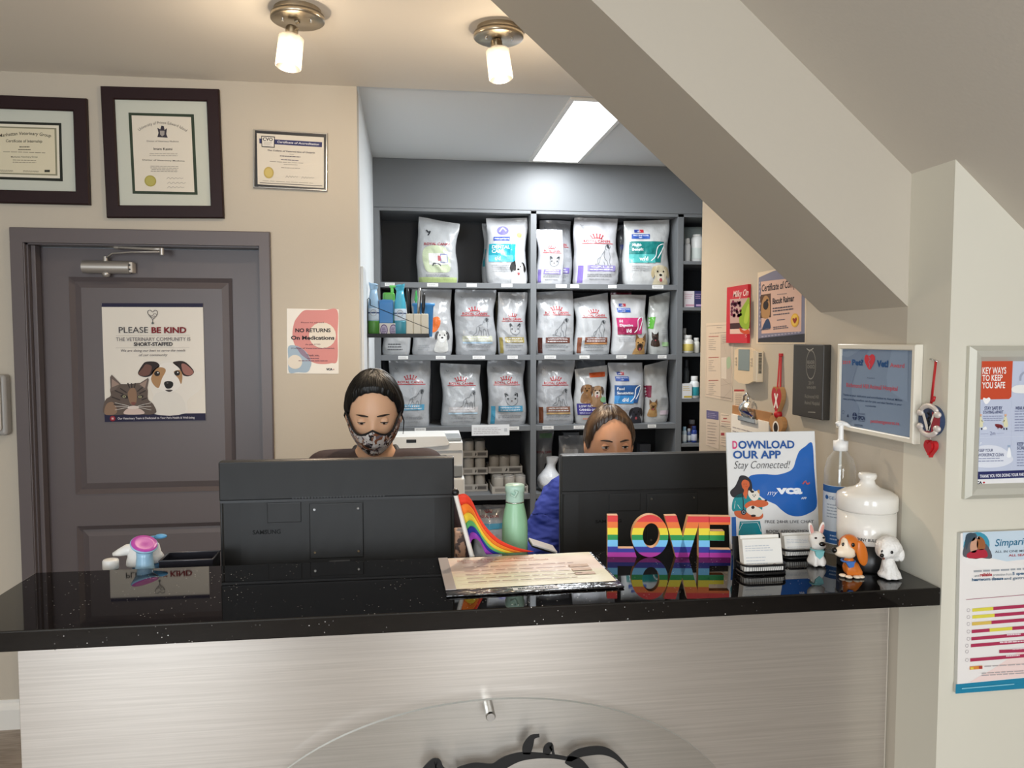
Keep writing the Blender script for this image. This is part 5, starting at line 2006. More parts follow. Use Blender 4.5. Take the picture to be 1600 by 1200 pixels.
# fourth row
bag(838, 866, 672, Z4, 'tall crinkled silver bag with green top on the fourth shelf', 'a9adb4', lambda p, w, h: (p.rect(-w * .3, h * .86, w * .4, h * .94, bink('8ab08a')), p.text('ROYAL CANIN', 0, h * .6, bink('9a2c3c'), h=h * .04, w=w * .8, bold=.02, res=2), p.smooth([(-w * .1, h * .3), (0, h * .42), (w * .2, h * .38), (w * .1, h * .28)], 0, bink('3a3d44'), fill=True)), Y=BK + .27, d=.11)
bag(874, 916, 681, Z4, 'dusty grey cat food bag beside the silver bag with green top', 'a2a6ad', lambda p, w, h: (p.rect(-w * .3, h * .45, w * .2, h * .75, bink('b8bcc4')), p.lines(-w * .2, w * .3, h * .6, 2, h * .05, h * .02, bink('6a6e74'))), Y=BK + .2, lean=.02)
m = MB()
pb0 = at(856, 757, Y=BK + .06)
WBAG = mat('white_carrier_film', 'dfe3e8', .28, 0, .5)
add_bump(WBAG, 14, .6, .02, (1, 1, 1), 4)


def sack(u, v):
    a = 2 * PI * u
    r = [.05, .085, .095, .095, .085, .06, .04, .035, .045, .05]
    k = v * (len(r) - 1)
    i = min(int(k), len(r) - 2)
    rr = r[i] + (r[i + 1] - r[i]) * (k - i)
    rr *= 1 + .10 * noise.noise(Vector((math.cos(a) * 2.2, math.sin(a) * 2.2, v * 4)))
    return (rr * math.cos(a) * .85 + .05 * max(0, v - .6), rr * math.sin(a) * .8, v * .225)


m.grid(sack, 28, 22, WBAG, True, closed=True)
m.add([sack(i / 28, 0) for i in range(28)], [list(range(28))[::-1]], WBAG)
o = m.build('plastic_bag', None, Matrix.Translation((max(pb0.x, b3 + .105), BK + .085, Z4 + .001)))
tag(o, 'knotted white plastic bag on the fourth shelf beside the woman in blue', 'plastic bag')
for (x0, x1, yt_, dd_, col, lb) in ((1000, 1017, 694, .2, '4a4e58', 'dark blue-grey carton behind the blonde-haired woman, right of her head'), (880, 905, 676, .33, '8a8e94', 'grey carton at the back of the fourth shelf left of her head')):
    A, B = at(x0, 700, Y=BK + dd_), at(x1, 700, Y=BK + dd_)
    zt_ = at(x0, yt_, Y=BK + dd_).z
    m = MB().box(-(B.x - A.x) / 2, (B.x - A.x) / 2, 0, .08, 0, zt_ - Z4, mat('carton_' + col, col, .5), .003)
    pr_ = Print(m, .0012, fmap=lambda x, y, z: Vector((x, -z, y)))
    pr_.lines(-(B.x - A.x) * .3, (B.x - A.x) * .3, (zt_ - Z4) * .8, 3, .02, .008, '6f86a8')
    o = m.build('carton', None, Matrix.Translation(((A.x + B.x) / 2, BK + dd_, Z4 + .001)))
    tag(o, lb.replace('blonde-haired', 'brown-haired'), 'carton')

# cans in cardboard trays
TRAYM = mat('tray_cardboard', 'b9b4ac', .7)
CANM = add_bump(mat('can_silver', 'a29e98', .4, .35), 30, .05, .002)


def tray(px0, px1, pyt, pyb, Y, z, label, dep=.2, loc=None):
    A, B = at(px0, pyb, Y=Y), at(px1, pyb, Y=Y)
    w = B.x - A.x
    hh = .046
    t = thing('can_tray', label, 'cardboard tray', ((A.x + B.x) / 2, Y, z), 'cardboard trays of cans')
    m = MB()
    m.box(-w / 2, w / 2, 0, dep, 0, .003, TRAYM)
    for q in ((-w / 2, w / 2, 0, .003), (-w / 2, w / 2, dep - .003, dep), (-w / 2, -w / 2 + .003, .003, dep - .003), (w / 2 - .003, w / 2, .003, dep - .003)):
        m.box(q[0], q[1], q[2], q[3], .003, hh, TRAYM)
    m.build('tray', t)
    m = MB()
    p = Print(m, .0006, .0004, fmap=lambda x, y, z: Vector((x, -z, y)))
    p.rect(-w * .42, .012, -w * .1, .034, '8f8a84')
    p.smooth([(w * .0, .012), (w * .03, .03), (w * .05, .034), (w * .06, .02)], 0, '2f2d2c', fill=True)
    p.rect(w * .12, .014, w * .44, .032, '5f5b58')
    p.up()
    p.frame(w * .11, .011, w * .46, .036, .0015, '3a3836')
    m.build('print', t)
    return t, w


def can(T, label, r=.034, h=.1075, first=[None]):
    if first[0] is None:
        t = thing('food_can', label, 'can', T, 'pet food cans in the trays')
        MB().lathe([(r * .94, 0), (r, .003), (r, h - .004), (r * .96, h - .001), (r * .93, h - .003), (0, h - .003)], CANM, 28).build('can_body', t)
        m = MB().lathe([(r + .0003, .010), (r + .0006, .012), (r + .0006, h - .013), (r + .0003, h - .011)], mat('can_paper', 'b5b0a8', .5), 28)
        m.build('paper_wrap', t)
        first[0] = t
        return t
    return dup(first[0], T, label)


Yt = BK + .13
names = ['bottom', 'middle', 'top']
TH = .112
for k in range(3):
    z = Z4 + .001 + k * TH
    t, w = tray(722, 762, 0, 755, Yt, z, '%s cardboard can tray of the left stack beside the printer' % names[k])
    cx = t.location.x
    for j in range(2):
        for r_ in range(2):
            can((cx + (-.5 + j) * .075 + (0 if k else .0), Yt + .042 + r_ * .08, z + .0035), '%s can in the %s row of the left tray stack' % (['left', 'right'][j] + (' rear' if r_ else ' front'), names[k]))
t, w = tray(769, 825, 760, 774, BK + .03, Z4 + .001, 'open white tray of cans nearest us on the fourth shelf', .26)
cx = t.location.x
for j in range(3):
    for r_ in range(3):
        can((cx + (-1 + j) * .073, BK + .03 + .045 + r_ * .078, Z4 + .005), '%s can of the %s row in the open white tray' % (['left', 'centre', 'right'][j], ['front', 'second', 'rear'][r_]))
t, w = tray(763, 816, 722, 735, BK + .15, Z4 + .1140, 'printed tray lying on the cans of the right stack', .2)
cx = t.location.x
for j in range(3):
    can((cx + (-1 + j) * .0695, BK + .15 + .06, Z4 + .1185), '%s can standing in the printed tray on the right stack' % ['left dark', 'pale lettered', 'right dark'][j])

# bottom row, seen below the fourth shelf
ZL = ROWS[4]
bag(742, 790, 789, ZL, 'silver bag with teal band on the bottom shelf behind the flag', 'b5b9be', lambda p, w, h: (crown(p, -w * .05, h * .89, w * .3, bink('a8303c')), p.text('ROYAL CANIN', -w * .05, h * .82, bink('a8303c'), h=h * .035, w=w * .6, bold=.02, res=2), p.rect(-w * .36, h * .66, w * .4, h * .74, bink('4a92ae'))), d=.16)
bag(815, 850, 787, ZL, 'white bag with teal top on the bottom shelf behind the green bottle', 'dadfe0', lambda p, w, h: p.rect(-w * .5, h * .93, w * .5, h * .99, bink('1f9aa4')), Y=BK + .09)

# card hanging from the edge of a shelf
A, B = at(737, 664, Y=BK - .002), at(796, 680, Y=BK - .002)
m = MB().box(-(B.x - A.x) / 2, (B.x - A.x) / 2, -(A.z - B.z) / 2, (A.z - B.z) / 2, 0.0002, .001, ink('eceef0'))
p = Print(m, .0014)
w, h = B.x - A.x, A.z - B.z
p.lines(-w * .45, w * .3, h * .2, 4, h * .16, h * .04, 'a8a0a4')
p.rect(w * .36, -h * .15, w * .44, h * .15, 'c8ccd0')
o = m.build('shelf_notice', None, frame_T(((A.x + B.x) / 2, BK - .0005, (A.z + B.z) / 2), (1, 0, 0), (0, 0, 1)))
tag(o, 'white paper card hanging from the edge of the third shelf', 'notice')

# ------------------------------------------------------------------ bottles and cartons in the narrow bay
def bottle(px0, px1, pyt, z, col, label, Y=None, cap='e8e8e6', lab=None, capfrac=.22, shoulder=.1):
    Y = Y or BK + .08
    A, B = at(px0, pyt, Y=Y), at(px1, pyt, Y=Y)
    r, h = (B.x - A.x) / 2, A.z - z
    t = thing('medicine_bottle', label, 'bottle', (max((A.x + B.x) / 2, b5 + .003 + r), Y, z + .0012), 'bottles in the narrow bay')
    M_ = mat('bottle_' + col, col, .35)
    c = 1 - capfrac
    MB().lathe([(r * .9, 0), (r, .003), (r, h * (c - shoulder)), (r * .7, h * c), (0, h * c)], M_, 20).build('bottle_body', t)
    MB().lathe([(r * .68, h * c), (r * .72, h * (c + .02)), (r * .72, h * .98), (r * .66, h), (0, h)], mat('cap_' + cap, cap, .4), 20).build('cap', t)
    if lab:
        MB().lathe([(r + .0002, h * .12), (r + .0006, h * .13), (r + .0006, h * .5), (r + .0002, h * .51)], mat('label_' + lab, lab, .45), 20).build('paper_label', t)
    return t


def carton(px0, px1, pyt, z, col, label, Y=None, accent=None, dep=.07):
    Y = Y or BK + .03
    A, B = at(px0, pyt, Y=Y), at(px1, pyt, Y=Y)
    w, h = B.x - A.x, A.z - z
    m = MB().box(-w / 2, w / 2, 0, dep, 0, h, mat('carton_' + col, col, .45), .001)
    p = Print(m, .0006, fmap=lambda x, y, zz: Vector((x, -zz, y)))
    p.lines(-w * .4, w * .35, h * .8, 3, h * .12, h * .04, accent or 'a88a98')
    if accent:
        p.rect(-w * .3, h * .06, w * .5, h * .18, accent)
    o = m.build('medicine_carton', None, Matrix.Translation((max((A.x + B.x) / 2, b5 + .003 + w / 2), max(Y, BK + .004), z + .0012)))
    return tag(o, label, 'carton', 'cartons in the narrow bay')


Y3 = BK + .07
zz = BAY3
bottle(1069, 1079, 373, zz[0], 'e2e4e4', 'slim white bottle on the top shelf of the narrow bay', Y3)
bottle(1080, 1099, 367, zz[0], 'e6e8e6', 'wide white tub on the top shelf of the narrow bay', Y3 + .02, lab='d0d8d4', capfrac=.06)
m = MB()
A, B = at(1069, 380, Y=BK + .2), at(1092, 356, Y=BK + .2)
m.grid(lambda u, v: ((u - .5) * (B.x - A.x) * (1.0 + .5 * v), .012 * math.sin(u * 6) + .02 * v, v * (B.z - zz[0])), 10, 14, mat('clear_pouch', 'a9b6b4', .25))
md = m.build('zip_pouch', None, Matrix.Translation(((A.x + B.x) / 2 + .02, BK + .2, zz[0] + .008)))
sm_ = md.modifiers.new('thick', 'SOLIDIFY')
sm_.thickness = .012
tag(md, 'grey clear zip pouch behind the bottles on the top narrow shelf', 'pouch')
carton(1068.5, 1085, 455, zz[1], 'e6dfe4', 'white and pink carton on the second shelf of the narrow bay', accent='d0a0b0')
carton(1085.5, 1097, 455, zz[1], '3a3a66', 'dark blue carton beside the white and pink carton', accent='c8a8cc')
bottle(1066, 1083, 524, zz[2], 'eceae2', 'white bottle with yellow foot on the third shelf of the narrow bay', Y3 - .02, lab='d8c46a')
bottle(1083, 1093, 528, zz[2], 'e8e6de', 'second white bottle beside the yellow-footed bottle', Y3)
bottle(1066, 1073, 513, zz[2], 'dfe0dc', 'white bottle at the back of the third narrow shelf', Y3 + .12)
carton(1062.5, 1078, 600, zz[3], 'e9eaec', 'white carton with yellow corner on the fourth narrow shelf', accent='d0b44a', Y=BK - .0)
bottle(1078, 1092, 588, zz[3], 'e8eaea', 'white bottle with teal label on the fourth narrow shelf', Y3 - .03, lab='2f9aa8')
bottle(1068, 1077, 562, zz[3], '5d6468', 'dark grey slim bottle at the back of the fourth narrow shelf', Y3 + .14, cap='3a3d42')
bottle(1066, 1073, 667, zz[4], 'b8ccd8', 'pale blue bottle on the lowest visible narrow shelf', Y3 - .02, cap='8ab0c8', lab='dfe6ea')
bottle(1073.5, 1080, 670, zz[4], '5a6a90', 'blue-grey bottle between the pale blue and dark blue bottles', Y3, cap='cfd4da', lab='dfe6ea')
bottle(1080.5, 1089, 666, zz[4], '2a3f8a', 'dark blue bottle on the lowest visible narrow shelf', Y3 - .02, cap='2a3a78', lab='c8ccdc')
bottle(1075, 1087, 656, zz[4], '5a3a34', 'brown bottle behind the dark blue bottle', Y3 + .12, cap='9a9ea8')

# ------------------------------------------------------------------ wire rack on the return wall
YR = 4.02
ra_, rb_2 = at(572, 526, Y=YR), at(671, 527, Y=YR)
zr_ = at(600, 522.5, Y=YR).z
rw = rb_2.x - SX
t = thing('wall_rack', 'black wire rack with solid tray fixed to the pale return wall', 'wall rack', (SX, YR, zr_))
RK = mat('rack_black', '121214', .45, .3)
m = MB()
rd = .16
m.box(.001, rw, 0, rd, -.016, -.013, RK)
for q in ((.001, rw, 0, .004), (.001, rw, rd - .004, rd), (rw - .004, rw, .004, rd - .004), (.001, .005, .004, rd - .004)):
    m.box(q[0], q[1], q[2], q[3], -.013, .004, RK)
m.build('tray', t)
hz = at(575, 468, Y=YR).z - zr_
for yy in (.004, rd - .004):
    m = MB().tube([(.004, yy, .0), (.004, yy, hz), (.010, yy, hz + .008), (.018, yy, hz), (.018, yy, hz - .03)], .0022, RK, 8)
    m.build('hanger', t)
    e = at(672, 512, Y=YR + yy)
    MB().tube([(.016, yy, hz - .028), (rw - .002, yy, .03), (rw - .002, yy, .0)], .0017, RK, 8).build('side_wire', t)


def freshener(cx, pyt, col, foot, label, wpx):
    Y = YR + .05
    A = at(cx, pyt, Y=Y)
    h, r = A.z - zr_ + .013, wpx / 1197 * Y / 2
    t = thing('air_freshener', label, 'spray bottle', (A.x, Y, zr_ - .013), 'air fresheners on the wire rack')
    B1 = mat('freshener_' + col, col, .3)
    prof = [(r * .85, 0), (r * .95, .004), (r, h * .3), (r * .98, h * .5), (r * .9, h * .64), (r * .68, h * .78), (r * .58, h * .88), (0, h * .88)]
    MB().lathe(prof, B1, 24).build('bottle_body', t)
    MB().grid(lambda u, v: Vector((r * (.58 + .22 * v) * math.cos(2 * PI * u) * 1.0 + .0 * v, r * (.58 + .22 * v) * math.sin(2 * PI * u), h * (.87 + .10 * v) + (-.012 if cx < 600 else .012) * v * math.cos(2 * PI * u))), 24, 5, B1, True, closed=True).sphere((0, 0, h * .965), (r * .78, r * .78, h * .03), B1, 20, 8).build('trigger_head', t)
    MB().lathe([(r * .96, h * .04), (r * 1.015, h * .05), (r * 1.02, h * .28), (r, h * .30)], mat('freshener_foot_' + foot, foot, .35), 24).build('picture_band', t)
    MB().lathe([(r * 1.008, h * .31), (r * 1.02, h * .32), (r * 1.0, h * .52), (r * .97, h * .53)], mat('freshener_label', 'c2d0dc', .35), 24).build('label_band', t)
    MB().lathe([(r * 1.012, h * .435), (r * 1.03, h * .437), (r * 1.03, h * .455), (r * 1.01, h * .457)], mat('freshener_line', '24386a', .35), 24).build('stripe', t)
    m = MB()
    p = Print(m, .0012, fmap=lambda x, y, z: Vector((math.sin(x / r) * (r * 1.03 + z), -math.cos(x / r) * (r * 1.03 + z), y)))
    p.ell(0, h * .445, r * .5, h * .062, 'e0e4e8')
    p.up()
    p.ring(0, h * .445, r * .42, r * .5, '8d98a8', sy=h * .062 / (r * .5))
    p.text('AIR', 0, h * .435, '4a5a78', h=h * .025, bold=.02)
    m.build('emblem', t)
    return t


freshener(583.5, 442, '9fc0dc', '4f8a3a', 'pale blue air freshener bottle at the wall end of the rack', 18)
freshener(625, 444, '4aa8c2', '3f8a9c', 'teal air freshener bottle in the middle of the rack', 19)
# blue boxes with round-labelled packs below
Y = YR + .03
A, B = at(592.5, 471, Y=Y), at(614.5, 504, Y=Y)
BLUE = mat('blue_plastic_box', '2f7ec0', .35)
w = B.x - A.x
zc_ = at(600, 505, Y=Y).z
t = thing('round_label_pack', 'white pack with two round purple labels on the rack', 'pack', ((A.x + at(621, 510, Y=Y).x) / 2, Y, zr_ - .0125))
ww = at(621, 510, Y=Y).x - A.x
hh = zc_ - zr_ + .0125
MB().box(-ww / 2, ww / 2, 0, .07, 0, hh, mat('pack_white', 'd8d4ce', .5), .002).build('box', t)
for sx in (-.25, .27):
    m = MB()
    p = Print(m, .0006, fmap=lambda x, y, z: Vector((x, -z, y)))
    p.ell(sx * ww, hh * .5, ww * .21, hh * .42, '6a5a86')
    p.up()
    p.ell(sx * ww, hh * .5, ww * .17, hh * .34, 'b8b0c8')
    p.up()
    p.lines(sx * ww - ww * .12, sx * ww + ww * .12, hh * .65, 4, hh * .12, hh * .05, '5a4a78')
    m.build('round_label', t)
m = MB().box(-w / 2, w / 2, 0, .06, 0, A.z - zc_, BLUE, .003)
m.prism([(-w / 2, 0), (w / 2, 0), (w * .45, .010), (-w * .2, .012), (-w / 2, .008)], -.06, -.001, BLUE, Matrix.Translation((0, 0, A.z - zc_ - .001)) @ Matrix.Rotation(R(90), 4, 'X'))
tag(m.build('blue_box', None, Matrix.Translation(((A.x + B.x) / 2, Y + .004, zc_ + .0005))), 'bright blue plastic box on the round-labelled pack', 'box')
# green bottle behind
Y = YR + .12
A, B = at(598, 457, Y=Y), at(617, 457, Y=Y)
t = thing('green_spray_bottle', 'green spray bottle behind the blue box on the rack', 'spray bottle', ((A.x + B.x) / 2, Y, zr_ - .0125))
w, h = B.x - A.x, A.z - zr_ + .0125
MB().box(-w / 2, w / 2, -.018, .018, 0, h, mat('green_bottle', '5fae4a', .3), .012, seg=4).build('bottle_body', t)
zt2 = at(610, 446, Y=Y).z - zr_ + .0125
m = MB().box(w * .15, w * .40, -.01, .01, h - .002, zt2 - .01, mat('green_trigger', '6fd060', .35), .003)
m.box(w * .05, w * .60, -.01, .01, zt2 - .012, zt2, mat('green_trigger', '6fd060', .35), .003)
m.build('trigger_head', t)
MB().box(-w * .35, w * .5, -.0195, -.0182, h * .55, h * .82, mat('green_label', 'b8dcc8', .4)).build('paper_label', t)
# knife block and knives
Y = YR + .035
A, B = at(634, 490, Y=Y), at(669.5, 490, Y=Y)
w, h = B.x - A.x, A.z - zr_ + .0125
t = thing('knife_block', 'pale grooved knife block on the rack', 'knife block', ((A.x + B.x) / 2, Y, zr_ - .0125))
KB = mat('knife_block_beige', 'c9c2b0', .45)
m = MB()
for i in range(3):
    m.box(-w / 2 + i * w / 3, -w / 2 + (i + 1) * w / 3, 0, .045, 0, h, KB, .006, seg=3)
m.build('block', t)
bt = zr_ - .0125 + h


def knife(x0, y0, x1, y1, material, label, wd, Yk):
    P0, P1 = at(x0, y0, Y=Yk), at(x1, y1, Y=Yk)
    P0.z = bt + .0005
    d = P1 - P0
    t = thing('knife', label, 'knife', P0, 'knives in the block')
    pts = [d * k for k in (0, .3, .6, .85, 1)]
    MB().tube(pts, [wd * .7, wd, wd * 1.05, wd * .95, wd * .5], material, 12, flat=.7).build('handle', t)
    MB().box(-wd * .5, wd * .5, -.002, .002, -.0005, .004, CHROME).build('bolster', t)


HB = mat('knife_handle_black', '161618', .35)
knife(638, 489, 637, 450, HB, 'black handled knife next to the teal air freshener', .0135, Y + .03)
knife(654, 489, 656, 449, mat('steel_handle', 'a8a6a2', .3, .8), 'steel handled knife in the middle of the block', .0135, Y + .03)
knife(661, 489, 662.5, 457, HB, 'black handled knife at the shelf side of the block', .0125, Y + .02)
# blue cup with a green brush behind the block
Y = YR + .125
A, B = at(644, 474, Y=Y), at(680, 474, Y=Y)
w, h = B.x - A.x, A.z - zr_ + .0125
o = MB().lathe([(w * .36, 0), (w * .38, .003), (w * .44, h * .9), (w * .5, h * .93), (w * .5, h), (w * .42, h), (w * .36, .006), (0, .006)], mat('blue_cup_plastic', '4a90d0', .35), 28).build('blue_tub', None, Matrix.Translation(((A.x + B.x) / 2 - .002, Y - .005, zr_ - .0118)))
o.scale = (1, .55, 1)
tag(o, 'blue plastic tub behind the knife block on the rack', 'tub')
P0 = at(650, 470, Y=Y - .005)
m = MB().cyl((0, 0, -.085), (0, 0, .0), .004, .004, mat('green_handle', '3fae5a', .4), 10).cyl((0, 0, 0), (.001, 0, .055), .010, .003, mat('green_handle', '3fae5a', .4), 12)
tag(m.build('green_brush', None, Matrix.Translation(P0)), 'pointed green brush standing in the blue tub', 'brush')

# white frame-edge board on the return wall
A, B = at(559.5, 418, X=SX), at(572, 418, X=SX)
zt_, zb_ = at(566, 418, X=SX + .004).z, at(566, 580, X=SX + .004).z
T = frame_T((SX, 3.66, (zt_ + zb_) / 2), (0, 1, 0), (0, 0, 1))
m = MB().box(-.12, .12, -(zt_ - zb_) / 2, (zt_ - zb_) / 2, .0005, .012, mat('white_board', 'e4e9ee', .35), .002)
tag(m.build('wall_board', None, T), 'narrow white board seen edge-on on the pale return wall', 'board')


# ------------------------------------------------------------------ monitors
MONB = add_bump(mat('monitor_black', '1b1c1d', .42, 0, .5), 200, .25, .002, (.4, 1, 1), 2, 'wave')
PUPB = mat('groove_black', '030303', .6)
MONG = mat('monitor_edge', '38393a', .3, .3)
SCR = mat('screen_glass', '0a0b0d', .1)


def monitor(px0, px1, pyt, Y, pcx, label, words_px):
    A, B = at(px0, pyt, Y=Y), at(px1, pyt, Y=Y)
    w, h = B.x - A.x, (B.x - A.x) * .58
    zt_ = A.z
    cx = (A.x + B.x) / 2
    t = thing('computer_monitor', label, 'monitor', (cx, Y, .7503), 'black monitors seen from behind')
    o = zt_ - .7503 - h           # bottom of the panel above the desk
    m = MB().box(-w / 2, w / 2, .012, .034, o, o + h, MONG, .004)
    m.build('panel', t)
    MB().box(-w / 2 + .012, w / 2 - .012, .0342, .0352, o + .018, o + h - .012, SCR).build('screen', t)
    zb = at(500, 0, Y=Y).z
    bh = 60 / 1197 * Y
    # upper shell: a flat band with a bevelled lower lip
    m = MB().box(-w / 2 + .002, w / 2 - .002, .0, .013, o + h - bh, o + h - .001, MONB, .003)
    m.box(-w / 2 + .003, w / 2 - .003, .004, .012, o + h - bh - .006, o + h - bh + .002, BLACKP)
    m.build('upper_shell', t)
    # lower shell with rounded left and right shoulders
    ys = [(-w / 2 + .003, .013), (-w / 2 + .010, .009), (-w / 2 + .05, .006), (w / 2 - .05, .006), (w / 2 - .010, .009), (w / 2 - .003, .013)]
    m = MB().prism(ys, o + .002, o + h - bh - .004, MONB)
    m.build('lower_shell', t)
    for k in range(26):
        pass
    m = MB()
    for k in range(30):
        x = (k - 14.5) * .0075
        m.box(x - .0022, x + .0022, -.0004, .002, o + h - bh + .0012, o + h - bh + .0052, BLACKP)
    m.build('vent', t)
    s = Y / 1197

    def px(x, y):
        p = at(x, y, Y=Y)
        return p.x - cx, p.z - .7503

    (vx0, vz1), (vx1, vz0) = px(*pcx[0]), px(*pcx[1])
    m = MB().box(vx0 - .0012, vx1 + .0012, .0052, .0062, vz0 - .0012, vz1 + .0012, PUPB).box(vx0, vx1, .0032, .0065, vz0, vz1, MONB, .0015)
    m.build('mount_plate', t)
    for sx in (vx0 + .012, vx1 - .012):
        for sz in (vz0 + .016, vz1 - .014):
            MB().cyl((sx, .0034, sz), (sx, .0012, sz), .0038, .003, CHROME, 10).build('screw', t)
    (ax0, az1), (ax1, az0) = px(*pcx[2]), px(*pcx[3])
    m = MB().box(ax0 - .001, ax1 + .001, .0052, .0062, az0 - .001, az1 + .001, PUPB).box(ax0, ax1, .0042, .0065, az0, az1, MONB, .001)
    m.build('cover_plate', t)
    (lx0, lz0), (lx1, lz1) = px(*words_px[0]), px(*words_px[1])
    m = MB()
    p = Print(m, .0006, fmap=lambda x, y, z: Vector((x, .006 - z, y)))
    p.text('SAMSUNG', (lx0 + lx1) / 2, lz0, '000000', h=lz1 - lz0, w=lx1 - lx0, bold=.03)
    m.build('lettering', t)
    MB().box(-.03, .03, .004, .030, .012, o + .08, BLACKP, .006).build('stand_neck', t)
    MB().lathe([(.125, 0), (.125, .006), (.11, .012), (0, .014)], BLACKP, 40, Matrix.Translation((0, .03, 0)), 1, .75).build('stand_foot', t)
    return t


monitor(339.5, 710, 722, 1.90, ((483, 788), (568, 871), (417, 787), (470, 816)), 'large black monitor back on the left, before the woman in the mask', ((394, 836), (438, 828)))
monitor(877, 1206, 711.5, 2.06, ((1012, 772), (1090, 850), (953, 773), (1001, 798)), 'black monitor back behind the rainbow letters', ((931, 818), (972, 812)))

# ------------------------------------------------------------------ things standing on the counter
CZ = CT + .0004


def at_plane(px, py, P, N):
    d = _f + _r * ((px - 800) / FPX) - _u * ((py - 600) / FPX)
    o = Vector((0, 0, CAM_H))
    return o + d * ((P - o).dot(N) / d.dot(N))


# rainbow LOVE sign
P0, P1 = at(948.5, 870.5, Z=CT), at(1141, 871.5, Z=CT)
xd = (P1 - P0).normalized()
T = Matrix(((xd.x, -xd.y, 0, P0.x), (xd.y, xd.x, 0, P0.y), (0, 0, 1, CZ), (0, 0, 0, 1)))
Nrm = Vector((xd.y, -xd.x, 0))


def lp(zx, zy):
    q = T.inverted() @ at_plane(930 + zx / 7.273, 780 + zy / 7.273, P0, Nrm)
    return (q.x, q.z)


love = thing('love_sign', 'rainbow striped wooden LOVE letters standing on the black counter', 'letters', T)
MDF = mat('letter_wood', 'cf9c6c', .6)
cols = ['e2403f', 'f07a38', 'f2dc3c', '279450', '7cc4f0', '37399a', 'b73aa0']
zt_ = lp(140, 185)[1]
edges = [lp(140, y)[1] for y in (185, 256, 325, 402, 462, 537, 602, 660)]
edges[-1] = 0.0
TF = Matrix(((1, 0, 0, 0), (0, 0, -1, 0), (0, 1, 0, 0), (0, 0, 0, 1)))     # (x, z, out) -> local


def clip(poly, z0, z1):
    for zc, sg in ((z0, 1), (z1, -1)):
        out = []
        for i in range(len(poly)):
            a, b = poly[i - 1], poly[i]
            da, db = (a[1] - zc) * sg, (b[1] - zc) * sg
            if (da >= 0) != (db >= 0):
                k = da / (da - db)
                out.append((a[0] + (b[0] - a[0]) * k, zc))
            if db >= 0:
                out.append(b)
        poly = out
        if len(poly) < 3:
            return None
    return poly


def letter(pieces, off):
    m = MB()
    for pc in pieces:
        q = [(x, max(z, 0.0)) for x, z in pc]
        m.prism(q, -.018, 0, MDF, TF)
        for i in range(7):
            hi = edges[i] + (.02 if i == 0 else 0)
            c_ = clip(q, edges[i + 1], hi)
            if c_:
                p = Print(m, .0005 + off, fmap=lambda x, y, z: Vector((x, -z, y)), rough=.45)
                p.put(c_, [list(range(len(c_)))], cols[i])
    m.build('letter', love)


letter([[lp(140, 185), lp(256, 185), lp(256, 658), lp(140, 658)], [lp(250, 560), lp(440, 560), lp(470, 658), lp(250, 658)]], 0)
co, ro = lp(622, 420), (lp(830, 420)[0] - lp(414, 420)[0]) / 2
hz1 = lp(622, 178)[1]
ci = lp(637, 412)
ri = ((lp(735, 412)[0] - lp(540, 412)[0]) / 2, (lp(637, 275)[1] - lp(637, 555)[1]) / 2)
oc_ = (co[0], hz1 / 2)
O_out = [(oc_[0] + ro * math.cos(2 * PI * i / 40), oc_[1] + hz1 / 2 * math.sin(2 * PI * i / 40)) for i in range(40)]
O_in = [(ci[0] + ri[0] * math.cos(2 * PI * i / 40), ci[1] + ri[1] * math.sin(2 * PI * i / 40)) for i in range(40)]
letter([[O_in[i], O_out[i], O_out[(i + 1) % 40], O_in[(i + 1) % 40]] for i in range(40)], .0001)
letter([[lp(790, 190), lp(925, 187), lp(1062, 660), lp(916, 660)], [lp(1056, 193), lp(1182, 195), lp(1172, 300), lp(1062, 660), lp(940, 660)]], .0002)
letter([[lp(1176, 195), lp(1300, 195), lp(1300, 668), lp(1176, 668)], [lp(1290, 197), lp(1535, 200), lp(1535, 290), lp(1290, 288)], [lp(1290, 362), lp(1468, 364), lp(1468, 470), lp(1290, 468)], [lp(1290, 572), lp(1540, 575), lp(1540, 672), lp(1290, 668)]], .0003)

# app sign leaning in its clear stand
bl = at(1142, 859, Z=CT)
CD = (1130, 670, 6.669)
tp = at(1133.5, 676, Y=bl.y + .035)
hgt = math.hypot(.035, tp.z - CT)
T = frame_T((0, 0, 0), (1, 0, 0), (0, .035, tp.z - CT))
wd = at(1272, 675, Y=bl.y + .035).x - tp.x
xl_ = (tp.x + bl.x) / 2
T = Matrix.Translation((xl_, bl.y, CZ)) @ T
sgn = thing('app_sign', 'white and blue download our app sign leaning by the dispenser bottle', 'sign', (xl_, bl.y, CZ))
TI = Matrix.Translation((-xl_, -bl.y, -CZ)) @ T
MB().box(0, wd, 0.0008, hgt, -.004, 0, mat('sign_backing', 'd0d4d4', .2), .0005, M=TI).box(.01, wd - .01, .002, .024, 0, .003, mat('sign_backing', 'd0d4d4', .2), M=Matrix.Translation((xl_ - xl_, 0, 0))).build('stand', sgn)
m = MB().box(.001, wd - .001, .001, hgt - .001, .0001, .0008, ink('e4e3e1', .15))


class PQ(PP):
    def q(s, x, y):
        a, b, k = s.crop
        p = s.Ti @ at_plane(a + x / k, b + y / k, s.P, s.N)
        return (min(max(p.x, .002), wd - .002), min(max(p.y, .002), hgt - .002))


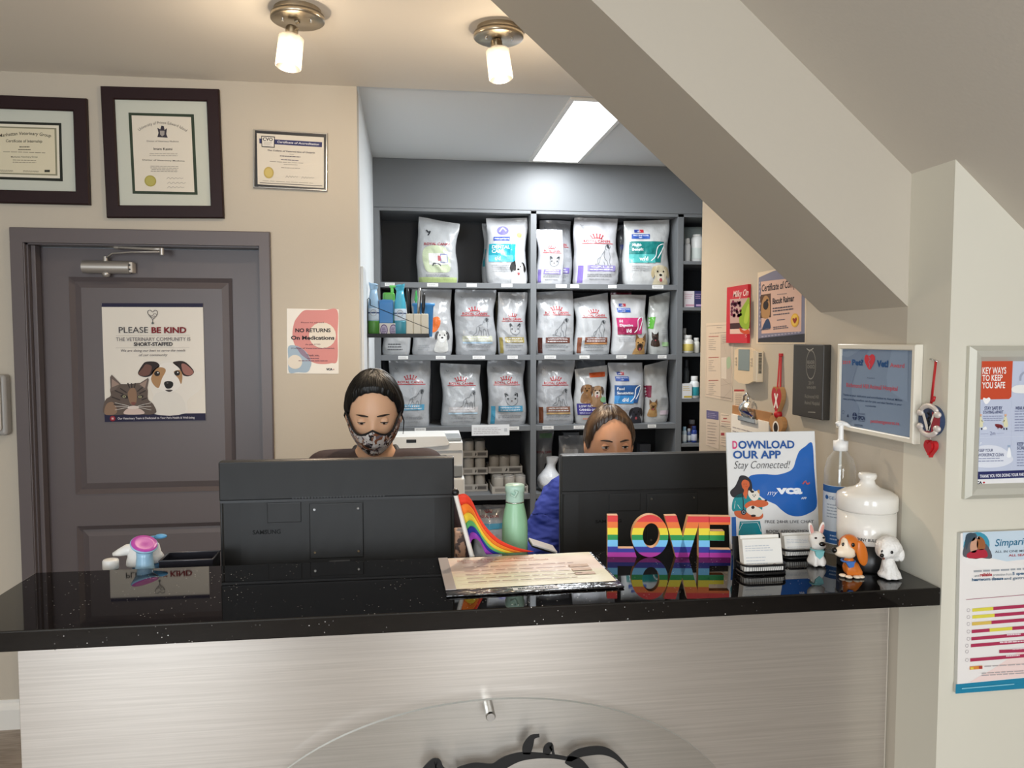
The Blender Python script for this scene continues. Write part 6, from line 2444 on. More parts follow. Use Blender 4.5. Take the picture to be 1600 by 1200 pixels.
p = PQ(m, T, None, CD, z=.0011, dz=.0003, rough=.15, spec=.5)
p.P, p.N = T.translation, (T.to_3x3() @ Vector((0, 0, 1)))
BLU = '2463b4'
p.zs([(925, 150), (850, 185), (790, 235), (755, 320), (730, 400), (680, 445), (560, 478), (420, 472), (290, 485), (255, 540), (300, 620), (370, 690), (450, 745), (545, 790), (600, 840), (680, 895), (780, 912), (880, 885), (972, 808), (960, 600), (945, 400)], BLU, 5)
p.zp([(85, 920), (130, 918), (140, 1210), (88, 1200)], BLU)
p.up()
p.zs([(175, 490), (230, 490), (280, 530), (300, 600), (290, 660), (240, 700), (170, 715), (95, 710), (70, 655), (120, 600), (150, 540)], '2f2d33', 5)
p.zp([(155, 1110), (170, 965), (380, 960), (405, 1110)], '1f8590')
p.zs([(95, 855), (100, 740), (160, 680), (240, 670), (320, 690), (400, 740), (395, 860), (300, 880), (200, 860)], '23898f', 4)
p.up()
SKN = 'd0663f'
p.zs([(188, 560), (215, 530), (260, 545), (272, 590), (255, 625), (250, 680), (232, 730), (205, 680), (215, 640), (195, 610)], SKN, 4)
p.zs([(115, 860), (200, 855), (300, 890), (400, 870), (405, 930), (320, 948), (200, 940), (130, 910)], SKN, 4)
p.zs([(218, 800), (260, 760), (340, 740), (440, 750), (468, 785), (420, 812), (330, 818), (250, 830)], SKN, 4)
p.up()
W_ = 'e8e0d2'
p.zs([(258, 690), (262, 640), (285, 655), (330, 650), (370, 640), (374, 690), (350, 740), (300, 745)], W_, 4)
p.zs([(240, 830), (300, 800), (380, 830), (410, 870), (370, 915), (290, 900), (245, 870)], W_, 4)
p.up()
for x, y, rx, ry in ((300, 655, 18, 12), (330, 690, 6, 6), (305, 690, 5, 5), (318, 705, 7, 5), (305, 818, 18, 16), (310, 905, 26, 12), (440, 745, 14, 8), (235, 575, 4, 4), (212, 575, 4, 4)):
    p.ze(x, y, rx, ry, '2a272a')
p.zs([(350, 645), (372, 635), (374, 680)], 'd09048', 4)
p.zl([(195, 680), (205, 760), (205, 850)], 9, '2a3038', sm=True)
p.ze(208, 868, 28, 28, '2a3038')
p.zl([(225, 603), (240, 605), (250, 600)], 4, 'a83a30', sm=True)
p.up()
p.ze(208, 868, 18, 18, '8a94a0')
p.up()
p.ze(208, 868, 10, 10, '22262c')
p.zl([(180, 980), (360, 975)], 5, 'd8e6e6')
p.zl([(160, 1060), (185, 1005), (200, 985)], 5, 'd8e6e6', sm=True)
p.zl([(390, 1070), (365, 1000), (350, 980)], 5, 'd8e6e6', sm=True)
p.zl([(120, 750), (110, 830)], 4, 'd8e6e6')
p.zl([(145, 790), (172, 832)], 4, 'd8e6e6')
p.zt('D', 92, 143, 206, 126, 'd8487c', .03)
p.zt('OWNLOAD', 153, 738, 205, 126, '2e5a9c', .03, dy=-5)
p.zt('OUR APP', 98, 596, 308, 228, '2e5a9c', .03, dy=-2)
p.zt('Stay Connected!', 108, 695, 416, 338, '2b2a30', -.012, .35, dy=-6)
p.zt('my', 455, 565, 690, 640, 'e8eef6', -.005, .35, dy=-4)
p.zt('vca', 548, 818, 674, 588, 'f0f2f6', .05)
p.zt('APP', 806, 864, 732, 710, 'e8eef6', .03)
p.zl([(822, 575), (850, 545), (870, 575), (895, 560)], 14, 'c05a60', sm=True)
p.zl([(846, 545), (860, 540)], 14, '7a9ad0', sm=True)
p.zt('FREE 24HR LIVE CHAT', 430, 938, 982, 952, '4a474c', .0, dy=-2)
p.zt('BOOK APPOINTMENTS', 444, 935, 1082, 1052, '4a474c', .0, dy=-2)
m.build('app_poster', sgn, TI)

# card holders
MESH = mat('black_wire_mesh', '131314', .4, .3)


def holder(pxc, pyc, wpx, hpx, label, seed, second):
    B = at(pxc, pyc, Z=CT)
    s = B.y / 1190
    w = wpx * s
    t = thing('card_holder', label, 'card holder', (B.x, B.y, CZ), 'mesh card holders on the counter')
    d = .05
    rr = .016

    def ringp(z, k=0.0):
        out = []
        for cx_, cy_, a0 in ((w / 2 - rr, rr, -90), (w / 2 - rr, d - rr, 0), (-w / 2 + rr, d - rr, 90), (-w / 2 + rr, rr, 180)):
            for i in range(5):
                a = R(a0 + 90 * i / 4)
                out.append((cx_ + (rr + k) * math.cos(a), cy_ + (rr + k) * math.sin(a), z))
        return out
    m = MB().tube(ringp(.0026), .0025, MESH, 8, closed=True).tube(ringp(.020), .0025, MESH, 8, closed=True)
    m.build('rim', t)
    m = MB()
    q = ringp(.011)
    n = len(q)
    for i in range(n):
        a, b = Vector(q[i]), Vector(q[(i + 1) % n])
        L = (b - a).length
        k = max(1, int(L / .0045))
        for j in range(k):
            c_ = a + (b - a) * (j / k)
            m.tube([(c_.x, c_.y, .003), (c_.x + .002, c_.y, .020)], .0005, MESH, 4)
    m.build('mesh_wall', t)
    MB().box(-w / 2 + .004, w / 2 - .004, .004, d - .004, .0012, .0026, MESH).build('base_plate', t)
    MB().box(-w / 2 - .002, w / 2 - .004, d - .001, d + .002, .0045, hpx * s * 1.02 + .006, MESH, .001, M=Matrix.Rotation(R(-8), 4, 'X')).build('back_plate', t)
    for k, (y0, lean, dx, hh) in enumerate(((.0085, -14, .0, 1.0), (.0195, -12, second, 1.08))):
        c_ = thing('card_stack', '%s of white cards in the %s' % (['front stack', 'rear stack'][k], 'near mesh holder' if seed == 1 else 'far mesh holder'), 'cards', Matrix.Translation((B.x + dx, B.y + y0, CZ + .0068)) @ Matrix.Rotation(R(lean), 4, 'X'))
        H_ = hpx * s * hh
        cm = MB().box(-w * .452, w * .452, 0, .010, 0, H_ - .003, PAPER, .0003)
        cm.build('cards', c_)
        fr_ = MB()
        p = Print(fr_, .0006, fmap=lambda x, y, z: Vector((x, -z, y)))
        p.lines(-w * .4, w * .3, H_ * .75, 3, H_ * .07, H_ * .02, 'b8bcc4')
        p.lines(-w * .4, w * .1, H_ * .4, 3, H_ * .09, H_ * .02, 'b8bcc4')
        p.smooth([(w * .2, H_ * .16), (w * .25, H_ * .2), (w * .3, H_ * .16)], .001, '8a5a60')
        fr_.build('print', c_)
    return t


holder(1197, 899, 76, 55, 'black mesh holder with white cards nearest us before the app sign', 1, .0)
holder(1260, 874, 74, 35, 'black mesh holder behind the white terrier figurine', 2, .0)

# treat jar
jc = at(1354, 800, Y=1.525)
jr = .0595
JW = mat('jar_ceramic', 'e6e2da', .15, 0, .5)
JB = mat('jar_black_base', '1d1c1c', .35)
t = thing('treat_jar', 'white ceramic treat jar with black lower half by the wall', 'jar', (jc.x, 1.525, CZ))
zj = lambda y: at(1354, y, Y=1.525).z - CZ
z1, z2, z3 = zj(843), zj(795), zj(771)
MB().lathe([(jr * .94, .0), (jr * .97, .004), (jr * .97, z1), (0, z1)], JB, 48).build('black_base', t)
MB().lathe([(jr * .98, z1 - .001), (jr, z1 + .001), (jr, z2), (0, z2)], JW, 48).build('jar_body', t)
MB().lathe([(jr * 1.0, z2 - .001), (jr * 1.045, z2 + .003), (jr * 1.045, z3 - .006), (jr * 1.0, z3), (jr * .8, z3 + .007), (jr * .45, z3 + .014), (jr * .28, z3 + .022), (jr * .24, z3 + .030), (jr * .30, z3 + .034), (jr * .32, z3 + .040), (jr * .28, z3 + .045), (0, z3 + .046)], JW, 48).build('lid', t)
m = MB()
p = Print(m, .0006, fmap=lambda x, y, z: Vector((math.sin(x / jr) * (jr + z), -math.cos(x / jr) * (jr + z), y)), maxedge=.004)
p.text('*BENNY BULLYS*', -.031, z1 + .010, '2a2a2c', h=.0062, w=.056, bold=.02)
m.build('lettering', t)

# clear pump bottle
sc_ = at(1311, 800, Y=1.635)
br = .0345
t = thing('pump_bottle', 'clear hand sanitizer bottle with white pump behind the treat jar', 'bottle', (sc_.x, 1.635, CZ))
zs_ = lambda y: at(1311, y, Y=1.635).z - CZ
CLR = bpy.data.materials.new('clear_bottle')
CLR.use_nodes = True
n_, l_ = CLR.node_tree.nodes, CLR.node_tree.links
n_.remove(n_['Principled BSDF'])
tr = n_.new('ShaderNodeBsdfTransparent')
tr.inputs[0].default_value = (.93, .93, .91, 1)
gl = n_.new('ShaderNodeBsdfGlossy')
gl.inputs['Roughness'].default_value = .06
ms = n_.new('ShaderNodeMixShader')
ms.inputs[0].default_value = .07
l_.new(tr.outputs[0], ms.inputs[1])
l_.new(gl.outputs[0], ms.inputs[2])
lw = n_.new('ShaderNodeLayerWeight')  # pale diffuse rim painted in for the light along the bottle's edges
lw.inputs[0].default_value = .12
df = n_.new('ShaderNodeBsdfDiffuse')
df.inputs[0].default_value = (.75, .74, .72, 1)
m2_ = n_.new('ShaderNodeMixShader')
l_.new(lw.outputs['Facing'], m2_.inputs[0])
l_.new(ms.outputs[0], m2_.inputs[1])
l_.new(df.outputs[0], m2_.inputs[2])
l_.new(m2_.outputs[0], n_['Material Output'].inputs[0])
zn, zsh, zlb = zs_(703), zs_(733), zs_(754)
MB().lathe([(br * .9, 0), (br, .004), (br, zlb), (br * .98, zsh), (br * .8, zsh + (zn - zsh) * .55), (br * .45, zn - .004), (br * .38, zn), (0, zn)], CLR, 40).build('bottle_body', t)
WPB = mat('pump_white', 'eeece8', .3)
za = zs_(689)
MB().lathe([(br * .46, zn - .001), (br * .47, za), (br * .2, za + .001), (br * .2, za + .004), (0, za + .004)], WPB, 24).build('collar', t)
zb_ = zs_(664)
m = MB().cyl((0, 0, za + .003), (0, 0, zb_), .006, .0055, WPB, 14)
m.tube([(-.010, -.001, zb_ + .002), (0, 0, zb_ + .004), (.010, -.004, zb_ + .002), (.017, -.008, zb_ - .004)], [.006, .0065, .005, .0035], WPB, 10)
m.sphere((-.004, 0, zb_ + .004), (.010, .008, .004), WPB, 14, 8)
m.build('pump_head', t)
MB().cyl((0, 0, .012), (0, 0, zn), .003, .003, mat('dip_tube', 'd8dad8', .4), 10).build('dip_tube', t)
r_ = br + .0005
lbm = MB()
p = Print(lbm, .0002, .0002, fmap=lambda x, y, z: Vector((math.sin(x / r_ - .5) * (r_ + z), -math.cos(x / r_ - .5) * (r_ + z), y)), maxedge=.006)
z0_, z1_ = zs_(846), zs_(756)
p.rect(-.055, z0_, .055, z1_, 'd5dadf')
p.up()
p.rect(-.055, z1_ - .016, .055, z1_ - .001, '2f5f98')
p.rect(-.055, z0_ + .002, .055, z0_ + .030, '2f5f98')
p.rect(.016, z1_ - .016, .040, z1_ - .003, 'e6e8ea')
p.up()
p.text('GE-PURE', -.004, z1_ - .032, '4d6d98', h=.007, w=.042, bold=.01)
p.ell(-.031, z1_ - .028, .005, .005, '2f5f98')
p.lines(-.03, .03, z1_ - .044, 5, .007, .0025, '9aa4b0')
p.lines(-.02, .02, z0_ + .020, 2, .008, .003, 'b8c8dc')
lbm.build('paper_label', t)

# laminated sheet lying on the counter
q = [at(*a_, Z=CT) for a_ in ((682, 876), (924.5, 864.5), (979, 920), (695, 935))]
xd = ((q[1] - q[0]) + (q[2] - q[3])).normalized()
yd = Vector((-xd.y, xd.x, 0))
c0 = (q[0] + q[1] + q[2] + q[3]) / 4
c0.z = CT + .0006
T = frame_T(c0, xd, yd)
w, h = .352, .252
t = thing('laminated_sheet', 'price sheet in a clear sleeve lying flat on the counter', 'sheet', T)
BF = add_bump(mat('black_foil_sleeve', '100f11', .12, 0, .6), 30, .5, .006, (1, 4, 1))
MB().box(-w / 2, w / 2, -h / 2, h / 2, 0, .004, BF, .0015).build('sleeve', t)
m = MB().grid(lambda u, v: Vector((-w / 2 + .010 + u * (w - .016), -h / 2 + .034 + v * (h - .038), .0046 + .0006 * noise.noise(Vector((u * 5, v * 4, 2))))), 30, 20, add_mix(mat('sheet_paper', 'e6cfc0', .3, 0, .4), 'e2dec0', 1.6, .42, .58, (.4, 4, 1)))
p = Print(m, .0058, .0003, rough=.3, spec=.4)
p.text('Richmond Hill Animal Hospital', -.05, h * .36, 'c07a60', h=.008, w=.17, bold=.02)
p.text('Our Vaccine Recommendation Protocols', -.03, h * .30, 'c07a60', h=.007, w=.19, bold=.02)
for k in range(5):
    p.lines(-w * .36, w * .33, h * (.18 - k * .10), 1, .02, .003, 'b08d84', rag=.1)
    p.line([(-w * .42, h * (.14 - k * .10)), (w * .36, h * (.14 - k * .10))], .0012, 'c8a898')
for k in range(3):
    p.rect(w * .28, h * (.05 - k * .11), w * .40, h * (.12 - k * .11), 'bd9468')
m.build('printed_sheet', t)
m = MB()
m.box(-w / 2 + .001, -w / 2 + .022, -h / 2 + .030, h / 2 - .002, .0045, .0062, mat('clear_sleeve_edge', 'b8b0ae', .15), .0006)
m.build('sleeve_margin', t)
m = MB()
p = Print(m, .0046, rough=.2)
p.rect(-.045, -h / 2 + .008, .045, -h / 2 + .026, 'd8d8da')
p.up()
p.text('BRAVECTO', 0, -h / 2 + .012, '4a4a50', h=.009, w=.07, bold=.03)
m.build('brand_strip', t)

# rainbow flag on a small pole
B = at(736.5, 867.5, Z=CT)
B.y = min(B.y, 1.705)
TP = at(711.5, 772, Y=1.70)
t = thing('rainbow_flag', 'small rainbow flag on white pole leaning by the left monitor', 'flag', (B.x, B.y, CZ))
O = Matrix.Translation((-B.x, -B.y, -CZ))
MB().cyl((B.x, B.y, CZ + .002), TP, .0055, .005, mat('flag_pole_white', 'e6e2da', .4), 14).build('pole', t, O)
MB().sphere(TP + Vector((0, 0, .004)), .0085, BLACKP, 14, 10).build('finial', t, O)
MB().cyl((B.x, B.y, CZ), (B.x, B.y, CZ + .004), .006, .006, mat('flag_pole_white', 'e6e2da', .4), 14).build('pole_foot', t, O)
out_ = crom([(716, 773), (727, 772), (737, 782), (747, 803), (760, 824), (780, 843), (806, 855), (834, 862)], 6)
inn_ = crom([(734, 855), (737, 844), (743, 842), (749, 846), (753, 853), (756, 860), (758, 864), (760, 866.5)], 6)
nP = len(out_)
FC = ['e5412a', 'ee7f2a', 'eac93e', '5fae68', '22308c', '8e3aa6']
ss = [0, .21, .40, .57, .70, .84, 1.0]
m = MB()


def fl(k, s):
    a, b = out_[k], inn_[k]
    x, y = a[0] + (b[0] - a[0]) * s, a[1] + (b[1] - a[1]) * s
    u = k / (nP - 1)
    Y = 1.700 - .018 * math.sin(u * PI) * (1 - .4 * s) + .010 * math.sin(u * 9 + s * 2) * (1 - u)
    p = at(x, min(y, 867.0), Y=Y)
    p.z = max(p.z, CZ + .003)
    return p


for i in range(6):
    vs = [fl(k, ss[i] + (ss[i + 1] - ss[i]) * j / 3) for k in range(nP) for j in range(4)]
    m.add(vs, [(k * 4 + j, k * 4 + j + 1, k * 4 + 5 + j, k * 4 + 4 + j) for k in range(nP - 1) for j in range(3)], ink(FC[i], .6), True)
fo = m.build('flag_cloth', t, O)
sd = fo.modifiers.new('t', 'SOLIDIFY')
sd.thickness = .0006

# ------------------------------------------------------------------ figurines
def figure(name, label, pxc, pyb, hpx, build):
    B = at(pxc, pyb, Z=CT)
    s = hpx * B.y / 1197 * 1.10
    t = thing(name, label, 'figurine', (B.x, B.y + .02 * s / .09, CZ), 'dog figurines on the counter')
    build(t, s)
    return t


def fused(t, name, solids, voxel, material, it=4):
    m = MB()
    for c_, r_, *rot in solids:
        m.sphere(c_, r_, material, 16, 10, rot=rot[0] if rot else None)
    vs, fs = blob(m, voxel, material, it)
    return MB().add(vs, fs, material, True).build(name, t)


def eul(x=0, y=0, z=0):
    return Matrix.Rotation(R(z), 3, 'Z') @ Matrix.Rotation(R(y), 3, 'Y') @ Matrix.Rotation(R(x), 3, 'X')


EYE = mat('figurine_black', '0d0c0c', .15)


def sc(s, lst):
    return [tuple([tuple(v * s for v in a[0]), tuple(v * s for v in a[1])] + list(a[2:])) for a in lst]


def terrier(t, s):
    W1 = add_bump(mat('terrier_white', 'e9e5de', .45), 90, .35, .004)
    fused(t, 'body', sc(s, [((.02, .05, .20), (.16, .18, .20)), ((.0, .0, .34), (.12, .12, .16)), ((-.08, -.08, .14), (.055, .06, .15)), ((.08, -.08, .14), (.055, .06, .15)), ((-.09, -.12, .04), (.06, .08, .04)), ((.08, -.12, .04), (.06, .08, .04)), ((.15, .02, .09), (.08, .14, .09)), ((-.10, .06, .09), (.08, .14, .09)), ((.20, .12, .14), (.05, .05, .10))]), .004 * s / .09, W1)
    fused(t, 'head', sc(s, [((-.02, -.02, .60), (.19, .17, .18)), ((-.03, -.16, .53), (.13, .13, .10)), ((-.06, -.12, .47), (.15, .09, .08)), ((.02, -.12, .47), (.14, .09, .08))]), .004 * s / .09, W1)
    PI_ = mat('ear_pink', 'd99a90', .5)
    for sx, dx in ((-1, -.13), (1, .11)):
        e = MB()
        e.sphere((dx * s, .02 * s, .80 * s), (.06 * s, .03 * s, .17 * s), W1, 14, 10, rot=eul(y=sx * 14))
        e.sphere((dx * s, -.010 * s, .80 * s), (.038 * s, .012 * s, .125 * s), PI_, 12, 8, rot=eul(y=sx * 14))
        e.build('ear', t)
    MB().sphere((-.035 * s, -.285 * s, .56 * s), (.075 * s, .05 * s, .05 * s), EYE, 14, 10).build('nose', t)
    for sx in (-.12, .06):
        MB().sphere((sx * s, -.165 * s, .665 * s), (.03 * s, .02 * s, .022 * s), EYE, 10, 8).build('eye', t)
    m = MB().prism([(-.11 * s, .36 * s), (.11 * s, .36 * s), (.08 * s, .25 * s), (.0, .18 * s), (-.08 * s, .25 * s)], .10 * s, .135 * s, mat('bandana_teal', '7fbfc0', .5), TF)
    m.tube([(.13 * s * math.cos(2 * PI * i / 16), .125 * s * math.sin(2 * PI * i / 16), .37 * s) for i in range(16)], .018 * s, mat('bandana_teal', '7fbfc0', .5), 8, closed=True)
    m.build('bandana', t)


def beagle(t, s):
    O1 = mat('beagle_orange', 'cf6f22', .3)
    O2 = add_mix(mat('beagle_coat', 'd67a2a', .3), 'e8c49c', 14, .55, .68)
    CRM = mat('beagle_cream', 'f0ddc4', .35)
    fused(t, 'body', sc(s, [((.09, .06, .18), (.19, .20, .18)), ((.0, .0, .32), (.12, .12, .17)), ((-.04, -.06, .16), (.06, .06, .16)), ((.08, -.08, .14), (.06, .06, .14)), ((.20, -.02, .10), (.10, .15, .10)), ((.24, .10, .08), (.10, .10, .07))]), .004 * s / .09, O1)
    for px_, py_, k in ((-.07, -.12, .05), (.10, -.15, .055), (-.14, .0, .045), (.20, -.14, .05)):
        MB().sphere((px_ * s, py_ * s, .035 * s), (.08 * s, .085 * s, .036 * s), CRM, 12, 8).build('paw', t)
    fused(t, 'head', sc(s, [((-.02, -.02, .72), (.24, .20, .24)), ((-.10, -.06, .64), (.18, .16, .16))]), .004 * s / .09, O1)
    fused(t, 'muzzle', sc(s, [((-.24, -.12, .60), (.20, .13, .13)), ((-.12, -.14, .60), (.17, .12, .15)), ((-.18, -.10, .76), (.07, .13, .17)), ((-.08, -.12, .52), (.16, .11, .08))]), .004 * s / .09, CRM)
    MB().sphere((-.44 * s, -.14 * s, .65 * s), (.055 * s, .07 * s, .065 * s), EYE, 14, 10).build('nose', t)
    for sx, sy in ((-.05, -.225), (-.24, -.16)):
        MB().sphere((sx * s, sy * s, .77 * s), (.04 * s, .02 * s, .045 * s), EYE, 12, 8).build('eye', t)
    for (x_, y_, r_) in ((.20, -.16, -14), (.06, .19, -10)):
        e = MB()
        e.sphere((x_ * s, y_ * s, .56 * s), (.13 * s, .05 * s, .29 * s), O1, 16, 12, rot=eul(y=r_))
        e.build('ear', t)
    m = MB().prism([(-.16 * s, .36 * s), (.04 * s, .38 * s), (.02 * s, .26 * s), (-.08 * s, .24 * s)], .12 * s, .16 * s, mat('bandana_blue', '3f70b8', .5), TF)
    m.tube([(.14 * s * math.cos(2 * PI * i / 16) - .02 * s, .14 * s * math.sin(2 * PI * i / 16), .36 * s) for i in range(16)], .022 * s, mat('bandana_blue', '3f70b8', .5), 8, closed=True)
    m.build('bandana', t)


def bichon(t, s):
    W2 = add_bump(mat('bichon_white', 'e9e6e1', .6), 220, .35, .003, kind='voronoi')
    fused(t, 'body', sc(s, [((.06, .06, .20), (.18, .20, .20)), ((.0, .0, .34), (.15, .15, .18)), ((-.06, -.10, .15), (.07, .07, .16)), ((.06, -.10, .15), (.07, .07, .16)), ((.18, -.01, .10), (.10, .15, .10)), ((-.08, -.14, .04), (.08, .09, .04)), ((.07, -.15, .04), (.08, .09, .04)), ((.2, -.12, .04), (.07, .08, .04)), ((-.13, .04, .09), (.07, .14, .09))]), .004 * s / .09, W2)
    hd_ = [((.0, .0, .70), (.26, .24, .25)), ((-.16, -.10, .60), (.15, .13, .13)), ((.18, -.04, .60), (.13, .12, .22)), ((-.04, .12, .62), (.2, .14, .2))]
    rb_ = random.Random(9)
    for k in range(60):
        a, e_ = rb_.uniform(0, 2 * PI), rb_.uniform(-.1, 1.4)
        hd_.append(((.245 * math.cos(a) * math.cos(e_), .225 * math.sin(a) * math.cos(e_), .70 + .225 * math.sin(e_)), (.055, .055, .055)))
    fused(t, 'head', sc(s, hd_), .004 * s / .09, W2, 2)
    MB().sphere((-.285 * s, -.19 * s, .585 * s), (.045 * s, .04 * s, .045 * s), EYE, 12, 8).build('nose', t)
    MB().sphere((-.25 * s, -.20 * s, .515 * s), (.03 * s, .025 * s, .025 * s), mat('mouth_brown', '7a4a3c', .4), 10, 8).build('mouth', t)
    for sx, sy in ((-.08, -.235), (-.25, -.15)):
        MB().sphere((sx * s, sy * s, .66 * s), (.032 * s, .022 * s, .036 * s), EYE, 10, 8).build('eye', t)
    MB().sphere((.22 * s, -.12 * s, .56 * s), (.08 * s, .06 * s, .15 * s), W2, 14, 10, rot=eul(y=-4)).build('ear', t)


figure('terrier_figurine', 'white terrier figurine with pink ears and teal bandana before the app sign', 1284, 889, 71, terrier)
figure('beagle_figurine', 'orange beagle figurine with long ears before the treat jar', 1335, 906, 71, beagle)
figure('bichon_figurine', 'curly white dog figurine at the right end of the counter', 1397, 909, 71, bichon)

# ------------------------------------------------------------------ inner ledge of the counter and what stands on it
LZ = 1.02
MB().box(-.78, SW - .003, 1.6805, 1.855, LZ - .02, LZ, mat('ledge_laminate', '3a3634', .5), .001).build('inner_ledge', cb, Matrix.Translation((-(pxl + SW) / 2, -PF, 0)))
YL = 1.79
LZ += .0006


def lz(y, Y=YL, x=230):
    return at(x, y, Y=Y).z - LZ


# small bottle with white ribbed cap
c_ = at(173, 880, Y=YL)
t = thing('capped_bottle', 'small dark bottle with ribbed white cap left of the pump dispenser', 'bottle', (c_.x, YL, LZ))
h_ = lz(872)
MB().lathe([(.019, 0), (.020, .003), (.020, h_ - .034), (.014, h_ - .021), (0, h_ - .021)], mat('blue_black_glass', '1d2638', .15), 24).build('bottle_body', t)
MB().lathe([(.0162, h_ - .021), (.0168, h_ - .019), (.0168, h_ - .003), (.015, h_), (.006, h_ + .0005), (0, h_ - .001)], WPB, 28).build('cap', t)
# flared bottle with purple slanted top
c_ = at(226, 870, Y=YL - .03)
t = thing('purple_top_bottle', 'pale blue flared bottle with slanted purple top behind the counter', 'bottle', (c_.x, YL - .03, LZ))
h_ = lz(858, YL - .03)
PB = mat('pale_blue_plastic', '9cc3dd', .25)
MB().lathe([(.026, 0), (.030, .004), (.030, h_ * .35), (.026, h_ * .60), (.0185, h_ * .78), (.0165, h_ * .9), (.0175, h_)], PB, 36).build('bottle_body', t)
q = Matrix.Translation((0, -.001, h_ + .011)) @ Matrix.Rotation(R(20), 4, 'Y') @ Matrix.Rotation(R(22), 4, 'X')
MB().lathe([(.0150, -.017), (.0275, -.003), (.0290, 0), (.0282, .002), (0, .002)], PB, 36, q).build('flared_head', t)
MB().lathe([(.0272, .0021), (.0268, .0034), (.018, .0028), (0, .0024)], mat('magenta_top', 'b84aa8', .3), 36, q).build('slanted_top', t)
# white dispenser with spout and blue lever
c_ = at(234, 868, Y=YL + .03)
t = thing('spout_dispenser', 'white dispenser head with long spout and blue lever behind the purple-topped bottle', 'dispenser', (c_.x, YL + .032, LZ))
s_ = (YL + .03) / 1197
h_ = lz(878, YL + .03)
MB().lathe([(.044, 0), (.046, .004), (.046, h_ - .004), (.04, h_)], mat('dispenser_blue', '4a7fa8', .3), 36, None, .85, .55).build('bottle_body', t)
ht = lz(847, YL + .03)
m = MB().lathe([(.049, h_ - .002), (.051, h_ + .002), (.049, h_ + .010), (.046, h_ + .016), (.044, h_ + .018), (.042, ht - .010), (.036, ht - .003), (.0, ht)], WPB, 40, Matrix.Translation((.004, 0, 0)) @ Matrix.Rotation(R(-7), 4, 'Y'), .82, .6)
m.build('dispenser_head', t)
sx0, sx1 = at(198, 860, Y=YL + .03).x - c_.x, at(178, 862, Y=YL + .03).x - c_.x
za_, zb2 = lz(855, YL + .03), lz(861, YL + .03)
MB().tube([(.0, 0, za_ - .004), (sx0, -.004, za_ - .004), ((sx0 + sx1) / 2, -.006, zb2), (sx1, -.006, zb2 - .004)], [.018, .014, .010, .005], WPB, 14, flat=.9).build('spout', t)
lv0, lv1 = at(216, 842, Y=YL + .03), at(252, 838, Y=YL + .03)
LB = mat('lever_blue', '66aede', .3)
m = MB().tube([(lv0.x - c_.x, -.004, lv0.z - LZ), ((lv0.x + lv1.x) / 2 - c_.x, -.004, lv0.z - LZ + .001), (lv1.x - c_.x, -.004, lv1.z - LZ)], [.004, .0045, .005], LB, 10)
m.sphere((lv1.x - c_.x, -.006, lv1.z - LZ + .001), (.014, .010, .0055), LB, 16, 8)
m.build('lever', t)
# dark tray
A, B = at(250, 880, Y=YL), at(333, 876, Y=YL)
t = thing('document_tray', 'dark open tray behind the counter beside the left monitor', 'tray', ((A.x + B.x) / 2 + .004, YL - .02, LZ))
w, h_ = B.x - A.x, lz(874)
m = MB()
TRB = mat('tray_dark', '25242a', .25)
for q_ in ((-w / 2, w / 2, 0, .003), (-w / 2, w / 2, .067, .07), (-w / 2, -w / 2 + .003, .003, .067), (w / 2 - .003, w / 2, .003, .067)):
    m.box(q_[0], q_[1], q_[2], q_[3], .003, h_, TRB)
m.box(-w / 2, w / 2, 0, .07, 0, .003, TRB)
m.build('tray_body', t)
MB().tube([(-w / 2, 0, h_), (w / 2, 0, h_), (w / 2, .07, h_), (-w / 2, .07, h_)], .002, mat('tray_rim', '6a6a70', .25, .5), 8, closed=True).build('rim', t)

# mint drinking bottle
c_ = at(804.5, 800, Y=YL)
t = thing('drinking_bottle', 'mint green drinking bottle behind the rainbow flag', 'bottle', (c_.x, YL, LZ))
MG = mat('mint_bottle', '96c7a2', .35)
ML = mat('mint_lid', 'b2d4c4', .4)
za_, zb2, zt_ = lz(784, YL, 800), lz(783, YL, 800), lz(757, YL, 800)
r0, r1 = 20.5 * YL / 1197, 14.2 * YL / 1197
MB().lathe([(r0 * .93, 0), (r0, .005), (r0, lz(826, YL, 800)), (r0 * .96, lz(812, YL, 800)), (r0 * .82, lz(797, YL, 800)), (r1 * 1.02, lz(787, YL, 800)), (r1, za_), (0, za_)], MG, 40).build('bottle_body', t)
MB().lathe([(r1 * 1.03, za_ - .001), (r1 * 1.03, za_ + .0015), (0, za_ + .0015)], CHROME, 40).build('neck_ring', t)
MB().lathe([(r1 * 1.0, za_ + .0016), (r1 * 1.02, za_ + .004), (r1 * 1.02, lz(768, YL, 800)), (r1 * 1.1, lz(767, YL, 800)), (r1 * 1.1, zt_ - .004), (r1 * 1.02, zt_), (0, zt_ + .001)], ML, 40).build('lid', t)
MB().tube([(-r1 * .2, -r1 * 1.12, lz(764, YL, 800)), (r1 * .1, -r1 * 1.2, lz(765, YL, 800)), (-r1 * .15, -r1 * 1.14, lz(773, YL, 800)), (-r1 * .6, -r1 * 1.0, lz(770, YL, 800))], .003, ML, 8).build('latch', t)
# bits behind the flag: patterned carton, tablet, note pads
A, B = at(711, 832, Y=YL + .02), at(728, 866, Y=YL + .02)
m = MB().box(-(B.x - A.x) / 2, (B.x - A.x) / 2, 0, .05, 0, lz(829, YL + .02, 800), add_mix(mat('carton_pattern', 'b08a70', .5), '4a3a34', 60, .48, .55), .003)
tag(m.build('patterned_carton', None, Matrix.Translation(((A.x + B.x) / 2, YL + .02, LZ))), 'brown patterned carton in the gap between left monitor and flag pole', 'carton')
A, B = at(757, 850, Y=YL + .05), at(874, 864, Y=YL + .05)
m = MB().box(-(B.x - A.x) / 2, (B.x - A.x) / 2, -.04, .04, 0, lz(861, YL + .05, 800), mat('tray_metal', '55555a', .4, .4), .003)
